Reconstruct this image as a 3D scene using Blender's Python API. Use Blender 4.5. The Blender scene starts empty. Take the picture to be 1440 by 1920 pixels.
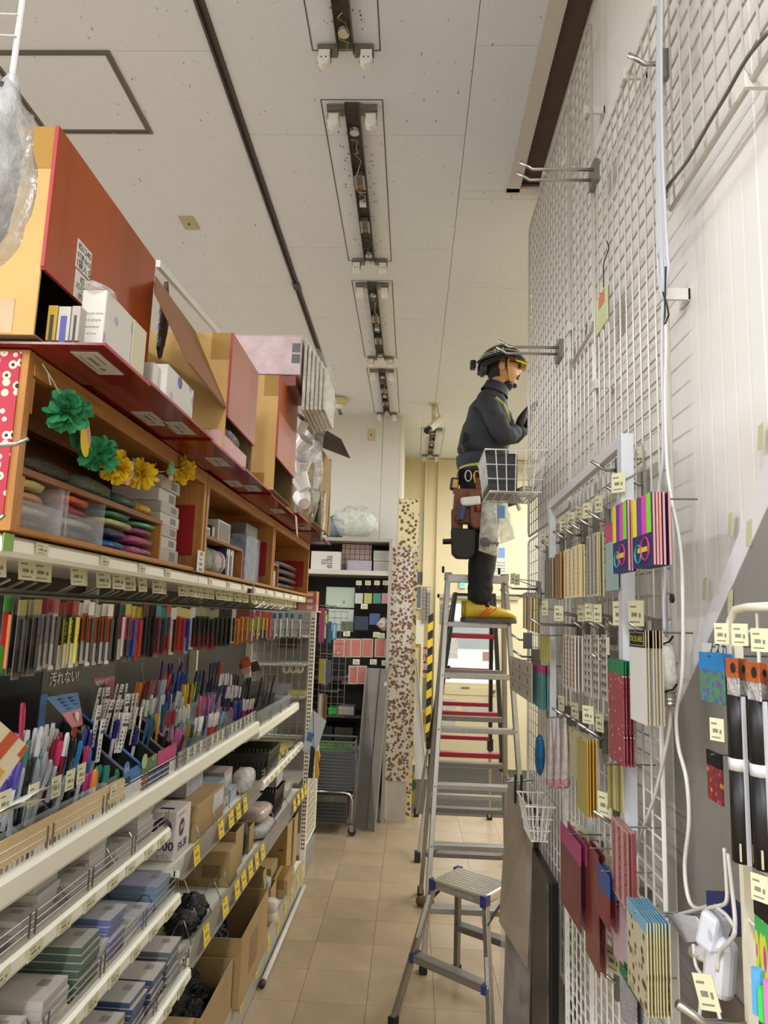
import bpy, bmesh, math, random
from mathutils import Vector as V, Matrix, Euler, noise

random.seed(11)
SC = bpy.context.scene
COL = SC.collection
PI = math.pi

# ---------------------------------------------------------------- camera
F, YAW, PITCH, ROLL, EYE = 1340.0, 0.0426, 0.14925, 0.03328, 1.70
_f = V((-math.sin(YAW) * math.cos(PITCH), math.cos(YAW) * math.cos(PITCH), math.sin(PITCH)))
_r0 = V((math.cos(YAW), math.sin(YAW), 0))
_u0 = _r0.cross(_f)
_r = _r0 * math.cos(ROLL) + _u0 * math.sin(ROLL)
_u = _u0 * math.cos(ROLL) - _r0 * math.sin(ROLL)
cd = bpy.data.cameras.new('camera')
cd.sensor_fit = 'VERTICAL'
cd.sensor_height = 24.0
cd.lens = F / 1920.0 * 24.0
cd.clip_start = 0.02
cam = bpy.data.objects.new('camera', cd)
COL.objects.link(cam)
cam.matrix_world = Matrix(((_r.x, _u.x, -_f.x, 0), (_r.y, _u.y, -_f.y, 0), (_r.z, _u.z, -_f.z, EYE), (0, 0, 0, 1)))
SC.camera = cam

def at(x, y, X=None, Y=None, Z=None):
    """photo pixel -> world point on the plane X=, Y= or Z="""
    d = _r * ((x - 720) / F) + _u * ((960 - y) / F) + _f
    if X is not None: t = X / d.x
    elif Y is not None: t = Y / d.y
    else: t = (Z - EYE) / d.z
    return V((0, 0, EYE)) + d * t

# ---------------------------------------------------------------- world, lamps, exposure
SC.view_settings.view_transform = 'Standard'
SC.view_settings.look = 'None'
SC.view_settings.gamma = 1.0
SC.view_settings.use_curve_mapping = False
SC.view_settings.exposure = -0.1
w = bpy.data.worlds.new('world')
SC.world = w
w.use_nodes = True
w.node_tree.nodes['Background'].inputs[0].default_value = (0.86, 0.93, 1.0, 1)
w.node_tree.nodes['Background'].inputs[1].default_value = 4.5

def lamp(name, loc, sx, sy, power, col=(0.945, 0.99, 1.065), rot=(0, 0, 0)):
    l = bpy.data.lights.new(name, 'AREA')
    l.shape = 'RECTANGLE'; l.size = sx; l.size_y = sy
    l.energy = power; l.color = col
    o = bpy.data.objects.new(name, l)
    o.location = loc; o.rotation_euler = rot
    COL.objects.link(o)
    return o

# out of view: lit tube rows behind the camera and next aisle, then added lamps
for yy in (-0.8, -2.1, -3.3): lamp('tube_lamp', (-0.29, yy, 3.6), 0.22, 1.25, 53)
for yy in (-2.6, -1.0, 0.6, 2.2, 3.8, 5.4): lamp('tube_lamp', (-2.75, yy, 3.6), 0.22, 1.25, 48)
for yy in (-1.8, 1.0, 3.8): lamp('tube_lamp', (-4.8, yy, 3.6), 0.22, 1.25, 60)  # farther row, added unseen to raise the ambient light
for xx, yy in ((1.9, 4.2), (1.75, 5.8), (1.75, 7.4), (3.2, 5.8), (3.2, 7.4)): lamp('tube_lamp', (xx, yy, 3.6), 0.22, 1.25, 56)  # entrance side: unseen lamps, more of them added to brighten the cream far wall

# ---------------------------------------------------------------- materials
def lin(h):
    if isinstance(h, (tuple, list)): return tuple(h) + (1,) if len(h) == 3 else tuple(h)
    h = h.lstrip('#')
    o = []
    for i in (0, 2, 4):
        c = int(h[i:i + 2], 16) / 255
        o.append(c / 12.92 if c <= 0.04045 else ((c + 0.055) / 1.055) ** 2.4)
    return (*o, 1)

MATS = {}
def mat(col, rough=0.6, metal=0.0, kind=None, **k):
    """procedural material, cached; kind picks a node recipe"""
    key = (str(col), rough, metal, kind, tuple(sorted((a, str(b)) for a, b in k.items())))
    if key in MATS: return MATS[key]
    m = bpy.data.materials.new((kind or 'plain') + '_' + str(col).strip('#').replace(' ', ''))
    m.use_nodes = True
    nt = m.node_tree; N = nt.nodes; L = nt.links
    b = N['Principled BSDF']
    b.inputs['Base Color'].default_value = lin(col)
    b.inputs['Roughness'].default_value = rough
    b.inputs['Metallic'].default_value = metal
    if 'spec' in k: b.inputs['Specular IOR Level'].default_value = k['spec']
    if 'sub' in k: b.inputs['Subsurface Weight'].default_value = k['sub']
    def tex(scale=(1, 1, 1), gen='Object'):
        t = N.new('ShaderNodeTexCoord'); mp = N.new('ShaderNodeMapping')
        mp.inputs['Scale'].default_value = scale
        L.new(t.outputs[gen], mp.inputs[0]); return mp.outputs[0]
    def noise_(vec, sc, det=3, r=0.55):
        n = N.new('ShaderNodeTexNoise'); n.inputs['Scale'].default_value = sc
        n.inputs['Detail'].default_value = det; n.inputs['Roughness'].default_value = r
        L.new(vec, n.inputs['Vector']); return n.outputs[0]
    def ramp(f, stops):
        r = N.new('ShaderNodeValToRGB'); e = r.color_ramp.elements
        while len(e) < len(stops): e.new(0.5)
        for i, (p, c) in enumerate(stops): e[i].position = p; e[i].color = lin(c)
        L.new(f, r.inputs[0]); return r.outputs[0]
    def bump(f, s, d=0.002):
        n = N.new('ShaderNodeBump'); n.inputs['Strength'].default_value = s; n.inputs['Distance'].default_value = d
        L.new(f, n.inputs['Height']); L.new(n.outputs[0], b.inputs['Normal'])
    def shade(c, a):
        c = lin(c); return tuple(min(1, x * a) for x in c[:3])
    if kind == 'mottle':                        # uneven plain paint / vinyl / paper
        s = k.get('scale', 9); a = k.get('amt', 0.1)
        c = ramp(noise_(tex(), s, 4), ((0.3, shade(col, 1 - a)), (0.7, shade(col, 1 + a))))
        L.new(c, b.inputs['Base Color'])
        if k.get('bump'): bump(noise_(tex(), s * 12, 2), k['bump'])
    elif kind == 'wood':
        g = noise_(tex(k.get('grain', (9, 0.7, 9))), 7, 4, 0.6)
        c = ramp(g, ((0.25, shade(col, 0.72)), (0.5, lin(col)[:3]), (0.78, shade(col, 1.2))))
        L.new(c, b.inputs['Base Color']); bump(g, 0.12)
    elif kind == 'card':                        # corrugated board
        g = noise_(tex((1, 1, 1)), 6, 3)
        c = ramp(g, ((0.3, shade(col, 0.9)), (0.7, shade(col, 1.07))))
        L.new(c, b.inputs['Base Color'])
        wv = N.new('ShaderNodeTexWave'); wv.inputs['Scale'].default_value = 55
        wv.bands_direction = k.get('dir', 'X'); L.new(tex(), wv.inputs['Vector'])
        bump(wv.outputs['Fac'], 0.06, 0.001)
    elif kind == 'ceil':                        # rock wool board with pin holes
        v = tex()
        f1 = noise_(tex((1, 0.35, 1)), 75, 2, 0.4)
        c = ramp(f1, ((0.235, shade(col, 0.38)), (0.285, lin(col)[:3])))
        L.new(c, b.inputs['Base Color']); bump(noise_(v, 60, 3), 0.25, 0.004)
    elif kind == 'brush':                       # drawn aluminium
        g = noise_(tex(k.get('grain', (40, 40, 1.5))), 8, 3)
        L.new(ramp(g, ((0.3, shade(col, 0.8)), (0.7, shade(col, 1.1)))), b.inputs['Base Color'])
        r = N.new('ShaderNodeMapRange'); r.inputs['To Min'].default_value = rough - 0.1; r.inputs['To Max'].default_value = rough + 0.14
        L.new(g, r.inputs[0]); L.new(r.outputs[0], b.inputs['Roughness'])
    elif kind == 'flower':                      # printed dots / blossoms on ground colour
        vo = N.new('ShaderNodeTexVoronoi'); vo.inputs['Scale'].default_value = k.get('scale', 30)
        vo.inputs['Randomness'].default_value = k.get('rand', 0.8)
        L.new(tex(k.get('map', (1, 1, 1))), vo.inputs['Vector'])
        st = [(0, k['c1']), (k.get('r1', 0.16), k['c2']), (k.get('r2', 0.33), col)]
        c = ramp(vo.outputs['Distance'], st)
        c.node.color_ramp.interpolation = 'CONSTANT'
        L.new(c, b.inputs['Base Color'])
    elif kind == 'cloth':
        g = noise_(tex(), k.get('scale', 14), 4)
        L.new(ramp(g, ((0.3, shade(col, 0.8)), (0.7, shade(col, 1.15)))), b.inputs['Base Color'])
        bump(g, k.get('bump', 0.5), 0.01)
    elif kind == 'crumple':                     # wrinkled film or foil, opaque
        g = noise_(tex(), k.get('scale', 22), 5, 0.65)
        L.new(ramp(g, ((0.3, shade(col, 0.75)), (0.7, shade(col, 1.2)))), b.inputs['Base Color'])
        bump(g, k.get('bump', 0.9), 0.02)
    elif kind == 'film':                        # clear plastic: mostly transparent with gloss
        a = k.get('a', 0.25)
        tr = N.new('ShaderNodeBsdfTransparent'); mx = N.new('ShaderNodeMixShader')
        mx.inputs[0].default_value = a
        if k.get('wrinkle'):
            g = noise_(tex(), k['wrinkle'], 5, 0.6); bump(g, 0.8, 0.02)
            L.new(ramp(g, ((0.35, (a * .55,) * 3), (0.7, (min(1, a * 1.6),) * 3))), mx.inputs[0])
        o = N['Material Output']
        L.new(tr.outputs[0], mx.inputs[1]); L.new(b.outputs[0], mx.inputs[2]); L.new(mx.outputs[0], o.inputs[0])
    elif kind == 'print':                       # rows of small dark print on a light ground
        bt = N.new('ShaderNodeTexBrick'); bt.inputs['Scale'].default_value = k.get('scale', 60)
        words_ = k.get('ms', 0.02) >= 0.04 and 'c2' not in k           # words in rows; else a ruled grid
        ink = lin(k.get('ink', '#55524c'))
        bt.inputs['Color1'].default_value = ink if words_ else lin(col)
        bt.inputs['Color2'].default_value = lin(shade(col, 0.85)) if words_ else lin(k.get('c2', col))
        bt.inputs['Mortar'].default_value = lin(col) if words_ else ink
        bt.inputs['Mortar Size'].default_value = 0.075 if words_ else k.get('ms', 0.02)
        sp_ = N.new('ShaderNodeSeparateXYZ'); ad = N.new('ShaderNodeMath'); cx = N.new('ShaderNodeCombineXYZ')
        L.new(tex(k.get('map', (1, 1, 1))), sp_.inputs[0]); L.new(sp_.outputs[0], ad.inputs[0]); L.new(sp_.outputs[1], ad.inputs[1])
        L.new(ad.outputs[0], cx.inputs[0]); L.new(sp_.outputs[2], cx.inputs[1]); L.new(cx.outputs[0], bt.inputs['Vector']); L.new(bt.outputs[0], b.inputs['Base Color'])
    elif kind == 'glow':
        b.inputs['Emission Color'].default_value = lin(col); b.inputs['Emission Strength'].default_value = k.get('e', 1)
    MATS[key] = m
    return m

# ---------------------------------------------------------------- mesh builder
class B:
    def __init__(s): s.v = []; s.f = []; s.m = []; s.c = 0
    def use(s, i): s.c = i; return s
    def add(s, vs, fs, M=None):
        o = len(s.v)
        for p in vs:
            p = V(p)
            s.v.append(M @ p if M is not None else p)
        for f in fs: s.f.append([i + o for i in f]); s.m.append(s.c)
        return s
    def box(s, x0, x1, y0, y1, z0, z1, M=None):
        return s.add([(x0, y0, z0), (x1, y0, z0), (x1, y1, z0), (x0, y1, z0), (x0, y0, z1), (x1, y0, z1), (x1, y1, z1), (x0, y1, z1)],
                     [(3, 2, 1, 0), (4, 5, 6, 7), (0, 1, 5, 4), (1, 2, 6, 5), (2, 3, 7, 6), (3, 0, 4, 7)], M)
    def cbox(s, c, d, rot=(0, 0, 0), M=None):
        m = Matrix.Translation(c) @ Euler(rot).to_matrix().to_4x4()
        if M is not None: m = M @ m
        return s.box(-d[0] / 2, d[0] / 2, -d[1] / 2, d[1] / 2, -d[2] / 2, d[2] / 2, m)
    def bar(s, p, q, a, b, up=(0, 0, 1)):
        """rectangular bar from p to q, width a, thickness b"""
        p = V(p); q = V(q); d = q - p; z = d.normalized(); u = V(up)
        if abs(z.dot(u)) > 0.97: u = V((0, 1, 0))
        x = z.cross(u).normalized(); y = x.cross(z)
        vs = [p + x * i * a / 2 + y * j * b / 2 + d * k for k in (0, 1) for i, j in ((-1, -1), (1, -1), (1, 1), (-1, 1))]
        return s.add(vs, [(3, 2, 1, 0), (4, 5, 6, 7), (0, 1, 5, 4), (1, 2, 6, 5), (2, 3, 7, 6), (3, 0, 4, 7)])
    def tube(s, pts, r, n=6, closed=False, cap=True, M=None):
        pts = [V(p) for p in pts]; N = len(pts)
        rs = r if isinstance(r, (list, tuple)) else [r] * N
        vs = []; px = None
        for i, p in enumerate(pts):
            if closed: t = pts[(i + 1) % N] - pts[i - 1]
            else: t = pts[min(i + 1, N - 1)] - pts[max(i - 1, 0)]
            t = t.normalized() if t.length > 1e-9 else V((0, 0, 1))
            if px is None:
                a = V((0, 0, 1)) if abs(t.z) < 0.9 else V((1, 0, 0))
                px = t.cross(a).normalized()
            else:
                px = px - t * px.dot(t)
                px = px.normalized() if px.length > 1e-9 else t.orthogonal().normalized()
            py = t.cross(px)
            for k in range(n):
                a = 2 * PI * k / n
                vs.append(p + (px * math.cos(a) + py * math.sin(a)) * rs[i])
        fs = []
        for i in range(N if closed else N - 1):
            j = (i + 1) % N
            for k in range(n): fs.append((i * n + k, i * n + (k + 1) % n, j * n + (k + 1) % n, j * n + k))
        if cap and not closed:
            fs.append(tuple(range(n - 1, -1, -1))); fs.append(tuple((N - 1) * n + k for k in range(n)))
        return s.add(vs, fs, M)
    def lathe(s, prof, n=14, M=None, cap=True):
        vs = [(r * math.cos(2 * PI * k / n), r * math.sin(2 * PI * k / n), z) for r, z in prof for k in range(n)]
        fs = [(i * n + k, i * n + (k + 1) % n, (i + 1) * n + (k + 1) % n, (i + 1) * n + k) for i in range(len(prof) - 1) for k in range(n)]
        if cap:
            fs.append(tuple(range(n - 1, -1, -1))); fs.append(tuple((len(prof) - 1) * n + k for k in range(n)))
        return s.add(vs, fs, M)
    def prism(s, poly, t, M=None):
        """polygon in local xy (counter clockwise) extruded 0..t in z"""
        n = len(poly)
        vs = [(x, y, 0) for x, y in poly] + [(x, y, t) for x, y in poly]
        fs = [tuple(range(n - 1, -1, -1)), tuple(range(n, 2 * n))] + [(i, (i + 1) % n, n + (i + 1) % n, n + i) for i in range(n)]
        return s.add(vs, fs, M)
    def hexa(s, a, b, c, d, off):
        """quad a b c d thickened by vector off"""
        off = V(off); q = [V(a), V(b), V(c), V(d)]
        return s.add(q + [p + off for p in q], [(3, 2, 1, 0), (4, 5, 6, 7), (0, 1, 5, 4), (1, 2, 6, 5), (2, 3, 7, 6), (3, 0, 4, 7)])
    def grid(s, fn, nu, nv, wrap=False):
        vs = [fn(i / nu, j / nv) for j in range(nv + 1) for i in range(nu + 1 if not wrap else nu)]
        w = nu if wrap else nu + 1
        fs = [(j * w + i, j * w + (i + 1) % w, (j + 1) * w + (i + 1) % w, (j + 1) * w + i) for j in range(nv) for i in range(nu)]
        return s.add(vs, fs)
    def blob(s, c, d, n=10, m=7, amp=0.12, fr=3.0, seed=0, flat=None):
        c = V(c)
        def fn(u, v):
            a = 2 * PI * u; e = PI * (v - 0.5)
            p = V((math.cos(e) * math.cos(a), math.cos(e) * math.sin(a), math.sin(e)))
            k = 1 + amp * noise.noise(p * fr + V((seed * 3.1, seed * 1.7, seed)))
            q = V((p.x * d[0] / 2 * k, p.y * d[1] / 2 * k, p.z * d[2] / 2 * k))
            if flat is not None: q.z = max(q.z, flat * d[2] / 2)
            return c + q
        return s.grid(fn, n, m, wrap=True)
    def mesh(s, name, smooth=False, org=None):
        me = bpy.data.meshes.new(name)
        vs = [tuple(p - org) for p in s.v] if org is not None else [tuple(p) for p in s.v]
        me.from_pydata(vs, [], s.f)
        if any(s.m): me.polygons.foreach_set('material_index', s.m)
        if smooth: me.polygons.foreach_set('use_smooth', [True] * len(s.f))
        me.update(); return me

def tag(o, label=None, cat=None, group=None, kind=None):
    if label: o['label'] = label
    if cat: o['category'] = cat
    if group: o['group'] = group
    if kind: o['kind'] = kind
    return o

def T(name, label, cat, loc=(0, 0, 0), rz=0, group=None, rot=None):
    """a thing: an Empty at its base that parents its parts"""
    o = bpy.data.objects.new(name, None)
    o.empty_display_size = 0.05
    COL.objects.link(o); o.location = loc
    o.rotation_euler = rot if rot else (0, 0, rz)
    return tag(o, label, cat, group)

def O(name, b, mats, parent=None, label=None, cat=None, group=None, kind=None, smooth=False, bevel=0, loc=None, rot=None, world=False, smod=None, org=None):
    """one mesh object. parent: coordinates are the parent's (world=True: given in world space, the parent being unrotated)"""
    if isinstance(b, B):
        og = org
        if og is None and world and parent is not None:
            og = V(parent.location)
            if parent.parent is not None: og = og + V(parent.parent.location)
        elif og is None and parent is None and loc is None and b.v:
            og = V((sum(p.x for p in b.v) / len(b.v), sum(p.y for p in b.v) / len(b.v), min(p.z for p in b.v)))
        elif og is None and parent is not None and world is False: og = None
        me = b.mesh(name, smooth, og)
    else: me = b; og = None
    o = bpy.data.objects.new(name, me)
    for m in (mats if isinstance(mats, (list, tuple)) else [mats]):
        if isinstance(b, B) or len(me.materials) == 0 or isinstance(mats, (list, tuple)) and len(me.materials) < len(mats): me.materials.append(m)
    COL.objects.link(o)
    if parent is not None: o.parent = parent
    elif og is not None and loc is None: o.location = og
    if loc is not None: o.location = loc
    if rot is not None: o.rotation_euler = rot
    if bevel:
        md = o.modifiers.new('bevel', 'BEVEL'); md.width = bevel; md.segments = 2; md.limit_method = 'ANGLE'
    if smod:
        md = o.modifiers.new('subdiv', 'SUBSURF'); md.levels = smod; md.render_levels = smod
    return tag(o, label, cat, group, kind)

def copy_tree(o, loc=None, rz=None, label=None, group=None, parent=None, rot=None):
    c = o.copy(); COL.objects.link(c); c.parent = parent
    if loc is not None: c.location = loc
    if rz is not None: c.rotation_euler = (0, 0, rz)
    if rot is not None: c.rotation_euler = rot
    if label: c['label'] = label
    if group: c['group'] = group
    for ch in list(o.children): copy_tree(ch, parent=c)
    return c

_txt = {}
def text(s, h, m, parent=None, loc=(0, 0, 0), rot=(0, 0, 0), name='lettering', M=None, wmax=None, bold=0.0, label=None, world=False, sx=1.0):
    """flat lettering of cap height ~h, centred on loc, lying in local xy"""
    key = (s, bold)
    if key not in _txt:
        c = bpy.data.curves.new('text', 'FONT'); c.body = s; c.size = 1; c.align_x = 'CENTER'; c.align_y = 'CENTER'
        c.resolution_u = 2; c.offset = bold
        t = bpy.data.objects.new('text', c)
        me = bpy.data.meshes.new_from_object(t)
        bpy.data.objects.remove(t); bpy.data.curves.remove(c)
        _txt[key] = me
    me = _txt[key].copy()
    k = h / 0.73
    ys = [v.co.x for v in me.vertices]
    if ys and wmax and (max(ys) - min(ys)) * k > wmax: sx = sx * wmax / ((max(ys) - min(ys)) * k)
    me.transform(Matrix.Diagonal((k * sx, k, 1, 1)))
    me.materials.clear(); me.materials.append(m); me.name = name
    o = bpy.data.objects.new(name, me); COL.objects.link(o)
    if parent is not None: o.parent = parent
    if M is not None: o.matrix_local = M
    else:
        o.location = loc if not world else V(loc) - V(parent.location); o.rotation_euler = rot
    if label: o['label'] = label
    return o

def spline(pts, n=6):
    """Catmull-Rom curve through the points"""
    P_ = [V(p) for p in pts]; P_ = [P_[0] * 2 - P_[1]] + P_ + [P_[-1] * 2 - P_[-2]]; o = []
    for i in range(1, len(P_) - 2):
        a, b, c, d = P_[i - 1:i + 3]
        for k in range(n):
            t = k / n; o.append((b * 2 + (c - a) * t + (a * 2 - b * 5 + c * 4 - d) * t * t + (b * 3 - a - c * 3 + d) * t ** 3) / 2)
    return o + [P_[-2]]

NTH = ['first', 'second', 'third', 'fourth', 'fifth', 'sixth', 'seventh', 'eighth', 'ninth', 'tenth', 'eleventh', 'twelfth', 'thirteenth',
       'fourteenth', 'fifteenth', 'sixteenth', 'seventeenth', 'eighteenth', 'nineteenth', 'twentieth', 'twenty-first', 'twenty-second', 'twenty-third', 'twenty-fourth', 'twenty-fifth',
       'twenty-sixth', 'twenty-seventh', 'twenty-eighth', 'twenty-ninth', 'thirtieth']
# rotations that lay local xy (x right, y up) on a plane seen from the aisle
FACE_L = (PI / 2, 0, PI / 2)      # faces +X : text reads along +Y (on the left hand shelf side)
FACE_R = (PI / 2, 0, -PI / 2)     # faces -X : text reads along -Y (on the right hand wall)
FACE_N = (PI / 2, 0, 0)           # faces -Y, towards the camera

# shared materials
CREAM = mat('#e6dfc6', 0.45)
WHITE = mat('#e9e6dc', 0.5)
CHROME = mat('#b9b6ae', 0.25, 0.95)
STEEL = mat('#8e8b84', 0.35, 0.9)
DARKM = mat('#3a3833', 0.5, 0.4)
BLACK = mat('#141312', 0.45)
TAGP = mat('#d6d2aa', 0.6)
INK = mat('#3b3a36', 0.6)
PAPER = mat('#e4e0d6', 0.7)
CARD = mat('#a78a5c', 0.85, 0, 'card')
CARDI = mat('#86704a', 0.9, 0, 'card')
CLEAR = mat('#ffffff', 0.08, 0, 'film', a=0.16)
CLEARW = mat('#f4f2ee', 0.12, 0, 'film', a=0.34, wrinkle=26)
YTAG = mat('#e8c51a', 0.55)
# ================================================================ the room
CZ = 3.72
WX = 0.545            # right wall face
M_CEIL = mat('#dcdfe2', 0.9, 0, 'ceil')
M_WALLR = mat('#e6e2da', 0.55, 0, 'mottle', scale=3, amt=0.03)
M_WALLB = mat('#cfcac0', 0.6, 0, 'mottle', scale=2, amt=0.03)
M_WALLF = mat('#d8cba4', 0.6, 0, 'mottle', scale=2, amt=0.04)
M_TILE = [mat(c, 0.32, 0, 'mottle', scale=6, amt=0.09) for c in ('#a28d70', '#9d896d', '#a69174')]
M_GROUT = mat('#4d4235', 0.9)

def struct(name, b, m, parent=None, **k):
    return O(name, b, m, parent, kind='structure' if parent is None else None, org=V((0, 0, 0)), **k)

floor = struct('floor', B().box(-6, 4.5, -4, 9.2, -0.12, -0.006), mat('#9c886c', 0.4, 0, 'mottle', scale=5, amt=0.1))
struct('grout_bed', B().box(-1.07, 2.30, 0.12, 6.69, -0.006, -0.0035), M_GROUT, floor)
tx0, ty0, tp = -0.1535 - 0.3035 * 3, 3.470 - 0.3025 * 11, 0.3025
tb = B().box(0.0009, 0.3026, 0.0009, 0.3016, -0.0035, 0)
tm = [tb.mesh('tile') for _ in M_TILE]
for m_, q in zip(tm, M_TILE): m_.materials.append(q)
for i in range(11):
    for j in range(22):
        if tx0 + i * .3035 > 0.3 and ty0 + j * tp < 2.9: continue
        o = bpy.data.objects.new('tile', tm[(i * 7 + j * 3 + i * j) % 3]); COL.objects.link(o)
        o.parent = floor; o.location = (tx0 + i * 0.3035, ty0 + j * tp, 0)
struct('entrance_mat', B().box(-0.14, 2.3, 6.69, 8.82, -0.0055, 0.002), mat('#3d3830', 0.85, 0, 'mottle', scale=30, amt=0.2), floor)

# ceiling: base slab (with the slot beside the right wall left open) and the boards
cb = B()
cb.box(-6, 0.425, -4, 9.2, CZ + 0.012, CZ + 0.16)
cb.box(0.425, 4.5, 3.13, 9.2, CZ + 0.012, CZ + 0.16)
cb.box(0.425, 0.70, -4, 3.13, CZ + 0.05, CZ + 0.16)
ceiling = struct('ceiling', cb, mat('#a39b8e', 0.9))
g = 0.0012
def board(x0, x1, y0, y1): struct('ceiling_board', B().box(x0 + g, x1 - g, y0 + g, y1 - g, CZ, CZ + 0.012), M_CEIL, ceiling)
for n in range(-3, 7):                      # strip under the lamp row
    y = 2.74 + 0.93 * n
    board(-0.745, 0.172, y, min(y + 0.93, 8.9))
for n in range(-3, 7):
    y = 2.265 + 0.93 * n
    if y < 3.13: board(0.172, 0.425, y, min(y + 0.93, 3.13))
    if y + .93 > 3.13: board(0.172 if y >= 3.13 else 0.425, 1.08, max(y, 3.13), min(y + 0.93, 8.9))
    if y + .93 > 3.13 and y < 3.13: board(0.172, 0.425, 3.13, y + 0.93)
    if y + .93 > 3.13: board(1.08, 4.5, max(y, 3.13), min(y + 0.93, 8.9))
for n in range(-3, 4):
    y = 2.29 + 1.86 * n
    board(-1.69, -0.780, y, min(y + 1.86, 8.9)); board(-3.5, -1.69, y, min(y + 1.86, 8.9)); board(-6, -3.5, y, min(y + 1.86, 8.9))
# dark joint rail running along the ceiling
rail = B()
for a, b2 in ((-3, 4.10), (4.16, 6.42)):
    rail.box(-0.780, -0.771, a, b2, CZ - 0.006, CZ + 0.01); rail.box(-0.754, -0.745, a, b2, CZ - 0.006, CZ + 0.01)
    rail.box(-0.771, -0.754, a, b2, CZ + 0.004, CZ + 0.01)
rail.box(-0.785, -0.740, 4.09, 4.17, CZ - 0.009, CZ + 0.004)
struct('trim_1', rail, mat('#4d463e', 0.5, 0.3))
# slot beside the right wall: frame, side and dark back board
sl = B()
sl.box(0.395, 0.455, -3, 3.13, CZ - 0.008, CZ + 0.003); sl.box(0.395, 0.60, 3.10, 3.15, CZ - 0.008, CZ + 0.003)
struct('trim_2', sl, mat('#cfc9be', 0.6))
struct('trim_3', B().box(0.455, 0.56, -3, 3.12, CZ + 0.030, CZ + 0.05), mat('#5d4c41', 0.8, 0, 'mottle', scale=20, amt=0.1))

# right wall: siding panels with fine vertical flutes
pts = []
y = -3.0; i = 0
while y < 3.14:
    big = (i % 9 == 0)
    d, w_ = (0.002, 0.004) if big else (0.0003, 0.006)
    pts += [(y, 0), (y + 0.002, d), (y + 0.002 + w_, d), (y + 0.004 + w_, 0)]
    y += 0.0505; i += 1
pts.append((3.15, 0))
wb = B()
vs = []; fs = []
for (yy, d) in pts: vs += [(WX + d, yy, 0), (WX + d, yy, CZ + 0.06)]
for k in range(len(pts) - 1): fs.append((2 * k, 2 * k + 1, 2 * k + 3, 2 * k + 2))
wb.add(vs, fs)
wb.box(WX + 0.008, WX + 0.14, -3, 3.15, 0, CZ + 0.06)
struct('wall_right', wb, M_WALLR)
# back wall behind the aisle, its side return, entrance wall
bb = B(); YB = 6.93
for x0, x1 in ((-6, -3.1), (-3.095, -1.05), (-1.045, -0.335), (-0.33, -0.14)): bb.box(x0, x1, YB, YB + 0.1, 0, CZ)
struct('wall_back', bb, M_WALLB)
struct('wall_return', B().box(-0.155, -0.125, YB - 0.004, 8.82, 0, CZ), mat('#d9d4c4', 0.6))
struct('wall_left', B().box(-6.1, -6, -4, 9, 0, CZ), mat('#dcdad6', .6))
struct('wall_rear', B().box(-6, 4.5, -4.1, -4, 0, CZ), mat('#dcdad6', .6))
struct('wall_side', B().box(4.4, 4.5, 3.15, 9, 0, CZ), M_WALLF)
struct('wall_partition', B().box(0.69, 4.5, 3.05, 3.15, 0, CZ), M_WALLF)
YF = 8.82
fb = B()
fb.box(-0.14, 0.30, YF, YF + 0.14, 0, CZ)
fb.box(0.30, 4.5, YF - 0.02, YF + 0.14, 2.03, CZ)
fb.box(1.14, 4.5, YF, YF + 0.14, 0, 2.03)
fb.box(0.125, 0.155, YF - 0.05, YF, 0, CZ); fb.box(0.285, 0.335, YF - 0.035, YF, 0, CZ)
struct('wall_far', fb, M_WALLF)
struct('trim_4', B().box(0.31, 1.3, YF - 0.035, YF - 0.02, 1.985, 2.03), mat('#a8a08a', 0.6))
# ================================================================ left hand gondola shelving
KS = 0.0125                                   # the run is turned a hair off the room's axis
def gx(t, y): return -0.713 + KS * y + t
def G(t, y, z): return V((gx(t, y), y, z))
def sk(b):
    b.v = [V((-0.713 + KS * p.y + p.x, p.y, p.z)) for p in b.v]; return b

M_SHELF = mat('#ece8d4', 0.4, 0.1)
M_RAILG = mat('#a09a8e', 0.25, 0, 'film', a=0.72)
M_BACKP = mat('#33302c', 0.5, 0, 'mottle', scale=4, amt=0.1)
M_WIRE = mat('#8d8983', 0.3, 0.85)

# a small printed price card, lying in local xz facing +x
def tagmesh(w, h, m, name='price_tag'):
    b = B(); b.box(0, 0.0012, -w / 2, w / 2, -h / 2, h / 2)
    b.use(1)
    for yy, zz, ww, hh in ((-0.18, 0.26, 0.4, 0.07), (-0.1, -0.05, 0.36, 0.16), (0.26, -0.08, 0.12, 0.18), (-0.05, -0.34, 0.6, 0.05)):
        b.box(0.0012, 0.0016, (yy - ww / 2) * w, (yy + ww / 2) * w, (zz - hh / 2) * h, (zz + hh / 2) * h)
    me = b.mesh(name); me.materials.append(m); me.materials.append(mat('#7d7a6c', .7)); return me
TAG_S = tagmesh(0.062, 0.030, TAGP)
TAG_Y = tagmesh(0.070, 0.072, YTAG)
TAG_M = tagmesh(0.050, 0.058, TAGP)

def put(me, name, parent, loc, rot=(0, 0, 0), sc=None, world=True):
    o = bpy.data.objects.new(name, me); COL.objects.link(o)
    if parent is not None: o.parent = parent
    l = V(loc)
    if parent is not None and world:
        p = parent
        while p is not None: l = l - V(p.location); p = p.parent
    o.location = l; o.rotation_euler = rot
    if sc: o.scale = sc
    return o

def rail_profile(b, t, zl, zt, y0, y1):
    prof = [(t - 0.03, zt), (t - 0.006, zt), (t + 0.002, zt - 0.008), (t + 0.004, zl + 0.01), (t - 0.002, zl), (t - 0.03, zl)]
    n = len(prof)
    vs = [(a, y0, z) for a, z in prof] + [(a, y1, z) for a, z in prof]
    b.add(vs, [tuple(range(n)), tuple(range(2 * n - 1, n - 1, -1))] + [(i, n + i, n + (i + 1) % n, (i + 1) % n) for i in range(n)])

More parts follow.
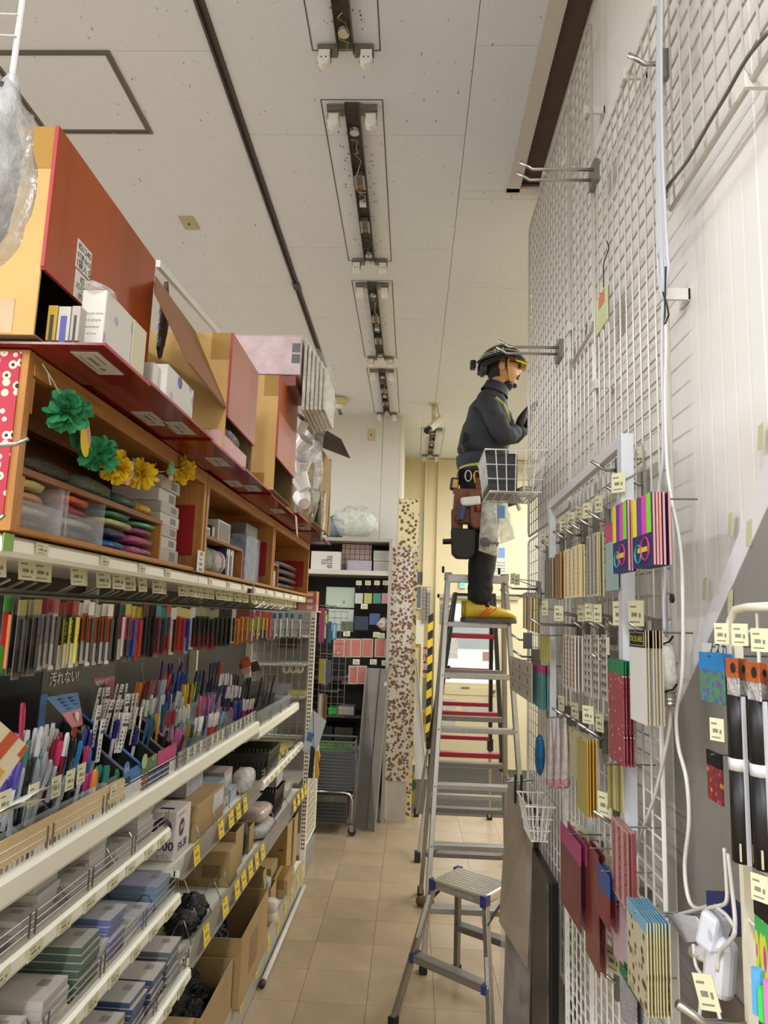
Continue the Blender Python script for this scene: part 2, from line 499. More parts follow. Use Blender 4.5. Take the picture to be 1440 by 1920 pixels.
UNITS = []
LBL = ['cream gondola shelf unit nearest the camera, stacked with notepads below the pens',
       'middle cream gondola shelf unit with yellow price tags and cartons below the pens',
       'farthest cream gondola shelf unit on the left ending at the white wire mesh']
BY = (1.30, 2.50, 3.70, 4.90)
for i in range(3):
    y0, y1 = BY[i] + 0.003, BY[i + 1] - 0.003
    u = T('gondola_shelf_unit', LBL[i], 'shelving', (gx(-0.2, (y0 + y1) / 2), (y0 + y1) / 2, 0))
    UNITS.append(u)
    O('base_deck', sk(B().box(-0.45, -0.006, y0, y1, 0.02, 0.135)), M_SHELF, u, world=True)
    O('kick_plate', sk(B().box(-0.006, 0.004, y0, y1, 0.005, 0.155)), mat('#a8a294', .35), u, world=True)
    O('back_panel', sk(B().box(-0.475, -0.46, y0, y1, 0.02, 2.2)), M_BACKP, u, world=True)
    up = B().box(-0.46, -0.42, y1 - 0.02, y1 + 0.0, 0.02, 2.2); sl_ = B()
    O('upright', sk(up), CREAM, u, world=True)
    # shelves: (t front, z low, z top of rail, kind)
    if i == 0: sh = [(-0.085, 1.115, 1.173, 'c'), (-0.105, 0.949, 0.990, 'c'), (-0.055, 0.745, 0.786, 'c'), (-0.005, 0.520, 0.561, 'c')]
    elif i == 1: sh = [(-0.085, 1.115, 1.173, 'c'), (-0.05, 0.828, 0.905, 'g'), (0.0, 0.560, 0.652, 'g')]
    else: sh = [(-0.085, 1.082, 1.135, 'c'), (-0.045, 0.838, 0.880, 'c'), (0.0, 0.560, 0.650, 'g')]
    sh.append((-0.075, 1.796, 1.836, 'top'))
    for k, (t, zl, zt, kd) in enumerate(sh):
        dz = zl + 0.022
        O('shelf', sk(B().box(-0.455, t - 0.03, y0, y1, dz - 0.02, dz)), M_SHELF, u, world=True)
        b = B()
        if kd == 'g':
            b.hexa((t - 0.012, y0, zl), (t - 0.012, y1, zl), (t + 0.003, y1, zt), (t + 0.003, y0, zt), (-0.004, 0, 0))
            b.use(1); b.box(t - 0.035, t - 0.014, y0, y1, zl, zl + 0.024)
            b.use(0).box(t - 0.016, t + 0.001, y0, y1, zl - 0.004, zl)
            r = O('price_rail', sk(b), [M_RAILG, M_SHELF], u, world=True)
        else:
            rail_profile(b, t, zl, zt, y0, y1); r = O('price_rail', sk(b), M_SHELF, u, world=True)
        # end bracket under the shelf
        e = B(); e.add([(-0.45, y0 - 0.001, dz - 0.10), (-0.45, y0 - 0.001, dz - 0.02), (t - 0.04, y0 - 0.001, dz - 0.02), (t - 0.06, y0 - 0.001, dz - 0.04)], [(0, 1, 2, 3)])
        e.add([(-0.45, y0 + 0.001, dz - 0.10), (-0.45, y0 + 0.001, dz - 0.02), (t - 0.04, y0 + 0.001, dz - 0.02), (t - 0.06, y0 + 0.001, dz - 0.04)], [(3, 2, 1, 0)])
        if kd != 'top': O('bracket', sk(e), M_SHELF, u, world=True)
        # tags
        if kd == 'g':
            ys = {1: {1: (2.62, 2.93, 3.08, 3.2, 3.32), 2: (2.63, 2.87, 3.05, 3.16, 3.28, 3.40, 3.52)}, 2: {2: (4.38, 4.52, 4.66, 4.78)}}[i][k]
            for yy in ys: put(TAG_Y, 'price_tag', r, G(t + 0.0035, yy, (zl + zt) / 2 + 0.006), (0.0, -0.16, random.uniform(-.03, .03)))
        elif kd == 'c' and k > 0:
            yy = y0 + 0.08
            while yy < y1 - 0.05:
                put(TAG_S, 'price_tag', r, G(t + 0.0045, yy, (zl + zt) / 2), (random.uniform(-.06, .06), 0, 0)); yy += random.uniform(0.105, 0.15)
        elif kd == 'top':
            yy = y0 + 0.14
            while yy < y1 - 0.05:
                put(TAG_S, 'price_tag', r, G(t + 0.0045, yy, zt - 0.016), (0, 0, 0), (1, .8, .8)); yy += random.uniform(0.2, 0.3)
        # wire guard above the rail
        if kd != 'top' and not (i == 1 and k > 0) and not (i == 2 and k == 2):
            wg = B()
            for hz in (0.012, 0.028, 0.046): wg.tube([(t - 0.016, y0 + .01, zt + hz), (t - 0.016, y1 - .01, zt + hz)], 0.0019, 5)
            yy = y0 + 0.06
            while yy < y1:
                for dy in (0, 0.024): wg.tube([(t - 0.014, yy + dy, zt - 0.004), (t - 0.014, yy + dy, zt + 0.05)], 0.002, 5)
                yy += 0.28
            O('wire_guard', sk(wg), M_WIRE, u, world=True)
    # yellow tags on the kick plate
    kp = [c for c in u.children if c.name.startswith('kick_plate')][0]
    if i > 0:
        for yy in ((2.9, 3.24, 3.52) if i == 1 else (3.78, 4.02, 4.22, 4.42, 4.62, 4.8)):
            put(TAG_Y, 'price_tag', kp, G(0.005, yy, 0.10), (0, 0, 0), (1, .85, 1.0))

# bent wire dividers standing on the lower shelves (parts of the units)
def divider(u, t, y, z, d=0.26, h=0.055):
    b = B()
    p = [(-d, 0, 0.004), (-d, 0, h), (-d * .62, 0, h), (-d * .5, 0, 0.015), (-d * .3, 0, 0.015), (-d * .18, 0, h), (-0.03, 0, h), (0, 0, 0.012), (0, 0, 0.0)]
    b.tube([(t + a, y, z + c) for a, _, c in p], 0.0022, 5)
    O('wire_divider', sk(b), CHROME, u, world=True)
for yy in (1.52, 1.71, 1.86, 2.0, 2.13, 2.29): divider(UNITS[0], -0.135, yy, 0.972)
for yy in (1.66, 1.81, 1.97, 2.12, 2.36): divider(UNITS[0], -0.085, yy, 0.768)
for yy in (2.06, 2.21, 2.34, 2.46): divider(UNITS[0], -0.035, yy, 0.543)
for yy in (2.60, 2.71, 2.84, 2.97, 3.10): divider(UNITS[1], -0.04, yy, 0.583, 0.24, 0.075)
for yy in (2.80, 3.02, 3.22, 3.42): divider(UNITS[1], -0.085, yy, 0.852, 0.2, 0.07)
for yy in (3.92, 4.1, 4.3, 4.5): divider(UNITS[2], -0.075, yy, 0.86, 0.2, 0.07)
for yy in (4.05, 4.42): divider(UNITS[2], -0.04, yy, 0.583, 0.2, 0.07)

# the end of the run: slotted post, wire mesh panels
end = T('end_display_mesh', 'white slotted post and wire mesh closing the far end of the pen shelves', 'display rack', (gx(-.02, 4.95), 4.95, 0))
p_ = B(); p_.box(-0.035, 0.0, 4.915, 4.945, 0.02, 1.74); p_.use(1)
z = 0.2
while z < 1.7: p_.box(-0.028, -0.020, 4.9144, 4.916, z, z + 0.013); p_.box(-0.015, -0.007, 4.9144, 4.916, z, z + 0.013); z += 0.026
O('post', sk(p_), [CREAM, DARKM], end, world=True)
m_ = B()
def wires(b, pl, a0, a1, z0, z1, pa, pz, r, axis='y', off=0):
    a = a0
    while a <= a1 + 1e-6:
        b.tube([(pl + off, a, z0), (pl + off, a, z1)] if axis == 'y' else [(a, pl + off, z0), (a, pl + off, z1)], r, 4, cap=False); a += pa
    z = z0
    while z <= z1 + 1e-6:
        b.tube([(pl, a0, z), (pl, a1, z)] if axis == 'y' else [(a0, pl, z), (a1, pl, z)], r, 4, cap=False); z += pz
wires(m_, 4.905, -0.44, -0.04, 0.86, 1.66, 0.05, 0.05, 0.0022, 'x')
O('mesh', sk(m_), M_WIRE, end, world=True)
m_ = B(); wires(m_, -0.012, 4.96, 5.42, 0.20, 0.80, 0.05, 0.05, 0.0022, 'y', 0.003)
m_.tube([(-0.012, 4.955, 0.2), (-0.012, 5.43, 0.2), (-0.012, 5.43, 0.8), (-0.012, 4.955, 0.8)], 0.006, 6, closed=True)
O('mesh', sk(m_), CREAM, end, world=True)
O('kick_plate', sk(B().box(-0.4, -0.005, 4.95, 5.44, 0.0, 0.15)), mat('#8a857a', 0.5), end, world=True)

# ---------------------------------------------------------------- wooden display boxes on the top shelf
WOOD = mat('#ad7330', 0.55, 0, 'wood', grain=(9, 0.8, 9))
WOODV = mat('#b57b36', 0.55, 0, 'wood', grain=(9, 9, 0.8))
WOODD = mat('#875524', 0.6, 0, 'wood', grain=(9, 0.8, 9))
zb, zt_ = 1.842, 2.198
M_REDF = mat('#b3283c', 0.6, 0, 'flower', c1='#161213', c2='#e3c9b4', scale=44, r1=0.24, r2=0.42, map=(1, 0, 1))
WL = ['open wooden display box with a red flower-print end, nearest on the top shelf',
      'open wooden display box holding the blue sheet, middle of the three on the shelf',
      'open wooden display box farthest along the top shelf, holding dark packs']
WBX = []
for i in range(3):
    y0, y1 = BY[i] + 0.004, BY[i + 1] - 0.012
    wbx = T('wooden_display_box', WL[i], 'display box', (gx(-.2, (y0 + y1) / 2), (y0 + y1) / 2, zb), group=None)
    WBX.append(wbx)
    tf = -0.06; tb_ = -0.40
    for n, bx, m in (('side_panel', (tb_, tf, y0, y0 + 0.022, zb, zt_), WOODV), ('side_panel', (tb_, tf, y1 - 0.022, y1, zb, zt_), WOODV),
                     ('top_board', (tb_, tf - .002, y0 + 0.022, y1 - 0.022, zt_ - 0.02, zt_), WOOD), ('bottom_board', (tb_, tf, y0 + 0.022, y1 - 0.022, zb, zb + 0.012), WOOD),
                     ('back_board', (tb_ - 0.008, tb_, y0, y1, zb, zt_), WOODD), ('top_rail', (tf - 0.02, tf + .001, y0 + .023, y1 - .023, zt_ - 0.045, zt_ - .02), WOOD),
                     ('cross_rail', (tb_ + .1, tb_ + .13, y0 + .022, y1 - .022, zt_ - 0.06, zt_ - .02), WOODD), ('corner_block', (tf - 0.035, tf - 0.004, y0 + .022, y0 + .038, zt_ - 0.12, zt_ - .047), WOODV),
                     ('corner_block', (tf - 0.03, tf - 0.002, y0 + .022, y0 + .036, zb + 0.012, zb + .11), WOODV)):
        O(n, sk(B().box(*bx)), m, wbx, world=True, bevel=0.0015)
ys0, ysd = (1.326, 2.522, 3.722), (2.15, 3.16, 3.98)
for i, (a, d) in enumerate(zip(ys0, ysd)):
    zs = (1.978, 1.99, 1.985)[i]
    O('inner_shelf', sk(B().box(-0.36, -0.085, a, d, zs - 0.014, zs)), WOODD, WBX[i], world=True, bevel=0.001)
    O('divider', sk(B().box(-0.36, -0.085, d - 0.012, d, zb + 0.012, zs - 0.014)), WOOD, WBX[i], world=True, bevel=0.001)
    O('red_board', sk(B().box(-0.33, -0.09, BY[i + 1] - 0.043, BY[i + 1] - 0.036, 1.90, 2.075)), mat('#9c1a1a', 0.35), WBX[i], world=True)
O('flower_print_cover', sk(B().box(-0.40, -0.075, 1.3005, 1.3038, zb + 0.03, zt_ - 0.006)), M_REDF, WBX[0], world=True)
O('torn_paper', sk(B().prism([(0, 0), (.06, 0.012), (.055, .045), (.035, .05), (.03, .062), (0, .055)], .001, Matrix.Translation((-.175, 1.3004, 2.01)) @ Matrix.Rotation(PI / 2, 4, 'X'))), PAPER, WBX[0], world=True)

# ---------------------------------------------------------------- red lacquered boards lying on top, overhanging the aisle
RED = mat('#7d1b1c', 0.18, 0, 'mottle', scale=5, amt=0.2)
REDE = mat('#a8383a', 0.5)
segs = [1.28, 1.50, 2.02, 2.42, 2.93, 3.5, 4.2, 4.9]
STICK = tagmesh(0.13, 0.055, mat('#cfc9be', 0.6, 0, 'print', scale=90, map=(1, 1, 1), ms=0.05, ink='#3a3835'), 'printed_sticker')
for n in range(7):
    a, b2 = segs[n], segs[n + 1] + 0.02
    hz = 2.200 + (n % 2) * 0.006
    xo = -0.60 if n < 5 else -0.575
    t = T('red_board', f'flat red lacquered board overhanging the wooden boxes, {NTH[n]} from the near end', 'board', ((xo - .85) / 2, (a + b2) / 2, hz))
    bb_ = B(); bb_.box(-0.85, xo, a, b2, hz, hz + 0.005); bb_.use(1).box(xo, xo + 0.002, a, b2, hz - .001, hz + 0.006)
    O('panel', bb_, [RED, REDE], t, world=True)
    for q in range(2 if n in (1, 3) else 1):
        st = put(STICK, 'printed_sticker', t, (xo - 0.055 - .05 * q, b2 - 0.14 - 0.09 * q, hz - 0.0006), (0, PI / 2, 0.0))
        st.rotation_euler = (0, PI / 2, 0)

# ---------------------------------------------------------------- cartons
def carton(name, label, x0, x1, y0, y1, z0, z1, m=None, open_=False, tape=True, cat='box', group=None, flaps=(), inner=None):
    m = m or CARD
    t = T(name, label, cat, ((x0 + x1) / 2, (y0 + y1) / 2, z0), group=group)
    if not open_:
        O('body', B().box(x0, x1, y0, y1, z0, z1), m, t, world=True, bevel=0.003)
        if tape: O('tape', B().box((x0 + x1) / 2 - .022, (x0 + x1) / 2 + .022, y0 - .0006, y1 + .0006, z1 - 0.05, z1 + 0.0008), mat('#8d6a38', 0.25), t, world=True)
    else:
        h = 0.005
        O('bottom', B().box(x0, x1, y0, y1, z0, z0 + h), CARDI, t, world=True)
        for bx in ((x0, x0 + h, y0, y1, z0 + h, z1), (x1 - h, x1, y0, y1, z0 + h, z1), (x0 + h, x1 - h, y0, y0 + h, z0 + h, z1), (x0 + h, x1 - h, y1 - h, y1, z0 + h, z1)):
            O('panel', B().box(*bx), m, t, world=True)
    for fl in flaps: O('flap', B().hexa(*fl, (0.0, 0.003, 0.003)), m, t, world=True)
    return t
# ================================================================ load on top of the wooden boxes
ORANGE = mat('#a44a10', 0.45, 0, 'wood', grain=(1.2, 1.2, 0.12))
ORANGE2 = mat('#ad5712', 0.4, 0, 'wood', grain=(1.2, 1.2, 0.12))
BEIGE = mat('#cfa866', 0.8, 0, 'card')
TAPE = mat('#a9823f', 0.2)
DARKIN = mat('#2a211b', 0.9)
REDEDGE = mat('#b03a38', 0.5)
STK = mat('#e3ded3', 0.6)

def orange_box(label, xf, xb, y0, y1, z0, zt, zo, om=ORANGE):
    """tall carton whose orange front board stops short of the floor, leaving an opening"""
    t = T('orange_front_carton', label, 'box', ((xf + xb) / 2, (y0 + y1) / 2, z0))
    O('near_panel', B().box(xb, xf - .008, y0, y0 + .005, z0, zt), BEIGE, t, world=True)
    O('far_panel', B().box(xb, xf - .008, y1 - .005, y1, z0, zt), CARDI, t, world=True)
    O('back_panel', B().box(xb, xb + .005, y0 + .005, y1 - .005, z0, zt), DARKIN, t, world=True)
    O('top_panel', B().box(xb, xf - .008, y0 + .005, y1 - .005, zt - .005, zt - .0005), CARDI, t, world=True)
    O('bottom_panel', B().box(xb, xf - .008, y0 + .005, y1 - .005, z0, z0 + .004), CARDI, t, world=True)
    fb_ = B(); fb_.box(xf - .006, xf, y0, y1, zo, zt); fb_.use(1).box(xf - .0065, xf + .0006, y0 - .004, y0, zo, zt); fb_.box(xf - .0065, xf + .0006, y0, y1, zo - .004, zo)
    O('front_board', fb_, [om, REDEDGE], t, world=True)
    O('tape', B().box(xf - .07, xf - .009, y0 - .0008, y0, zt - .09, zt), TAPE, t, world=True)
    O('tape', B().box(xb + .1, xf - .05, y0 - .0008, y0, z0 + .002, z0 + .07), TAPE, t, world=True)
    return t

b1 = orange_box('big orange-fronted carton nearest the camera with two number stickers', -0.722, -1.05, 1.262, 1.80, 2.2115, 2.645, 2.348)
for (px_, py_, w_, h_, tx) in ((157, 487, .066, .062, (('821240', .014, .018), ('35万重120x120', .010, -.001), ('1袋入 5', .016, -.020))), (152, 541, .06, .06, (('82', .014, .016), ('35万重', .012, -.002), ('(約)', .012, -.02)))):
    c = at(px_, py_, X=-0.7215)
    s_ = O('sticker', B().box(0, .0008, c.y - w_ / 2, c.y + w_ / 2, c.z - h_ / 2, c.z + h_ / 2).add([], []), STK, b1, org=V(b1.location) - V((-.7215, 0, 0)))
    for q, hh, dz in tx: text(q, hh, BLACK, b1, V((-0.7203, c.y, c.z + dz)) - V(b1.location), FACE_L, wmax=w_ * .92, bold=.012)
b3 = orange_box('orange-fronted carton with an upright beige side below the pink pack', -0.600, -0.95, 2.185, 2.57, 2.2115, 2.602, 2.325, ORANGE2)
b4 = orange_box('orange-fronted carton with a beige side, overhanging the red boards', -0.572, -0.95, 2.865, 3.31, 2.2115, 2.70, 2.352, ORANGE2)
b5 = T('open_carton', 'far open carton with a dark lid flap sticking out over the aisle', 'box', (-0.75, 4.3, 2.212))
O('near_panel', B().box(-0.95, -0.56, 3.86, 3.865, 2.212, 2.55), CARDI, b5, world=True)
O('far_panel', B().box(-0.95, -0.535, 4.44, 4.446, 2.212, 2.70), CARD, b5, world=True)
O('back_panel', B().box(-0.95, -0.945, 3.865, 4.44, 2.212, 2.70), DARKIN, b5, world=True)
O('bottom_panel', B().box(-0.945, -0.54, 3.865, 4.44, 2.212, 2.217), CARDI, b5, world=True)
O('lid_flap', B().use(0).hexa(at(553, 772, X=-.60), at(640, 824, X=-.40), at(657, 860, X=-.40), at(600, 838, X=-.60), (0, 0.004, 0.003)), [mat('#4b443b', .7)], b5, world=True)
O('side_flap', B().hexa(at(603, 840, X=-.56), at(621, 868, X=-.535), at(618, 1006, X=-.535), at(601, 985, X=-.56), (-0.004, 0, 0)), CARD, b5, world=True)

# carton between the first and third: only its swung-out front board and dark inside show
b2 = T('open_carton', 'carton with its brown front board hanging open between two orange cartons', 'box', (-0.82, 2.0, 2.2115))
pg = [at(291, 516, X=-.742), at(368, 623, X=-.728), at(437, 774, X=-.612), at(442, 787, X=-.606), at(355, 679, X=-.615), at(292, 548, X=-.68)]
fbq = B(); n_ = len(pg); off = V((-.004, .002, -.004))
fbq.add(pg + [p + off for p in pg], [tuple(range(n_)), tuple(range(2 * n_ - 1, n_ - 1, -1))] + [(i, (i + 1) % n_, n_ + (i + 1) % n_, n_ + i) for i in range(n_)])
O('front_board', fbq, mat('#9a6a47', 0.55), b2, world=True)
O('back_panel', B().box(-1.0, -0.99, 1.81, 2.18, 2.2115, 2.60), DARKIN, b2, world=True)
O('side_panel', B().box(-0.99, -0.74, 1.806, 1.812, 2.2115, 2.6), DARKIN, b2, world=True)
O('bottom_panel', B().box(-0.99, -0.70, 1.812, 2.18, 2.2115, 2.216), CARDI, b2, world=True)
O('white_edge_strip', B().bar(at(296, 494, X=-.76), at(410, 625, X=-.80), 0.014, 0.02), WHITE, b2, world=True)
O('inner_bag', B().blob(at(306, 600, X=-.76), (.028, .045, .22), 10, 8, .4, 4, 3), mat('#6b5a50', .25, 0, 'crumple', scale=30), b2, world=True, smooth=True)

# printed books and gift boxes standing on the red boards
LAV = mat('#dcd5c6', 0.45, 0, 'flower', c1='#8785b4', c2='#a9a7c4', scale=14, rand=1.0, r1=0.22, r2=0.30, map=(0, 1, 1))
LAV2 = mat('#dbd6cb', 0.45)
def upright(name, label, cat, X, pxa, pxb, ptop, z0, depth, m, near=None):
    a = at(*pxa, X=X); c = at(*pxb, X=X); top = at(*ptop, X=X)
    t = T(name, label, cat, (X - depth / 2, (a.y + c.y) / 2, z0))
    O('cover', B().box(X - depth, X, a.y, c.y, z0, top.z), m, t, world=True, bevel=.002)
    if near: O('spine', B().box(X - depth + .001, X - .001, a.y - .0012, a.y, z0 + .001, top.z - .001), near, t, world=True)
    return t, a, c, top
z0 = 2.2115
k1 = upright('printed_book_box', 'cream book box with lavender flower print, tallest on the red boards', 'box', -.625, (193, 640), (245, 660), (193, 534), z0, .05, LAV, LAV2)
for i, q in enumerate(('favorite time', 'and simple', 'moments', 'of you')): text(q, .006, mat('#77726a', .6), k1[0], V((-.65, k1[1].y - .0016, k1[3].z - .05 - i * .014)) - V(k1[0].location), FACE_N)
O('plastic_wrap', B().blob((-.65, k1[1].y + .02, k1[3].z + .004), (.06, .07, .03), 8, 6, .4, 5, 2), CLEARW, k1[0], world=True, smooth=True)
k2 = upright('printed_book_box', 'thin cream book box right behind the tallest lavender-printed one', 'box', -.625, (247, 660), (271, 680), (247, 592), z0, .05, mat('#dcd2ac', .5), LAV2)
for i, (xa, xb, yt, c, nm) in enumerate((( 85, 103, 572, '#c9a43a', 'yellow'), (105, 128, 574, '#cfc9c0', 'white and blue'), (130, 146, 573, '#bdb6ac', 'grey'))):
    a = at(xa, 630, Y=1.30); c_ = at(xb, 630, Y=1.30); tp_ = at(xa, yt, Y=1.30)
    t = T('thin_book', f'{nm} thin book standing inside the near orange carton', 'book', ((a.x + c_.x) / 2, 1.36, 2.2158))
    O('cover', B().box(a.x, c_.x, 1.30, 1.44, 2.2158, tp_.z), mat(c, .5), t, world=True, bevel=.001)
    O('spine_print', B().box(a.x + .006, c_.x - .006, 1.2992, 1.30, tp_.z - .075, tp_.z - .02), mat('#5d63a8' if i == 1 else '#4c463c', .5), t, world=True)
k3 = upright('printed_book_box', 'grey-white book box leaning beside the round-emblem box', 'box', -.63, (283, 760), (306, 780), (283, 672), z0, .05, LAV2, mat('#b9b3a9', .5))
k4 = upright('printed_book_box', 'cream box with round blue emblem standing on the red boards', 'box', -.615, (309, 768), (360, 785), (312, 678), z0, .04, LAV, LAV2)
cc = at(338, 718, X=-.6145)
O('emblem', B().lathe([(0.016, 0), (0.016, .0006)], 16, Matrix.Translation(cc) @ Matrix.Rotation(PI / 2, 4, 'Y')), mat('#4a4f9a', .5), k4[0], world=True)
pk = upright('pink_carton', 'small pink carton in a plastic bag below the orange cartons', 'box', -.612, (409, 850), (462, 860), (409, 802), z0, .09, mat('#dfa9a6', .5), mat('#d9a5a3', .5))
O('plastic_bag', B().blob((-.655, (pk[1].y + pk[2].y) / 2, pk[3].z + .012), (.11, .2, .06), 10, 6, .3, 4, 5), CLEARW, pk[0], world=True, smooth=True)

# pink wrapped pack and white foam tray stack on top of the cartons
pp = T('pink_wrapped_pack', 'pale pink paper pack in clear wrap lying on top of the cartons', 'pack', (-0.68, 3.2, 2.70))
O('pack', B().box(-0.845, -0.517, 2.99, 3.35, 2.748, 2.925), mat('#e0c0c2', .35, 0, 'crumple', scale=16, bump=.25), pp, world=True, bevel=.004)
O('support_pack', B().box(-0.85, -0.535, 3.0, 3.3, 2.701, 2.747), mat('#8f4d45', .4), pp, world=True)
for a in (.885, .835): O('printed_mark', B().box(-0.556, -0.519, 2.9885, 2.99, 2.70 + a - .735 + .0, 2.70 + a - .735 + .042), BLACK, pp, world=True)
O('wrap', B().box(-0.848, -0.514, 2.986, 3.354, 2.7475, 2.928), CLEAR, pp, world=True)
ft = T('foam_tray_bag', 'stack of white foam trays in a clear bag beside the pink pack', 'pack', (-0.47, 3.2, 2.60))
for i in range(6):
    x = -.508 + i * .017
    O('foam_tray', B().hexa((x, 3.02 + i * .012, 2.60 + i * .004), (x, 3.42, 2.60 + i * .004), (x, 3.42, 2.93 - i * .022), (x, 3.02 + i * .012, 2.93 - i * .022), (.013, 0, -.004)), mat('#dcd7c8', .6, 0, 'crumple', scale=40, bump=.3), ft, world=True, bevel=.003)
O('bag', B().blob((-.462, 3.24, 2.745), (.16, .46, .40), 14, 10, .18, 3, 8), mat('#f4f0e6', .12, 0, 'film', a=.22, wrinkle=30), ft, world=True, smooth=True)
# hanging bag full of foam cups
hb = T('foam_cup_bag', 'tall clear bag crammed with white foam cups beside the open carton', 'pack', (-.60, 3.6, 2.26))
random.seed(5)
for (px_, py_, s_) in ((563, 800, 26), (584, 812, 24), (566, 835, 30), (590, 842, 26), (567, 872, 32), (592, 872, 24), (566, 905, 32), (590, 905, 26), (568, 938, 32), (590, 935, 24), (574, 962, 24)):
    c = at(px_, py_, X=-.60); s = s_ / 330.0
    O('foam_cup', B().lathe([(s * .34, -s * .45), (s * .5, s * .42), (s * .52, s * .45), (s * .46, s * .45), (s * .32, -s * .38)], 12, Matrix.Translation(c) @ Euler((random.uniform(-.9, .9), random.uniform(-.9, .9), 0)).to_matrix().to_4x4()),
      mat('#e9e8e3', .5), hb, world=True)
O('bag', B().blob(at(577, 880, X=-.60), (.17, .30, .66), 14, 12, .25, 3, 4), mat('#f7f5f0', .1, 0, 'film', a=.25, wrinkle=24), hb, world=True, smooth=True)
O('bag_tail', B().blob(at(603, 965, X=-.56), (.05, .07, .26), 9, 8, .5, 5, 4), mat('#e6dfcf', .3, 0, 'crumple', scale=40), hb, world=True, smooth=True)
c = at(554, 985, X=-.585)
ht = T('hanging_paper_tag', 'pale pink paper tag hanging from the edge of the red boards', 'tag', (c.x, c.y, c.z - .05))
O('card', B().hexa((c.x, c.y - .035, c.z + .05), (c.x, c.y + .03, c.z + .045), (c.x + .01, c.y + .035, c.z - .06), (c.x + .01, c.y - .02, c.z - .045), (.0008, 0, 0)), mat('#dcc3c0', .6, 0, 'print', scale=60, ms=.03), ht, world=True)

# ================================================================ paper pom-pom garland on the near wooden box
ga = T('paper_garland', 'garland of green and yellow tissue pom-poms strung across the wooden box', 'garland', (-.735, 1.8, 2.0))
STR = mat('#cfc8b8', .7)
GREEN = mat('#3a9a60', .7); YELL = mat('#ecc61e', .7)
pts_ = [at(80, 683, X=-.742), at(100, 715, X=-.735), at(128, 770, X=-.73), at(158, 822, X=-.735), at(185, 862, X=-.735), at(240, 885, X=-.735), at(280, 886, X=-.735), at(310, 884, X=-.738), at(335, 880, X=-.74), at(352, 872, X=-.745)]
O('string', B().tube(pts_, .0012, 5), STR, ga, world=True)
O('string_end', B().tube([at(80, 683, X=-.742), at(90, 700, X=-.74), at(95, 722, X=-.738)], .001, 5), STR, ga, world=True)
def pompom(c, r, m, seed):
    rnd = random.Random(seed); b = B()
    for i in range(84):
        z = 1 - 2 * (i + .5) / 84; a = i * 2.39996
        d = V((math.sqrt(1 - z * z) * math.cos(a), math.sqrt(1 - z * z) * math.sin(a), z))
        d = (d + V((rnd.uniform(-.2, .2), rnd.uniform(-.2, .2), rnd.uniform(-.2, .2)))).normalized()
        s1 = d.orthogonal().normalized(); s1.rotate(Matrix.Rotation(rnd.uniform(0, 6.3), 3, d)); s2 = d.cross(s1)
        R_ = r * rnd.uniform(.75, 1.1); w_ = r * .26
        rows = []
        for k, (f, ww, bend) in enumerate(((.15, .25, 0), (.5, .75, .05), (.82, 1.0, .16), (1.0, .55, .22))):
            cpt = V(c) + d * R_ * f + s2 * r * bend
            rows.append([cpt - s1 * w_ * ww + s2 * r * .05, cpt, cpt + s1 * w_ * ww + s2 * r * .05])
        b.add([p for q in rows for p in q], [(k * 3 + j, k * 3 + j + 1, k * 3 + j + 4, k * 3 + j + 3) for k in range(3) for j in range(2)])
    O('pompom', b, m, ga, world=True)
pompom(at(128, 770, X=-.73), .047, GREEN, 1); pompom(at(185, 852, X=-.735), .046, GREEN, 2)
pompom(at(217, 876, X=-.725), .043, YELL, 3); pompom(at(266, 889, X=-.73), .043, YELL, 4); pompom(at(341, 882, X=-.745), .045, YELL, 5)
def leaf(px_, py_, a, bb2, rot, m, x=-.725):
    c = at(px_, py_, X=x); pl = [(a * math.cos(q) * (1 - .25 * math.sin(q)), bb2 * math.sin(q)) for q in [2 * PI * i / 16 for i in range(16)]]
    O('paper_petal', B().prism(pl, .0008, Matrix.Translation(c) @ Matrix.Rotation(PI / 2, 4, 'Z') @ Matrix.Rotation(PI / 2, 4, 'X') @ Matrix.Rotation(rot, 4, 'Z')), m, ga, world=True)
PINKP = mat('#d98a90', .6)
leaf(163, 812, .016, .035, .35, PINKP); leaf(158, 828, .018, .035, .5, YELL, -.722); leaf(140, 822, .022, .022, 0, mat('#1f6a40', .7), -.74)
leaf(238, 900, .018, .014, 0, PINKP, -.722); leaf(249, 880, .006, .03, .2, mat('#6c83b8', .6), -.72)
leaf(322, 878, .024, .024, .6, mat('#2f8a55', .6, 0, 'flower', c1='#f0ecd8', c2='#2f8a55', scale=120, r1=.15, r2=.16), -.722); leaf(320, 893, .02, .012, 0, PINKP, -.73)

# ================================================================ contents of the wooden boxes
def pillow(name, label, cat, x0, x1, y0, y1, z0, z1, m, group=None, seed=0, wrap=True, parent=None):
    b = B()
    cx, cy, cz = (x0 + x1) / 2, (y0 + y1) / 2, (z0 + z1) / 2
    def fn(u, v):
        a = 2 * PI * u; e = PI * (v - .5)
        def sp(q, p): return math.copysign(abs(q) ** p, q)
        p = V((sp(math.cos(e), .5) * sp(math.cos(a), .45), sp(math.cos(e), .5) * sp(math.sin(a), .45), sp(math.sin(e), .7)))
        k = 1 + .10 * noise.noise(p * 2.5 + V((seed, seed * 2.3, 0)))
        return V((cx + p.x * (x1 - x0) / 2 * k, cy + p.y * (y1 - y0) / 2 * k, max(z0, cz + p.z * (z1 - z0) / 2 * k)))
    b.grid(fn, 18, 9, wrap=True)
    return O(name, b, m, parent, label=label, cat=cat, group=group, smooth=True, world=parent is not None)
def cm(c, s=30, b=.6): return mat(c, .12, 0, 'crumple', scale=s, bump=b * 1.3)
ZB = 1.8545
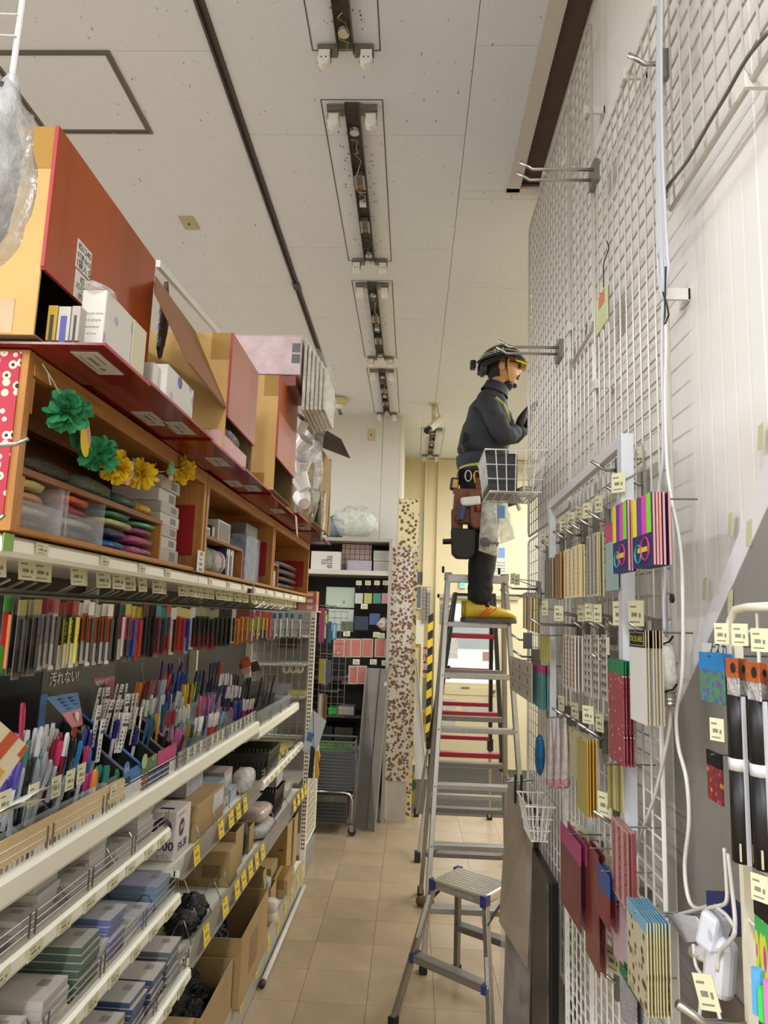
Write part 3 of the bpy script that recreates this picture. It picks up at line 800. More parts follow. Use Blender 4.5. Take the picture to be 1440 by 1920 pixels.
# clear bins with packs of coloured tissue in them
for k, (ya, yb, cols) in enumerate(((1.345, 1.545, ('#4d2d22', '#a3a09a', '#c98f62', '#c4b46a')), (1.56, 1.755, ('#4a3f38', '#9d9892', '#8e1f32', '#c9541a')))):
    t = T('clear_bin', ('left' if k == 0 else 'right') + ' clear plastic bin in the near wooden box', 'bin', (gx(-.17, ya), (ya + yb) / 2, ZB))
    x0, x1 = gx(-.28, ya), gx(-.085, ya)
    for bx in ((x0, x1, ya, ya + .003, ZB, ZB + .113), (x0, x1, yb - .003, yb, ZB, ZB + .113), (x1 - .003, x1, ya, yb, ZB, ZB + .06), (x0, x1, ya, yb, ZB, ZB + .003)):
        O('wall', B().box(*bx), mat('#ffffff', .1, 0, 'film', a=.12), t, world=True)
    for i, c in enumerate(cols):
        pillow('tissue_pack', f'{("brown","grey","peach","cream")[i] if k == 0 else ("dark brown","grey","wine red","orange")[i]} tissue pack inside the {"left" if k == 0 else "right"} clear bin', 'pack', x0 + .006, x1 - .006, ya + .006, yb - .006 - (.04 if i > 1 else 0), ZB + .004 + i * .027, ZB + .029 + i * .027, cm(c), seed=i + k * 5)
for i, (ya, yb, za, zc, c, nm) in enumerate(((1.77, 1.93, 0, .03, '#2f6a9e', 'bright blue'), (1.775, 1.935, .031, .062, '#2b2446', 'navy'), (1.94, 2.13, 0, .03, '#a24c77', 'mauve pink'), (1.94, 2.135, .031, .06, '#b35a80', 'rose pink'),
                                            (1.945, 2.12, .061, .083, '#9d4a70', 'dusky pink'), (1.77, 1.99, .063, .085, '#c9bd7c', 'pale yellow'), (1.78, 1.95, .086, .106, '#2f7a5c', 'dark green'), (1.99, 2.13, .084, .104, '#5fae78', 'light green'))):
    pillow('tissue_pack', f'{nm} tissue pack in the loose pile beside the clear bins', 'pack', gx(-.27, ya), gx(-.088, ya), ya, yb, ZB + za + .001, ZB + zc, cm(c), seed=i + 20)
ZU = 1.9785
for i, (ya, yb, h, c, nm) in enumerate(((1.42, 1.62, .05, '#4a4038', 'dark clear'), (1.63, 1.85, .05, '#5c6a52', 'greyish green'), (1.86, 2.0, .04, '#3b5a48', 'deep green'), (2.01, 2.14, .04, '#cf9f1c', 'golden yellow'))):
    pillow('tissue_pack', f'{nm} shiny pack lying on the inner shelf of the near wooden box', 'pack', gx(-.27, ya), gx(-.1, ya), ya, yb, ZU + .0005, ZU + h, cm(c), seed=i + 40)
GBX = mat('#a89f93', .6, 0, 'print', scale=40, ms=.02); GB2 = mat('#c3bbad', .6)
zz = ZB
for i, (h, x1_) in enumerate(((.045, -.095), (.036, -.10), (.036, -.098), (.036, -.10), (.034, -.10), (.042, -.11), (.04, -.105))):
    ya = 2.17; t = T('small_grey_box', f'small grey stock box, {NTH[i]} from the bottom of the stack in the wooden box', 'box', (gx(-.17, ya), 2.25, zz))
    O('body', B().box(gx(-.26, ya), gx(x1_, ya), 2.165, 2.345 - .01 * (i % 3), zz + .0005, zz + h), GB2 if i % 2 else mat('#b0a89c', .6), t, world=True, bevel=.001)
    O('printed_label', B().box(gx(x1_, ya), gx(x1_, ya) + .0006, 2.26, 2.31, zz + .008, zz + h - .008), mat('#7a726a', .6), t, world=True)
    zz += h + .0005
# second box
for i, (ya, yb, h, c, nm, dz) in enumerate(((2.54, 2.70, .035, '#d8d3c6', 'white printed', 0), (2.545, 2.66, .032, '#c9c3b2', 'grey-white wrapped', .0365), (2.715, 2.76, .05, '#2c2a28', 'black labelled', 0), (2.80, 2.99, .085, '#cbc6bc', 'tall pale grey', 0))):
    t = T('stock_box', f'{nm} stock box on the inner shelf of the middle wooden box', 'box', (gx(-.17, ya), (ya + yb) / 2, 1.991 + dz))
    O('body', B().box(gx(-.25, ya), gx(-.1, ya), ya, yb, 1.9905 + dz, 1.99 + h + dz), mat(c, .5), t, world=True, bevel=.001)
    O('printed_label', B().box(gx(-.1, ya), gx(-.1, ya) + .0006, ya + .01, yb - .01, 1.998 + dz, 1.983 + h + dz), mat('#8d867a' if i != 2 else '#d5d0c4', .6, 0, 'print', scale=70, ms=.05, ink='#3b3833'), t, world=True)
for i, (ya, yb, h, c, nm) in enumerate(((2.545, 2.63, .085, '#8e8b87', 'grey'), (2.635, 2.76, .10, '#8d8c7c', 'olive film'), (2.77, 2.87, .10, '#b7b3ae', 'white film'), (2.875, 2.905, .10, '#c9a7a0', 'pale pink'))):
    pillow('film_pack', f'{nm} pack standing low in the middle wooden box', 'pack', gx(-.22, ya), gx(-.09, ya), ya, yb, ZB + .0005, ZB + h, cm(c), seed=60 + i)
for i, (ya, c, nm) in enumerate(((2.915, '#2f2b63', 'dark blue'), (2.945, '#d3d0cc', 'white'), (2.975, '#35306e', 'indigo'), (3.005, '#c9c6c0', 'pale'))):
    t = T('flat_file', f'{nm} flat file standing in the middle wooden box', 'file', (gx(-.16, ya), ya + .012, ZB))
    O('cover', B().box(gx(-.27, ya), gx(-.092, ya), ya, ya + .024, ZB + .0005, ZB + .115), mat(c, .4), t, world=True)
    O('label', B().box(gx(-.092, ya), gx(-.092, ya) + .0006, ya + .004, ya + .02, ZB + .09, ZB + .108), WHITE, t, world=True)
bs = T('blue_sheet_pack', 'large blue sheet pack in clear film standing in the middle wooden box', 'pack', (gx(-.2, 3.3), 3.35, ZB))
O('sheet', B().box(gx(-.27, 3.3), gx(-.085, 3.3), 3.19, 3.47, ZB + .0005, ZB + .205), mat('#3f6a98', .35), bs, world=True)
O('film', B().box(gx(-.275, 3.3), gx(-.08, 3.3), 3.185, 3.475, ZB + .0003, ZB + .209), CLEARW, bs, world=True)
O('edge', B().box(gx(-.084, 3.3), gx(-.08, 3.3), 3.455, 3.475, ZB + .0005, ZB + .205), mat('#b58aa8', .5), bs, world=True)
O('top_box', B().box(gx(-.27, 3.3), gx(-.09, 3.3), 3.2, 3.44, ZB + .21, ZB + .262), mat('#6d6862', .6), bs, world=True)
# third box
for i, (ya, yb, za, h, c, nm) in enumerate(((3.74, 3.90, 1.9855, .08, '#1f6b54', 'green'), (3.735, 3.80, ZB + .0005, .10, '#7b6d92', 'lilac'), (3.81, 3.86, ZB + .0005, .10, '#4a3a72', 'purple'), (3.865, 3.95, ZB + .0005, .09, '#a79ab8', 'pale violet'))):
    t = T('small_book', f'{nm} small book in the far wooden box', 'book', (gx(-.16, ya), (ya + yb) / 2, za))
    O('cover', B().box(gx(-.25, ya), gx(-.095, ya), ya, yb, za, za + h), mat(c, .45), t, world=True)
    O('cover_print', B().box(gx(-.095, ya), gx(-.095, ya) + .0006, ya + .01, yb - .01, za + .015, za + h - .02), mat('#b9b2bd', .5), t, world=True)
for i in range(4): pillow('black_pack', f'flat black pack, {NTH[i]} from the bottom in the far wooden box', 'pack', gx(-.25, 4.2), gx(-.09, 4.2), 4.02, 4.7, ZB + .001 + i * .041, ZB + .04 + i * .041, cm('#1c1b1c'), seed=80 + i)
# small orange boxes at the end of the run
for i in range(3):
    c0 = at(596, 1108 - i * 13, X=-.66)
    t = T('small_orange_box', f'small orange printed box at the end of the top shelf, {("lowest", "middle", "uppermost")[i]}', 'box', (-.70, 5.0, 1.78 + i * .045))
    O('body', B().box(-.78, -.655, 4.93, 5.06, 1.741 + i * .0455, 1.786 + i * .0455), mat(('#b98c84', '#b06a44', '#b77048')[i], .5), t, world=True)
    O('printed_mark', B().box(-.72, -.68, 4.9292, 4.93, 1.752 + i * .0455, 1.776 + i * .0455), mat('#e0cfc2', .5), t, world=True)
O('support_shelf', sk(B().box(-.2, .01, 4.92, 5.1, 1.735, 1.7405)), CREAM, end, world=True)
# binder clip hanging on the top price rail, two price stickers on the box edge
bc = T('binder_clip', 'black binder clip on the top price rail below the blue sheet', 'clip', at(470, 1112, X=-.74))
c = at(470, 1108, X=gx(-.066, 3.4)); O('body', B().bar((c.x, c.y - .03, c.z), (c.x, c.y + .03, c.z), .016, .02), BLACK, bc, world=True)
O('handle', B().tube([c + V((.006, -.012, 0)), c + V((.012, -.006, .035)), c + V((.012, .006, .035)), c + V((.006, .012, 0))], .0014, 5), CHROME, bc, world=True)
c = at(376, 1052, X=gx(-.052, 2.5))
ps = T('paper_sticker', 'printed price slip hanging between the near and middle wooden boxes', 'label', (c.x, c.y, c.z - .03))
O('slip', B().box(c.x, c.x + .0008, c.y - .04, c.y + .04, c.z - .038, c.z + .035), STK, ps, world=True)
for i, q in enumerate(('6305', 'No.11', '透明袋', '1袋10枚')): text(q, .013 if i < 1 else .009, BLACK, ps, V((c.x + .0012, c.y, c.z + .024 - i * .018)) - V(ps.location), FACE_L, wmax=.07, bold=.015)
gt = T('green_tape', 'strip of green tape at the near end of the top price rail', 'tape', G(-.07, 1.31, 1.80))
O('strip', sk(B().box(-.0702, -.068, 1.301, 1.335, 1.805, 1.838)), mat('#7fa84e', .5), gt, world=True)
# ================================================================ hooks and hanging pen packs
random.seed(21)
HK = []
for i in range(3):
    u = T('hook_rail', ('near', 'middle', 'far')[i] + ' rail of steel display hooks with price cards below the top shelf', 'hook rail', (gx(-.3, BY[i] + .6), BY[i] + .6, 1.70))
    O('rail', sk(B().box(-.445, -.43, BY[i] + .02, BY[i + 1] - .025, 1.73, 1.75)), STEEL, u, world=True)
    y = BY[i] + .05; k = 0
    while y < BY[i + 1] - .04:
        tt = -.155 + random.uniform(-.012, .012)
        h = B(); h.tube([(-.43, y, 1.74), (tt - .03, y, 1.738), (tt, y + .012, 1.758)], .0034, 5)
        O('hook', sk(h), STEEL, u, world=True)
        if k % 3 != 2 or y > 2.6:
            put(TAG_M, 'price_card', u, G(tt + .015, y + random.uniform(-.006, .006), 1.782), (random.uniform(-.05, .05), -.12, random.uniform(-.45, -.1)), (1, 1, .8))
        y += .062; k += 1

def packmesh(kind, w, h, hd, up, lo, pen, htop=.2):
    r = {}
    b = B(); b.box(-.0012, .0004, -w / 2, w / 2, -h, -h * htop); b.use(1); b.box(.0004, .0010, -w * .42, w * .42, -h * .62, -h * htop); b.use(2); b.box(.0004, .0010, -w * .42, w * .42, -h * .97, -h * .62)
    me = b.mesh('backing_card'); [me.materials.append(mat(c, .4)) for c in ('#5d584f', up, lo)]; r['backing_card'] = me
    b = B(); b.box(-.0014, .0014, -w / 2, w / 2, -h * htop, 0); me = b.mesh('header_card'); me.materials.append(mat(hd, .45)); r['header_card'] = me
    b = B(); b.tube([(.006, w * .1, -h * .92), (.006, w * .1, -h * .9), (.006, w * .1, -h * .5), (.0062, w * .1, -h * .48), (.0062, w * .1, -h * (htop + .04))], [.002, .0045, .0045, .0052, .0052], 6)
    me = b.mesh('pen'); me.materials.append(mat(pen, .3)); r['pen'] = me
    b = B(); b.box(.0122, .0126, -w / 2, w / 2, -h, -h * htop); me = b.mesh('film'); me.materials.append(mat('#ffffff', .06, 0, 'film', a=.04)); r['film'] = me
    return r
PT = {'grn': ('#3f8a3a', '#b5322a', '#3f8a3a', '#c9682a'), 'clrdark': ('#2a2622', '#332f29', '#211e1b', '#111010'), 'yelblk': ('#8f8148', '#4f4a3c', '#35322a', '#141210'),
      'redhd': ('#8e2430', '#a39b92', '#d8cfc4', '#2b2422'), 'mygrn': ('#8a2a22', '#20331f', '#e2e0d6', '#d3c23a'), 'myor': ('#d9d2c6', '#c2561c', '#e4e0d8', '#24201c'),
      'label': ('#1f6a58', '#9a2a44', '#d9d6cc', '#cfcac0'), 'pinkblk': ('#b7a034', '#c24058', '#3a3a3c', '#1a1a1c'), 'pinkblu': ('#b7a034', '#c24058', '#2b4fa8', '#2444a0'), 'pinkred': ('#b7a034', '#b83a48', '#c2502a', '#b53a2a'),
      'dark': ('#4a2a24', '#201e1e', '#2a2624', '#141314'), 'mag': ('#1f7a72', '#8c1f3e', '#8c1f3e', '#2a1a22'), 'redtl': ('#a3343a', '#2b7f86', '#a3273a', '#86202e'), 'whtblk': ('#cfc8b8', '#d9d4ca', '#c9bd8a', '#1a1a1a'),
      'redw': ('#c2b36a', '#a8483a', '#b03a30', '#a8322a'), 'blu': ('#c2b36a', '#2f3f9a', '#8f98b8', '#26368f'), 'olive': ('#8f8a66', '#3d3d28', '#8a2a2c', '#23231c'), 'orng': ('#7a1f1a', '#d9861f', '#b5601f', '#d07a1c'),
      'ylpk': ('#b03a4c', '#c2bf3a', '#b0457a', '#c9c43a'), 'ylbl': ('#c2602a', '#d9a81f', '#2f3f8a', '#d9a51f'), 'pink': ('#c24868', '#d9704a', '#c25a7a', '#d3486a'), 'white': ('#2f6a86', '#cfd0cc', '#8e908c', '#dcdcd6')}
PM = {k: packmesh(k, .024, .165, *v) for k, v in PT.items()}
PN = {'grn': 'green-headed', 'clrdark': 'clear-bagged dark', 'yelblk': 'yellow-topped black', 'redhd': 'red-headed', 'mygrn': 'green marker', 'myor': 'orange and white marker', 'label': 'white-labelled green', 'pinkblk': 'yellow-headed black', 'pinkblu': 'yellow-headed blue',
      'pinkred': 'yellow-headed red', 'dark': 'dark', 'mag': 'magenta lettered', 'redtl': 'red and teal', 'whtblk': 'white and black', 'redw': 'red striped', 'blu': 'blue striped', 'olive': 'olive and red', 'orng': 'orange', 'ylpk': 'yellow and pink', 'ylbl': 'yellow with blue band', 'pink': 'bright pink', 'white': 'white-cased'}
seq = [(10, 'grn'), (25, 'clrdark'), (37, 'yelblk'), (48, 'yelblk'), (57, 'yelblk'), (66, 'yelblk'), (80, 'redhd'), (91, 'redhd'), (101, 'redhd'), (115, 'mygrn'), (126, 'mygrn'), (138, 'mygrn'), (149, 'myor'), (158, 'myor'), (168, 'myor'), (181, 'myor'), (193, 'myor'),
       (204, 'myor'), (214, 'dark'), (226, 'label'), (237, 'pinkblk'), (248, 'pinkblu'), (260, 'pinkred'), (270, 'dark'), (278, 'dark'), (285, 'dark'), (294, 'mag'), (302, 'mag'), (313, 'redtl'), (323, 'whtblk'), (332, 'redw'), (341, 'redw'), (350, 'blu'), (359, 'whtblk'), (368, 'olive'),
       (378, 'olive'), (386, 'olive'), (394, 'olive'), (403, 'olive'), (412, 'clrdark'), (420, 'clrdark'), (428, 'clrdark'), (436, 'whtblk'), (444, 'orng'), (452, 'orng'), (461, 'orng'), (471, 'ylpk'), (481, 'ylpk'), (491, 'ylbl'), (498, 'ylbl'), (505, 'pink'), (513, 'white'), (524, 'white'), (536, 'white'), (546, 'white'), (561, 'white')]
cnt = {}; tot = {}
for _, k in seq: tot[k] = tot.get(k, 0) + 1
for i, (px_, k) in enumerate(seq):
    X = -.845 + (i % 3) * .012
    p = at(px_, 1185, X=X)
    if p.y > 4.86: X = X * 4.86 / p.y; p = at(px_, 1185, X=X)
    cnt[k] = cnt.get(k, 0) + 1
    lab = f'{PN[k]} pen pack hanging from the hook rail' if tot[k] == 1 else f'{PN[k]} pen pack on the hooks, {NTH[cnt[k] - 1]} of its kind from the left'
    t = T('pen_pack', lab, 'pen pack', (X, p.y, 1.725 - random.uniform(0, .012)), rz=random.uniform(-.2, .05) - min(1.15, max(0, (p.y - 1.7) * .6)), group='hanging pen packs')
    for nm, me in PM[k].items():
        if nm != 'film': put(me, nm, t, (0, 0, 0), world=False)
    if k in ('myor', 'mygrn'):
        text('\n'.join('マイネーム'), .0085, mat('#e0d23c', .5) if k == 'mygrn' else BLACK, t, (.0128, -.004, -.075), FACE_L, bold=.01)
    if k == 'label': text('Begin', .009, mat('#b03a44', .5), t, (.0128, 0, -.14), (PI / 2, -PI / 2, PI / 2))

# ================================================================ pen trays on the pen shelf
ZP = 1.1375
M_TRAY = mat('#1d1c1c', .35); M_ACR = mat('#d9dcdf', .08, 0, 'film', a=.28)
# dark stepped tray of the near unit
tr = T('pen_tray', 'black stepped pen tray behind the cream board on the near shelf', 'tray', (gx(-.25, 1.7), 1.7, ZP))
for j, (ta, tb2, h) in enumerate(((-.16, -.115, .045), (-.245, -.165, .10), (-.33, -.25, .16))): O('step', sk(B().box(ta, tb2, 1.31, 2.02, ZP + .0005, ZP + h)), M_TRAY, tr, world=True)
for yy in (1.45, 1.6, 1.75, 1.9, 2.02):
    O('divider', sk(B().add([(-.34, yy, ZP), (-.115, yy, ZP), (-.115, yy, ZP + .06), (-.34, yy, ZP + .24), (-.34, yy + .003, ZP), (-.115, yy + .003, ZP), (-.115, yy + .003, ZP + .06), (-.34, yy + .003, ZP + .24)],
                              [(0, 1, 2, 3), (7, 6, 5, 4), (1, 5, 6, 2), (2, 6, 7, 3)])), M_ACR, tr, world=True)
O('front_window', sk(B().box(-.113, -.110, 1.31, 2.02, ZP + .003, ZP + .115)), mat('#cfd4d6', .08, 0, 'film', a=.2), tr, world=True)
for q in ((8, 1505), (62, 1490), (105, 1475), (131, 1462), (152, 1450)):
    c = at(*q, X=gx(-.108, 1.7)); put(TAG_M, 'price_card', tr, c, (0, 0, 0), (1, .85, .8))
# cream cardboard board with a ruler print strip in front of it
cbp = T('cream_display_board', 'long cream cardboard display board with printed strip along the near pen shelf', 'board', (gx(-.1, 1.65), 1.65, ZP))
a_, c_ = G(-.10, 1.31, ZP + .001), G(-.10, 2.06, ZP + .001)
O('board', sk(B().box(-.1035, -.10, 1.305, 2.06, ZP + .001, ZP + .105)), mat('#d3b98a', .7), cbp, world=True)
O('printed_strip', sk(B().box(-.0998, -.098, 1.305, 2.06, ZP + .03, ZP + .052)), mat('#d8d2c4', .5, 0, 'print', scale=26, map=(1, 1, .3), ms=.09, ink='#4a2f1a'), cbp, world=True)
O('orange_strip', sk(B().box(-.0998, -.098, 1.305, 2.06, ZP + .001, ZP + .029)), mat('#b5762a', .6), cbp, world=True)
put(TAG_M, 'price_card', cbp, G(-.0975, 1.98, ZP + .085), (0, 0, 0), (1, .8, .55))
for i, q in enumerate(((60, 1508, 25), (25, 1530, 20))):
    c = at(q[0], q[1], X=-.79)
    O('paper_sheet', B().grid(lambda u, v: c + V((-.03 + .05 * v, -.09 + .2 * u, .012 * math.sin(u * 3 + i) + .02 * v)), 8, 4), PAPER, None, label=('upper' if i == 0 else 'lower') + ' loose white paper sheet lying on the near pen tray', cat='paper', smooth=True)
# header card of the refill display
hd = T('display_header', 'dark display header card with white lettering and a pink corner behind the refills', 'sign', (-1.0, 1.95, 1.42))
a_ = at(81, 1262, X=-.985); b_ = at(217, 1245, X=-.985); d_ = at(82, 1310, X=-.985); e_ = at(217, 1310, X=-.985)
O('card', B().box(-.990, -.985, a_.y, b_.y, 1.10, 1.56), mat('#15171f', .35), hd, world=True)
O('blue_band', B().box(-.985, -.9845, a_.y, a_.y + .035, 1.33, 1.47), mat('#2f74b8', .4), hd, world=True)
pa = at(176, 1272, X=-.984)
O('pink_corner', B().hexa((-.9845, at(176, 1290, X=-.984).y, 1.47), (-.9845, b_.y, 1.47), (-.9845, b_.y, at(215, 1268, X=-.984).z), (-.9845, pa.y, pa.z), (.0005, 0, 0)), mat('#a32a5e', .4), hd, world=True)
O('pink_column', B().box(-.9845, -.984, at(195, 1300, X=-.984).y, b_.y, 1.15, 1.47), mat('#8a2450', .4), hd, world=True)
c = at(121, 1272, X=-.984); text('汚れない!', .030, WHITE, hd, c - V(hd.location) + V((.001, 0, 0)), FACE_L)
c = at(192, 1280, X=-.9835); text('NEW! 0.7', .017, WHITE, hd, c - V(hd.location), FACE_L)
# refill trays: sloping boxes with coloured fronts
rt = T('refill_tray', 'slanted black refill trays with blue, green and pink front strips', 'tray', (gx(-.25, 2.2), 2.2, ZP))
O('floor', sk(B().hexa((-.36, 2.08, ZP + .20), (-.36, 2.50, ZP + .20), (-.12, 2.50, ZP + .012), (-.12, 2.08, ZP + .012), (0, 0, -.006))), M_TRAY, rt, world=True)
for yy, col in ((2.08, '#6a6f74'), (2.19, '#4a78b8'), (2.32, '#3f4a3a'), (2.40, '#6b6f72'), (2.495, '#c2618a')):
    O('divider', sk(B().hexa((-.36, yy, ZP + .19), (-.11, yy, ZP + .002), (-.11, yy, ZP + .11), (-.36, yy, ZP + .29), (0, .003, 0))), M_TRAY, rt, world=True)
    O('divider_edge', sk(B().hexa((-.36, yy - .001, ZP + .29), (-.11, yy - .001, ZP + .11), (-.11, yy - .001, ZP + .116), (-.36, yy - .001, ZP + .296), (0, .005, 0))), mat(col, .4), rt, world=True)
for ya, yb, col, z1 in ((2.085, 2.19, '#2f6fae', .115), (2.195, 2.32, '#4c7048', .12), (2.325, 2.495, '#b5316a', .125)):
    O('front_strip', sk(B().box(-.108, -.105, ya, yb, ZP + .075, ZP + z1)), mat(col, .4), rt, world=True)
for i, (ya, yb, col) in enumerate(((2.07, 2.19, '#dcd8d0'), (2.192, 2.235, '#b5603c'), (2.24, 2.30, '#27406e'), (2.305, 2.36, '#233a66'), (2.365, 2.43, '#1f2f5c'), (2.435, 2.495, '#d4d0c8'))):
    O('print_panel', sk(B().box(-.1055, -.103, ya, yb, ZP + .002, ZP + .073)), mat(col, .45), rt, world=True)
c = at(237, 1443, X=gx(-.10, 2.2)); O('badge', B().lathe([(.022, 0), (.022, .001)], 18, Matrix.Translation(c) @ Matrix.Rotation(PI / 2, 4, 'Y')), mat('#2c6fb0', .4), rt, world=True)
text('0.4', .016, WHITE, rt, c - V(rt.location) + V((.0015, 0, 0)), FACE_L)
c = at(271, 1427, X=gx(-.10, 2.3)); O('badge', B().lathe([(.021, 0), (.021, .001)], 18, Matrix.Translation(c) @ Matrix.Rotation(PI / 2, 4, 'Y')), mat('#9fb877', .5), rt, world=True)
c = at(235, 1466, X=gx(-.102, 2.15)); text('dry', .016, mat('#b5384a', .5), rt, c - V(rt.location), FACE_L)
c = at(242, 1462, X=gx(-.1, 2.15)); O('badge', B().lathe([(.010, 0), (.010, .001)], 14, Matrix.Translation(c) @ Matrix.Rotation(PI / 2, 4, 'Y')), BLACK, rt, world=True)
c = at(289, 1420, X=gx(-.104, 2.4)); text('0.7', .018, mat('#f0dcae', .5), rt, c - V(rt.location), FACE_L)
# blue slanted info panel
ip = T('info_sign', 'small slanted blue and red info panel beside the refills', 'sign', at(120, 1340, X=-.95))
O('panel', B().hexa(at(88, 1307, X=-.95), at(146, 1298, X=-.95), at(152, 1328, X=-.90), at(116, 1338, X=-.90), (0, 0, -.003)), mat('#6f8fb0', .4), ip, world=True)
O('red_band', B().hexa(at(116, 1338, X=-.90), at(152, 1328, X=-.90), at(156, 1358, X=-.88), at(135, 1364, X=-.88), (0, 0, -.003)), mat('#a82424', .4), ip, world=True)
for i in range(4):
    for j in range(2):
        c = at(112 + j * 18 + i * 4, 1312 + i * 6 - j * 3, X=-.938 + i * .008)
        O('print', B().cbox(c + V((.003, 0, .003)), (.012, .02, .001)), mat('#1f4f8f', .5), ip, world=True)
# clear front windows with tags, clear dividers for the middle unit
ac = T('acrylic_pen_rack', 'clear acrylic pen rack with curved dividers on the middle pen shelf', 'pen rack', (gx(-.2, 3.1), 3.1, ZP))
O('front_window', sk(B().box(-.107, -.104, 2.52, 3.69, ZP + .002, ZP + .088)), mat('#b9bcbd', .08, 0, 'film', a=.45), ac, world=True)
yy = 2.62
while yy < 3.6: put(TAG_M, 'price_card', ac, G(-.102, yy, ZP + .065), (0, 0, 0), (1, .5, .7)); yy += .075
for j, (ta, tb2, h) in enumerate(((-.2, -.11, .03), (-.28, -.205, .10), (-.37, -.285, .17))): O('step', sk(B().box(ta, tb2, 2.52, 3.69, ZP + .0005, ZP + h)), M_ACR, ac, world=True)
for yy in (2.86, 3.30):
    pl = [(-.40, 0), (-.115, 0)] + [(-.115 - .27 * math.sin(q) ** 1.0, .09 + .27 * (1 - math.cos(q))) for q in [PI / 2 * i / 7 for i in range(8)]]
    O('curved_divider', sk(B().prism(pl, .004, Matrix.Translation((0, yy, ZP)) @ Matrix.Rotation(PI / 2, 4, 'X'))), mat('#a7a49f', .12, .3, 'film', a=.6), ac, world=True)
ac2 = T('acrylic_pen_rack', 'clear acrylic tray at the far end of the pen shelf', 'pen rack', (gx(-.2, 4.3), 4.3, 1.104))
O('front_window', sk(B().box(-.11, -.107, 3.74, 4.7, 1.106, 1.21)), mat('#b9bcbd', .08, 0, 'film', a=.35), ac2, world=True)
O('end_window', sk(B().box(-.36, -.11, 4.697, 4.7, 1.106, 1.27)), mat('#b9bcbd', .08, 0, 'film', a=.35), ac2, world=True)
for j in range(3): O('step', sk(B().box(-.2 - .08 * j, -.13 - .08 * j, 3.74, 4.69, 1.1045, 1.14 + .07 * j)), M_TRAY, ac2, world=True)
O('blue_wedge', sk(B().prism([(-.30, 0), (-.12, 0), (-.16, .09), (-.22, .16), (-.30, .2)], .004, Matrix.Translation((0, 3.80, 1.11)) @ Matrix.Rotation(PI / 2, 4, 'X'))), mat('#1f2f6a', .4), ac2, world=True)

# ---------------------------------------------------------------- pens
def penmesh(body, cap, L=.14, r=.0052, clip=True):
    b = B(); b.tube([(0, 0, 0), (0, 0, L * .62)], r, 7); b.use(1); b.tube([(0, 0, L * .6), (0, 0, L * .95), (0, 0, L)], [r * 1.12, r * 1.12, r * .8], 7)
    if clip: b.box(r * 1.1, r * 1.1 + .0012, -.0015, .0015, L * .62, L * .93)
    me = b.mesh('pen'); me.materials.append(mat(body, .25)); me.materials.append(mat(cap, .25)); return me
def cardmesh(w=.020, h=.115):
    b = B(); b.box(-.002, .002, -w / 2, w / 2, 0, h); b.use(1); b.box(.002, .0026, -w * .45, w * .45, h * .66, h * .74)
    for k in range(5): b.box(.002, .0024, -w * .3, w * (.0 + .06 * (k % 3)), h * (.08 + .1 * k), h * (.13 + .1 * k))
    b.box(.002, .0024, -w * .3, w * .3, h * .8, h * .84); b.box(.002, .0024, -w * .12, w * .12, h * .88, h * .93)
    me = b.mesh('refill_card'); me.materials.append(mat('#d9d6ce', .35)); me.materials.append(mat('#2b2a2b', .4)); return me
REF = cardmesh(); REFS = cardmesh(.016, .10)
A_ = lambda x, y: (x / 6, 1280 + y / 6); B_ = lambda x, y: (180 + x / 6.545, 1230 + y / 6.545); C_ = lambda x, y: (360 + x / 5.538, 1080 + y / 5.538)
NP = 0
def cluster(label, pts, X, body, cap=None, L=.14, lean=.12, cat='pen', me=None, name='pen', zmin=None):
    m = me or penmesh(body, cap or body, L)
    for i, p in enumerate(sorted(pts)):
        q = at(*p, X=X + random.uniform(-.012, .012))
        rx = random.uniform(-lean, lean); ry = .10 + random.uniform(-.1, .1)
        d = Euler((rx, ry, 0)).to_matrix() @ V((0, 0, L))
        o = bpy.data.objects.new(name, m); COL.objects.link(o); o.location = q - d; o.rotation_euler = (rx, ry, random.uniform(-.3, .3))
        lim = (1.1375 if q.y < 3.69 else 1.105) + .004
        if o.location.z < lim: o.location.z = lim
        lb = label if len(pts) == 1 else f'{label}, {NTH[i]} from left'
        tag(o, lb, cat, label.split(' in ')[0].replace(' standing', '') + 's' if len(pts) > 1 else None)
A = lambda *a: [A_(x, y) for x, y in a]; Bq = lambda *a: [B_(x, y) for x, y in a]; C = lambda *a: [C_(x, y) for x, y in a]
cluster('tall magenta metallic pen leaning at the back of the near tray', A((255, 225)), -.88, '#a3284c', L=.15)
cluster('silver pen with clear cap standing in the near black tray', A((215, 570), (285, 535), (325, 530), (405, 510), (465, 490), (530, 470), (600, 455), (655, 520), (440, 620), (545, 600)), -.865, '#8f9296', '#c4c2c0')
cluster('dark red pen standing in the near black tray', A((620, 640), (660, 600), (700, 560)), -.86, '#7a1c2a', '#8d2430')
cluster('white-clipped red pen leaning in the near black tray', A((742, 565)), -.845, '#8d2430', '#dcd8d2')
cluster('blue highlighter-like pen standing in the near black tray front', A((845, 630), (925, 655), (1035, 735)), -.825, '#3a87b8', '#2f7fb5', lean=.3)
cluster('magenta pen standing in the front row of the near tray', A((705, 655), (985, 715)), -.82, '#c9cfd2', '#b5285a', lean=.2)
cluster('orange glue stick standing beside the red info band', A((865, 330)), -.90, '#cf4a20', '#e8e4dc', L=.09)
cluster('purple pen in the left front of the near tray', A((185, 960), (235, 890), (110, 1050), (60, 1075)), -.815, '#b9bcc4', '#4a3a86', lean=.2)
cluster('black pen in the left front of the near tray', A((285, 860), (335, 870), (365, 830), (775, 1050), (815, 620)), -.815, '#22242a', '#1a1a1c', lean=.2)
cluster('dark green pen in the left front of the near tray', A((385, 840), (485, 790), (500, 850), (330, 640)), -.825, '#9aa8a2', '#1f5a4a', lean=.2)
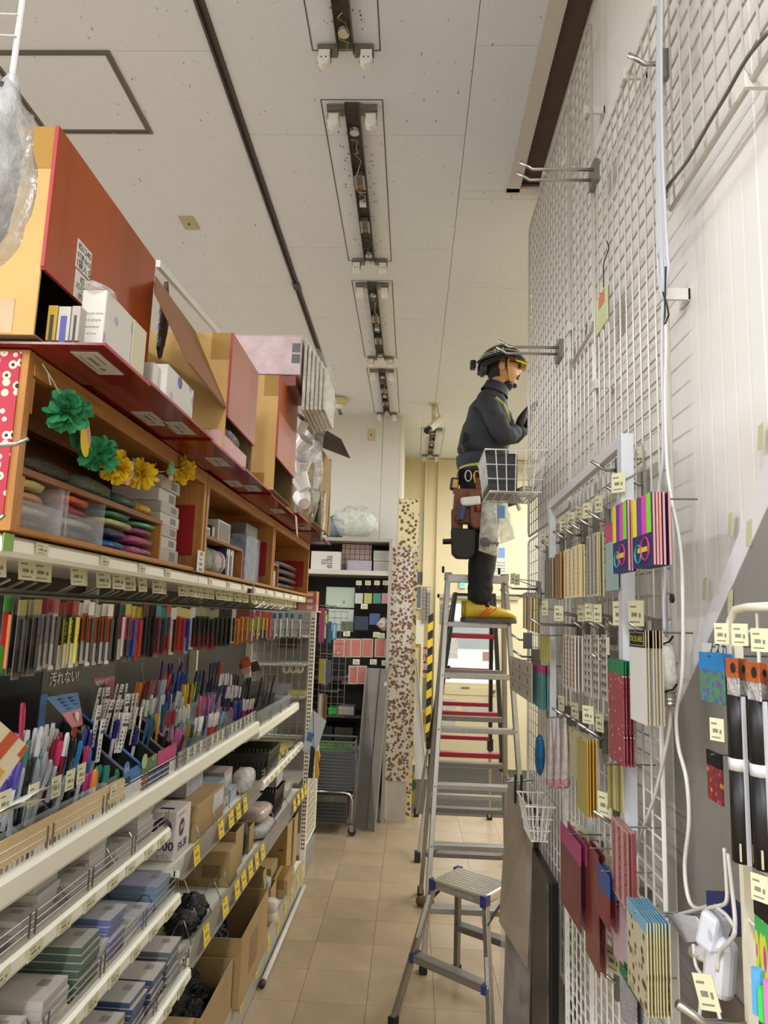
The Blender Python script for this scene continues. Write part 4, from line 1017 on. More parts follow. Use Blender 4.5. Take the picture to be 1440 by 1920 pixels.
cluster('grey clear pen leaning in the left front of the near tray', A((560, 945), (430, 860), (700, 1040), (740, 1040), (500, 780), (600, 870)), -.815, '#9fa2a6', '#8c8f93', lean=.35)
cluster('pink gel pen in the small colour set of the near tray', A((985, 1020), (1015, 1000)), -.805, '#b9bcc0', '#b53a7a', L=.11)
cluster('orange gel pen in the small colour set of the near tray', A((1045, 985), (1080, 970)), -.805, '#b9bcc0', '#d07a2a', L=.11)
cluster('teal gel pen in the small colour set of the near tray', A((1135, 925), (1190, 935), (1100, 940), (1215, 930)), -.805, '#b9bcc0', '#1f7a66', L=.11)
cluster('green gel pen leaning at the end of the small colour set', A((1315, 975)), -.80, '#b9bcc0', '#2f8a5a', L=.10)
cluster('white refill card standing in the back of the slanted trays', A((1130, 55), (1170, 55), (1215, 52)) + Bq((270, 345), (320, 345), (375, 340)), -.945, 0, L=.10, me=REFS, cat='refill', name='refill_card')
cluster('grey refill pouch standing under the display header', A((905, 95), (935, 100), (965, 95), (995, 95)), -.94, 0, L=.10, me=packmesh('g', .018, .10, '#8f8b84', '#8a867f', '#77736d', '#55524d')['header_card'], cat='refill', name='refill_pouch')
cluster('white refill card standing in the middle row of the slanted trays', A((1225, 190), (1275, 190), (1330, 188), (1375, 190)) + Bq((385, 465), (425, 465), (465, 460), (515, 455)), -.90, 0, L=.115, me=REF, cat='refill', name='refill_card')
cluster('white refill card standing in the front row of the slanted trays', A((1120, 255), (1160, 410)) + Bq((300, 695), (340, 695), (375, 695), (410, 700), (515, 630), (570, 622)), -.855, 0, L=.115, me=REF, cat='refill', name='refill_card')
cluster('navy pen between the refill cards', A((1015, 490), (985, 520), (1045, 530), (1105, 640), (1300, 420)) + Bq((515, 880), (230, 790)), -.86, '#c9c7d0', '#2a2468', lean=.3)
cluster('orange pen in the back row beside the header card', Bq((500, 315), (530, 320), (590, 305), (560, 325)), -.97, '#c9925a', '#c97a2f')
cluster('brown-red pen in the back row beside the header card', Bq((620, 320), (650, 310)), -.965, '#7a3024', '#8a3a2a')
cluster('clear pinkish pen in the back row of the middle shelf', Bq((690, 295), (715, 300), (740, 290), (765, 295), (785, 300)), -.96, '#a8787a', '#9c6a6c')
cluster('pale blue clear pen in the back row of the middle shelf', Bq((815, 290), (850, 285)), -.955, '#8fb0c0', '#a9c4cf')
cluster('green pen with white tip in the middle row', Bq((590, 530), (630, 540), (700, 520), (755, 510), (680, 480)), -.92, '#2f8a4a', '#e0e4dc')
cluster('white pen beside the green pens in the middle row', Bq((800, 475), (845, 470)), -.92, '#d6d6d2', '#c3d6e4')
cluster('navy capped pen in the middle row', Bq((880, 450), (900, 460)), -.915, '#2a4488', '#26407f')
cluster('clear-cased pen in the middle row', Bq((935, 470), (1010, 430), (1040, 440), (1065, 500)), -.91, '#a9adb0', '#c9ccce')
cluster('thick orange marker standing in the back of the middle shelf', Bq((1070, 345), (1100, 350), (1185, 345)), -.93, '#cf8a2a', '#d9962f')
cluster('thick yellow marker standing in the back of the middle shelf', Bq((1125, 340)), -.93, '#d9b02a', '#dfb42c')
cluster('thick green marker standing in the back of the middle shelf', Bq((1155, 340), (1260, 315), (1215, 330)), -.95, '#1f5a2a', '#2a6a34')
cluster('blue marker standing in the top row below the packs', Bq((960, 210), (1010, 190), (1080, 195), (1100, 210)), -1.0, '#2b5fa8', '#2450a0')
cluster('purple marker leaning in the top row below the packs', Bq((905, 90), (960, 90), (1050, 80), (850, 60)), -1.03, '#3a2468', '#46286e', lean=.5)
cluster('red marker lying in the top row below the packs', Bq((905, 220), (850, 200), (930, 240)), -1.0, '#b53a24', '#c2482a', lean=.7)
cluster('navy marker standing behind the thick markers', Bq((1240, 180), (1290, 170), (1330, 180), (1380, 330), (1350, 310), (1420, 310)), -1.0, '#232a44', '#2b3350')
cluster('bright pink marker in the bundle by the curved divider', Bq((1275, 490), (1330, 480), (1380, 478), (1300, 500)), -.90, '#c24a80', '#d0568c', L=.15)
cluster('violet marker leaning out of the pink bundle', Bq((1415, 460), (1400, 520)) + C((265, 1240)), -.90, '#7a4a9a', '#b060a8', lean=.5)
cluster('rose capped clear pen in the middle of the tiers', Bq((830, 695), (880, 665), (930, 665), (965, 655), (850, 720), (905, 690)), -.88, '#b9a9a4', '#a8434c')
cluster('leaf green clear pen in the middle of the tiers', Bq((1000, 655), (1040, 640), (1020, 670)), -.88, '#2f7a3a', '#cfd8cc')
cluster('pale blue-grey pen in the middle of the tiers', Bq((1090, 610), (1140, 590), (1110, 640)), -.88, '#8fb0c0', '#d9d9cf')
cluster('gold pen standing in the lower tiers', Bq((740, 705), (1135, 830), (770, 740)), -.85, '#a8862a', '#b9952f')
cluster('dark blue pen leaning in the lower tiers', Bq((690, 715), (710, 790), (650, 760), (850, 570), (830, 600)), -.855, '#2f5a7a', '#27506e', lean=.3)
cluster('navy capped pen at the very front of the tiers', Bq((880, 915), (920, 930), (860, 960)), -.825, '#9fb0c8', '#20242e')
cluster('pink capped pen at the very front of the tiers', Bq((945, 895), (1000, 875), (1060, 885), (1025, 900)), -.825, '#a8467a', '#c26a98')
cluster('black brush pen leaning against the clear front window', Bq((1050, 990), (880, 1040)), -.80, '#231a24', '#3a2238', lean=.6)
cluster('lime pen with white cap in the front row', Bq((1235, 755), (1270, 740), (1310, 740), (1290, 760)), -.835, '#a9bf3a', '#e4e6d8')
cluster('blue pen with white cap beside the lime pens', Bq((1350, 745), (1195, 820)), -.835, '#2f6aa8', '#2b3a4c')
cluster('white and red marker in the front row by the divider', Bq((1400, 715), (1430, 735)) + C((205, 1430), (240, 1420), (262, 1410)), -.835, '#c43a30', '#e6e0d6')
cluster('teal pen leaning by the curved divider', C((345, 1470)), -.82, '#3f8aa0', '#5a9ab0', lean=.6)
cluster('pale pink pen leaning by the curved divider', C((415, 1455)), -.82, '#d99aa8', '#c25a80', lean=.6)
cluster('dark ballpoint in the top tier of the far rack', C((200, 905), (225, 900), (250, 895), (275, 890)), -.96, '#2a3050', '#2b2f4c')
cluster('red ballpoint in the top tier of the far rack', C((295, 890), (320, 885)), -.96, '#b0342a', '#b8402f')
cluster('navy ballpoint in the second tier of the far rack', C((300, 1020), (325, 1010), (350, 1010)), -.91, '#2a3468', '#cfd0d6')
cluster('red ballpoint in the second tier of the far rack', C((380, 1010), (405, 1020)), -.91, '#a8303a', '#d4cfd0')
cluster('white ballpoint in the second tier of the far rack', C((430, 1015), (460, 1020), (485, 1030)), -.91, '#d3d2d0', '#2a2a2c')
cluster('mixed dark pen in the third tier of the far rack', C((370, 1150), (395, 1145), (420, 1150), (445, 1145), (475, 1140), (500, 1150)), -.87, '#3a2a4a', '#c9c6cc')
cluster('navy pen in the front tier of the far rack', C((440, 1300), (462, 1300), (484, 1295), (505, 1290)), -.83, '#26347a', '#2a3a86')
cluster('red pen in the front tier of the far rack', C((540, 1290), (565, 1285), (590, 1280), (615, 1275), (640, 1270)), -.83, '#b02a34', '#d6c8c8')
cluster('black and green pen in the far corner of the rack', C((560, 1060), (585, 1055), (610, 1050), (600, 1130), (570, 1140)), -.86, '#16241c', '#1a1c1c')
cluster('fat black brush tube at the far end of the rack', C((760, 1040), (810, 1030), (860, 1028), (730, 1050)), -.83, '#26282a', '#3a3d40', L=.17, lean=.05)
# boxes in the top far part of the rack
for i, (p, c, nm) in enumerate((((555, 895), '#b0522a', 'orange ink'), ((545, 960), '#b98a7c', 'pinkish ink'), ((650, 940), '#3a2a2a', 'dark ink'))):
    q = at(*C_(*p), X=-.93)
    t = T('ink_box', f'{nm} box tucked between the pens at the far rack', 'box', q)
    O('body', B().cbox(q, (.05, .10, .03), (.2, -.3, .3)), mat(c, .5), t, world=True); O('label', B().cbox(q + V((.018, 0, .012)), (.03, .06, .012), (.2, -.3, .3)), mat('#d9d4c8', .5), t, world=True)

# hand-written card at the left edge
c = [at(0, 1352, X=-.70), at(54, 1400, X=-.70), at(0, 1478, X=-.70), at(-60, 1420, X=-.70)]
hc = T('paper_card', 'cream card with orange stripes poking in at the left edge', 'card', (c[2].x, c[2].y, c[2].z))
O('card', B().hexa(*c, (-.002, 0, 0)), mat('#e2d3ae', .6), hc, world=True)
def card_pt(u, v): return c[0] + (c[1] - c[0]) * u + (c[3] - c[0]) * v + V((.0004, 0, 0))
for u0, u1, v0, v1, col in ((.35, .62, -.0, .75, '#c4542a'), (.88, 1.0, 0.02, .33, '#c4542a'), (.0, .9, .78, .98, '#d9a548')):
    O('stripe', B().hexa(card_pt(u0, max(0, v0)), card_pt(u1, max(0, v0)), card_pt(u1, v1), card_pt(u0, v1), (.0004, 0, 0)), mat(col, .6), hc, world=True)
# ================================================================ notepads on the near unit
random.seed(33)
PADM = {}
def pad(label, group, t1, y, z, w, d, h, cover, page='#cfcac0', wrap=False, dy=0):
    key = (round(w, 3), round(d, 3), round(h, 3), cover, page)
    if key not in PADM:
        b = B(); b.box(-d, 0, -w / 2, w / 2, 0, h * .86); b.use(1); b.box(-d, .0006, -w / 2, w / 2, h * .86, h)
        b.use(2)
        for k in range(3): b.box(0, .0005, -w / 2 + .004, w / 2 - .004, h * (.12 + .25 * k), h * (.12 + .25 * k) + .0008)
        b.box(-d * .25, -d * .12, w * .05, w * .3, h, h + .0003)
        me = b.mesh('notepad'); [me.materials.append(q) for q in (mat(page, .7), mat(cover, .35, 0, 'mottle', scale=20, amt=.06), mat('#8f8a84', .6))]
        PADM[key] = me
    o = bpy.data.objects.new('notepad', PADM[key]); COL.objects.link(o)
    o.location = G(t1 + random.uniform(-.008, .004), y + dy, z + .0004); o.rotation_euler = (0, 0, random.uniform(-.035, .035))
    return tag(o, label, 'notepad', group)
def stack(label, t1, y, z, w, n, h, cover, page='#cfcac0', d=.20):
    for k in range(n): pad(f'{label}, {NTH[k]} from bottom', label.replace('notepad', 'notepads'), t1, y, z + k * (h + .0005), w, d, h, cover, page)
GW = '#bdb9b1'
S2 = 0.9715; t2 = -.135
for i, (y, w, n, h, nm) in enumerate(((1.40, .10, 6, .018, 'leftmost tall'), (1.58, .09, 3, .014, 'low'), (1.665, .075, 4, .014, 'shallow'), (1.785, .105, 6, .018, 'thick'), (1.93, .11, 4, .013, 'wide'), (2.065, .10, 6, .019, 'tallest'),
                                     (2.21, .13, 3, .015, 'half-hidden'), (2.40, .13, 7, .016, 'farthest'))):
    stack(f'grey-white notepad in the {nm} stack of the upper notepad shelf', t2 - (.02 if i % 2 else 0), y, S2, w, n, h, GW)
S3 = .7675; t3 = -.085
for y, w, n, h, cov, pg, nm in ((1.55, .10, 5, .018, '#c3beb6', '#cfcac0', 'pale notepad in the nearest stack of the second notepad shelf'), (1.735, .12, 4, .02, '#c9c0b6', '#c3bdb4', 'red-printed wrapped notepad on the second notepad shelf'),
                                (1.89, .105, 7, .0175, '#aaa99c', '#4d5f52', 'dark green notepad in the stack on the second notepad shelf'), (1.975, .05, 4, .02, '#c9c7c0', '#c9c6bf', 'small wrapped pad beside the green notepads'),
                                (2.05, .105, 7, .0175, '#b5b2b4', '#6670a0', 'blue-violet notepad in the stack on the second notepad shelf'), (2.16, .085, 4, .013, '#c6c3ba', '#c2beb4', 'grey-white notepad between the blue stacks'),
                                (2.265, .11, 3, .016, '#bcbabb', '#8d93b8', 'pale lavender notepad on the second notepad shelf'), (2.42, .12, 5, .016, '#a3a0b2', '#6c8a98', 'light teal notepad at the far end of the second notepad shelf')):
    stack(nm, t3, y, S3, w, n, h, cov, pg)
S4 = .5425; t4 = -.035
for y, w, n, h, cov, pg, nm in ((1.98, .11, 6, .018, '#b9b4ab', '#a88f4a', 'ochre-edged notepad in the nearest stack of the lowest notepad shelf'), (2.13, .11, 7, .016, '#b8b4ac', '#39466e', 'navy-edged notepad in the stack of the lowest notepad shelf'),
                                (2.275, .11, 6, .017, '#c2b9ae', '#3f4a63', 'slate-edged notepad with pink corner on the lowest notepad shelf'), (2.41, .11, 7, .017, '#c4b8b0', '#5a6668', 'grey-edged notepad farthest on the lowest notepad shelf')):
    stack(nm, t4, y, S4, w, n, h, cov, pg)

# ================================================================ cartons of the middle and far units
SA, SB, SD = .8505, .5825, .1355
fx = T('printed_carton', 'white carton printed FX-30 in purple on the middle shelf', 'box', (-.88, 2.67, SA))
x1, y0, y1, zt = -.795, 2.585, 2.75, 1.012
O('body', B().box(-.985, x1, y0, y1, SA + .0005, zt), mat('#d6cfc4', .6), fx, world=True, bevel=.003)
PUR = mat('#54315f', .6)
L0 = V(fx.location)
text('FX-30', .028, PUR, fx, V((x1 + .0008, (y0 + y1) / 2, SA + .035)) - L0, FACE_L, wmax=.14, bold=.03)
text('テクノ・セブン', .012, PUR, fx, V((-.87, y0 - .0008, SA + .014)) - L0, FACE_N, wmax=.14)
text('300', .03, PUR, fx, V((-.83, y0 - .0008, SA + .048)) - L0, FACE_N, bold=.03)
text('カスタマイズ', .010, BLACK, fx, V((x1 + .0008, y0 + .06, zt - .018)) - L0, FACE_L, wmax=.10)
O('oval', B().lathe([(.03, 0), (.03, .0006)], 20, Matrix.Translation((x1, y0 + .065, SA + .098)) @ Matrix.Rotation(PI / 2, 4, 'Y')), PUR, fx, world=True)
text('300', .020, mat('#d6cfc4', .6), fx, V((x1 + .0012, y0 + .065, SA + .098)) - L0, FACE_L, bold=.02)
O('oval', B().lathe([(.036, 0), (.036, .0006)], 20, Matrix.Translation((-.845, y0, SA + .108)) @ Matrix.Rotation(PI / 2, 4, 'X')), PUR, fx, world=True)
text('300', .02, mat('#d6cfc4', .6), fx, V((-.845, y0 - .0008, SA + .108)) - L0, FACE_N, bold=.02)
O('top_print', B().box(-.87, -.82, y0 + .04, y0 + .06, zt, zt + .0005), BLACK, fx, world=True)
bA = carton('carton', 'flat brown carton with a white end label behind the white printed carton', -1.05, -.782, 2.80, 3.19, SA + .0005, SA + .13, tape=False)
O('end_label', B().box(-.782, -.7812, 3.02, 3.17, SA + .055, SA + .12), mat('#d3d2cf', .5, 0, 'print', scale=55, ms=.06, ink='#5a5f86'), bA, world=True)
for i, (ya, yb, za, zc, x1, c, nm) in enumerate(((3.22, 3.36, 0, .07, -.80, '#7d8c95', 'steel blue'), (3.225, 3.36, .0705, .12, -.82, '#8fa0a8', 'pale blue lettered'), (3.38, 3.5, 0, .06, -.80, '#a9b3b6', 'grey-blue'), (3.37, 3.52, .0605, .135, -.83, '#b09a94', 'pinkish'))):
    t = T('paper_ream', f'{nm} paper pack on the middle shelf of the second unit', 'pack', (-.9, (ya + yb) / 2, SA + za))
    O('pack', B().box(-1.08, x1, ya, yb, SA + za + .0005, SA + zc), mat(c, .4, 0, 'crumple', scale=20, bump=.15), t, world=True, bevel=.003)
    O('print', B().box(x1, x1 + .0006, ya + .02, yb - .02, SA + za + .02, SA + zc - .02), mat('#c9c6c0', .5, 0, 'print', scale=60, ms=.06), t, world=True)
tp = T('plastic_sleeve_pack', 'tall pack of clear plastic sleeves behind the white printed carton', 'pack', (-1.0, 2.9, SA + .14))
O('sleeves', B().box(-1.08, -.86, 2.90, 3.12, SA + .1315, SA + .25), mat('#a9acb4', .15, 0, 'crumple', scale=14, bump=.3), tp, world=True, bevel=.004)
pillow('clear_roll_pack', 'clear wrapped white rolls piled at the edge of the middle shelf', 'pack', -.84, -.745, 3.53, 3.68, SA + .001, SA + .11, mat('#d3cfc4', .12, 0, 'crumple', scale=30), seed=3)
def crate(name, label, x0, x1, y0, y1, z0, z1, m, slots=True):
    t = T(name, label, 'crate', ((x0 + x1) / 2, (y0 + y1) / 2, z0)); h = .004; tp = .012
    O('floor', B().box(x0 + tp, x1 - tp, y0 + tp, y1 - tp, z0, z0 + h), m, t, world=True)
    for s in range(4):
        b = B()
        def wall(u0, u1, za, zc):
            f0, f1 = (1 - (za - z0) / (z1 - z0)) * tp, (1 - (zc - z0) / (z1 - z0)) * tp
            L_ = (y1 - y0) if s < 2 else (x1 - x0)
            def P(u, z, f):
                if s == 0: return (x1 - f, y0 + f + (L_ - 2 * f) * u, z)
                if s == 1: return (x0 + f, y0 + f + (L_ - 2 * f) * u, z)
                if s == 2: return (x0 + f + (L_ - 2 * f) * u, y0 + f, z)
                return (x0 + f + (L_ - 2 * f) * u, y1 - f, z)
            o_ = ((-h, 0, 0), (h, 0, 0), (0, h, 0), (0, -h, 0))[s]
            b.hexa(P(u0, za, f0), P(u1, za, f0), P(u1, zc, f1), P(u0, zc, f1), o_)
        H = z1 - z0
        if slots:
            wall(0, 1, z0, z0 + .18 * H); wall(0, 1, z0 + .72 * H, z1)
            n = 14
            for k in range(n + 1): wall(max(0, k / n - .025), min(1, k / n + .025), z0 + .18 * H, z0 + .72 * H)
            wall(0, 1, z0 + .42 * H, z0 + .49 * H)
        else: wall(0, 1, z0, z1)
        O('wall', b, m, t, world=True)
    O('rim', B().tube([(x0, y0, z1), (x1, y0, z1), (x1, y1, z1), (x0, y1, z1)], .006, 6, closed=True), m, t, world=True)
    return t
M_CR = mat('#23251c', .4)
crate('plastic_crate', 'dark green plastic crate on the far part of the middle shelf', -1.04, -.715, 3.81, 4.15, .8605, .995, M_CR)
for i, (ya, yb, h, c, nm) in enumerate(((4.18, 4.34, .05, '#b8a62f', 'bright yellow'), (4.2, 4.36, .04, '#a39234', 'olive yellow'), (4.38, 4.6, .055, '#c4ad2a', 'lemon yellow'), (4.62, 4.85, .045, '#8f8a52', 'khaki'))):
    dz = .052 if i == 1 else 0
    pillow('yellow_pack', f'{nm} wrapped pack beside the dark crate on the far unit', 'pack', -1.0, -.73, ya, yb, .8608 + dz, .8605 + dz + h, cm(c), seed=90 + i)
# shelf below
lb = carton('carton', 'long brown carton with a printed label on the lower shelf of the middle unit', -1.08, -.723, 3.13, 3.26, SB + .0005, .722)
O('printed_label', B().box(-.84, -.765, 3.1292, 3.1295, SB + .035, SB + .085), mat('#8b6c46', .7, 0, 'print', scale=60, ms=.07, ink='#3b2c1a'), lb, world=True)
carton('carton', 'open-topped brown carton right behind the labelled carton on the lower shelf', -1.06, -.742, 3.285, 3.44, SB + .0005, .755, open_=True)
carton('carton', 'small brown carton by the black bag on the lower shelf', -.98, -.74, 3.56, 3.66, SB + .0005, .70, open_=True)
pillow('black_bag', 'black plastic bag squeezed between cartons on the lower shelf', 'bag', -.83, -.735, 3.455, 3.55, SB + .001, .745, mat('#121213', .22, 0, 'crumple', scale=40), seed=7)
for i, (y, h) in enumerate(((2.66, .085), (2.77, .10))):
    t = T('black_tape_pack', f'{("left", "right")[i]} black wrapped roll with a white label on the lower shelf', 'pack', (-.77, y, SB))
    O('roll', B().blob((-.775, y, SB + h / 2 + .001), (.12, .115, h), 24, 18, .28, 4.5, 11 + i, flat=-.98), mat('#101011', .2, 0, 'crumple', scale=45), t, world=True, smooth=True)
    O('label', B().box(-.728, -.7265, y - .02, y + .01, SB + .02, SB + .045), mat('#b9b6b0', .5), t, world=True)
pillow('wrapped_grid_pack', 'pink checked pack in crinkled clear film on the far unit', 'pack', -.94, -.70, 3.74, 3.98, SB + .075, SB + .15, mat('#b59a92', .16, 0, 'print', scale=26, ms=.04, ink='#c9c0b8'), seed=4)
pillow('wrapped_grid_pack', 'white crinkled film pack under the pink checked one', 'pack', -.94, -.685, 3.72, 4.0, SB + .001, SB + .074, mat('#b9b2a6', .14, 0, 'crumple', scale=28), seed=5)
crate('plastic_crate', 'black plastic crate on the lower shelf of the far unit', -.98, -.72, 4.08, 4.40, SB + .0005, SB + .15, mat('#191a17', .4))
wc = carton('carton', 'white flat carton lying over the black crate of the far unit', -.96, -.735, 4.2, 4.39, SB + .158, SB + .245, m=mat('#a9a29c', .6), tape=False)
pillow('clear_pack', 'crinkled beige film pack on the far unit lower shelf', 'pack', -.95, -.72, 4.46, 4.8, SB + .001, SB + .11, mat('#a69c8a', .15, 0, 'crumple', scale=30), seed=9)
# bottom deck
n1 = carton('open_carton', 'nearest open carton on the bottom deck with black bags inside', -1.05, -.672, 2.62, 3.06, SD + .001, .345, open_=True)
for i, (x, y, z, s) in enumerate(((-.78, 2.75, .25, .2), (-.86, 2.92, .28, .22), (-.95, 2.78, .28, .18), (-.76, 2.94, .24, .13))):
    O('black_bag', B().blob((x, y, z), (s * .9, s, s * .8), 24, 18, .3, 4.5, i + 1), mat('#0f0f10', .14, 0, 'crumple', scale=60), None, label=f'black plastic bag, {NTH[i]} in the nearest open carton', cat='bag')
carton('carton', 'small carton lying in front of the black bags at the bottom left', -.92, -.69, 2.45, 2.60, SD + .001, .36, tape=False)
n2 = carton('open_carton', 'large open carton with drawn diagram on its side on the bottom deck', -1.06, -.648, 3.09, 3.64, SD + .001, .405, open_=True)
O('printed_diagram', B().box(-.648, -.6474, 3.25, 3.42, .2, .34), mat('#96764c', .85, 0, 'print', scale=34, ms=.05, ink='#5b4326'), n2, world=True)
O('flap', B().hexa((-1.04, 3.64, .405), (-.67, 3.64, .405), (-.69, 3.66, .50), (-1.02, 3.66, .50), (0, .004, 0)), CARDI, n2, world=True)
for i, (x, y, z, s) in enumerate(((-.82, 3.24, .29, .2), (-.9, 3.45, .3, .22))):
    O('black_bag', B().blob((x, y, z), (s * .9, s, s * .9), 24, 18, .3, 4.5, i + 6), mat('#0f0f10', .2, 0, 'crumple', scale=40), None, label=f'black plastic bag in the large diagram carton, {("front", "rear")[i]} one', cat='bag')
bbx = carton('open_carton', 'tall open carton holding a shiny black bag on the bottom deck', -1.04, -.72, 3.72, 3.95, SD + .001, .40, open_=True)
O('black_bag', B().blob((-.80, 3.83, .36), (.15, .17, .26), 24, 18, .3, 4.5, 9), mat('#0f0f10', .18, 0, 'crumple', scale=40), None, label='shiny black bag bulging from the tall carton on the bottom deck', cat='bag')
carton('carton', 'small open carton with a clear roll at the bottom deck edge', -.80, -.70, 4.0, 4.16, SD + .001, .27, open_=True)
O('clear_roll', B().lathe([(.028, 0), (.034, .005), (.034, .09), (.028, .095)], 14, Matrix.Translation((-.75, 4.08, .21))), mat('#c9c6c0', .15, 0, 'crumple', scale=60), None, label='clear wrapped roll standing in the small open carton', cat='roll', smooth=True)
O('white_roll', B().lathe([(.034, 0), (.038, .004), (.038, .055), (.034, .06), (.036, .062), (.036, .11), (.03, .115)], 14, Matrix.Translation((-.685, 3.93, SD + .001))), mat('#c9c2b4', .5), None, label='white roll standing at the edge of the bottom deck', cat='roll', smooth=True)
carton('carton', 'square brown carton with tape set back on the bottom deck', -1.0, -.757, 4.30, 4.50, SD + .001, .275)
ak = carton('carton', 'tall brown carton with faint red print, last but one on the bottom deck', -1.0, -.71, 4.53, 4.71, SD + .001, .45)
O('print', B().box(-.76, -.73, 4.5292, 4.5296, .30, .315), mat('#7d4a30', .8), ak, world=True)
carton('carton', 'low brown carton with clear tape on the bottom deck corner', -.74, -.655, 4.26, 4.50, SD + .001, .232)
carton('carton', 'narrow brown carton at the very end of the bottom deck', -.98, -.70, 4.73, 4.87, SD + .001, .44)
crate('plastic_crate', 'small black plastic basket hanging low at the end of the far unit', -.80, -.672, 4.60, 4.86, .475, .552, mat('#1a1b16', .4))
# pipe lying on the floor along the kick plate
pi_ = T('white_pipe', 'white plastic pipe lying on the floor along the shelf base', 'pipe', (-.63, 4.2, 0))
a_, c_ = at(493, 1842, Z=.016), at(570, 1662, Z=.016)
O('tube', B().tube([a_, c_], .013, 10), mat('#c9c4b8', .4), pi_, world=True, smooth=True)
O('end_cap', B().tube([a_ - V((0, .03, 0)), a_ + V((0, .006, 0))], .0145, 10), mat('#2a211c', .5), pi_, world=True, smooth=True)
# ================================================================ end rack against the back wall
def bxp(px0, py0, px1, py1, Y, d=.02):
    """box whose camera-facing side spans two photo corners on plane Y"""
    a = at(px0, py0, Y=Y); c = at(px1, py1, Y=Y)
    return B().box(min(a.x, c.x), max(a.x, c.x), Y, Y + d, min(a.z, c.z), max(a.z, c.z))
random.seed(8)
rk = T('goods_rack', 'grey shelf rack against the back wall with hooks and red label packs', 'shelving', (-.55, 6.6, 0))
M_RK = mat('#a39d90', .5); M_RKD = mat('#2b2926', .6)
O('top_board', B().box(-1.10, -.185, 6.35, 6.9, 2.385, 2.415), M_RK, rk, world=True)
O('side_panel', B().box(-.213, -.185, 6.35, 6.9, 0, 2.385), M_RK, rk, world=True)
O('side_panel', B().box(-1.10, -1.075, 6.35, 6.9, 0, 2.385), M_RK, rk, world=True)
O('back_panel', B().box(-1.075, -.213, 6.87, 6.9, 0.1, 2.385), M_RKD, rk, world=True)
O('shelf', B().box(-1.075, -.213, 6.36, 6.87, 2.085, 2.125), mat('#c2bcae', .5), rk, world=True)
O('shelf', B().box(-1.075, -.213, 6.42, 6.87, .56, .60), M_RK, rk, world=True)
O('shelf', B().box(-1.075, -.213, 6.42, 6.87, 1.16, 1.18), M_RKD, rk, world=True)
O('shelf', B().box(-1.075, -.213, 6.42, 6.87, .84, .86), M_RKD, rk, world=True)
O('base', B().box(-1.075, -.213, 6.4, 6.87, 0, .12), M_RK, rk, world=True)
wm = B(); wires(wm, 6.5, -.80, -.34, 2.13, 2.375, .045, .05, .002, 'x'); O('mesh', wm, M_RKD, rk, world=True)
# bags on top
O('clear_bag', B().blob(at(665, 980, Y=6.55), (.42, .3, .30), 16, 10, .3, 3, 2, flat=-.85), mat('#d9dccf', .15, 0, 'film', a=.55, wrinkle=20), None, label='big crinkled clear plastic bag on top of the back rack', cat='bag', smooth=True)
O('grey_bag', B().blob(at(627, 990, Y=6.6), (.2, .25, .24), 12, 9, .3, 3, 6, flat=-.8), mat('#77808a', .3, 0, 'crumple', scale=14), None, label='grey-blue bag beside the clear bag on the back rack', cat='bag', smooth=True)
# goods on the upper shelf
ZS = 2.1255
def bbox(name, label, cat, p0, p1, Y, d, m, z0=None, pr=None):
    a = at(p0[0], p0[1], Y=Y); c = at(p1[0], p1[1], Y=Y); zb_ = z0 if z0 is not None else min(a.z, c.z)
    t = T(name, label, cat, ((a.x + c.x) / 2, Y + d / 2, zb_))
    O('body', B().box(min(a.x, c.x), max(a.x, c.x), Y, Y + d, zb_, max(a.z, c.z)), m, t, world=True, bevel=.002)
    if pr: O('print', B().box(min(a.x, c.x) + .012, max(a.x, c.x) - .012, Y - .0008, Y - .0002, zb_ + .012, max(a.z, c.z) - .012), pr, t, world=True)
    return t
pb = bbox('poster_box', 'white box with black characters lying on the back rack shelf', 'box', (584, 1033), (638, 1067), 6.40, .3, mat('#c9c5bc', .6), ZS)
for q, h, dx in (('珈琲', .045, .03), ('琺', .04, -.02)): text(q, h, BLACK, pb, (dx, -.1512, .07), (PI / 2, PI / 2, 0))
bbox('pink_sheet_pack', 'pale pink checked sheet pack behind the rack mesh', 'pack', (642, 1020), (696, 1060), 6.56, .02, mat('#c9aaa4', .5, 0, 'print', scale=9, ms=.015, ink='#d9c9c0'), ZS)
bbox('printed_pack', 'white and violet printed pack leaning at the rack mesh', 'pack', (651, 1050), (697, 1066), 6.46, .03, mat('#b7aeb2', .5, 0, 'print', scale=40, ms=.05, ink='#5a4a78'), ZS)
for i in range(2): bbox('grey_file_box', ('lower', 'upper')[i] + ' grey printed box at the right of the rack shelf', 'box', (700, 1072 - i * 20), (730, 1053 - i * 20), 6.44, .3, mat('#b3aea6', .6), ZS + i * .097, mat('#bdb9b2', .6, 0, 'print', scale=30, ms=.03))
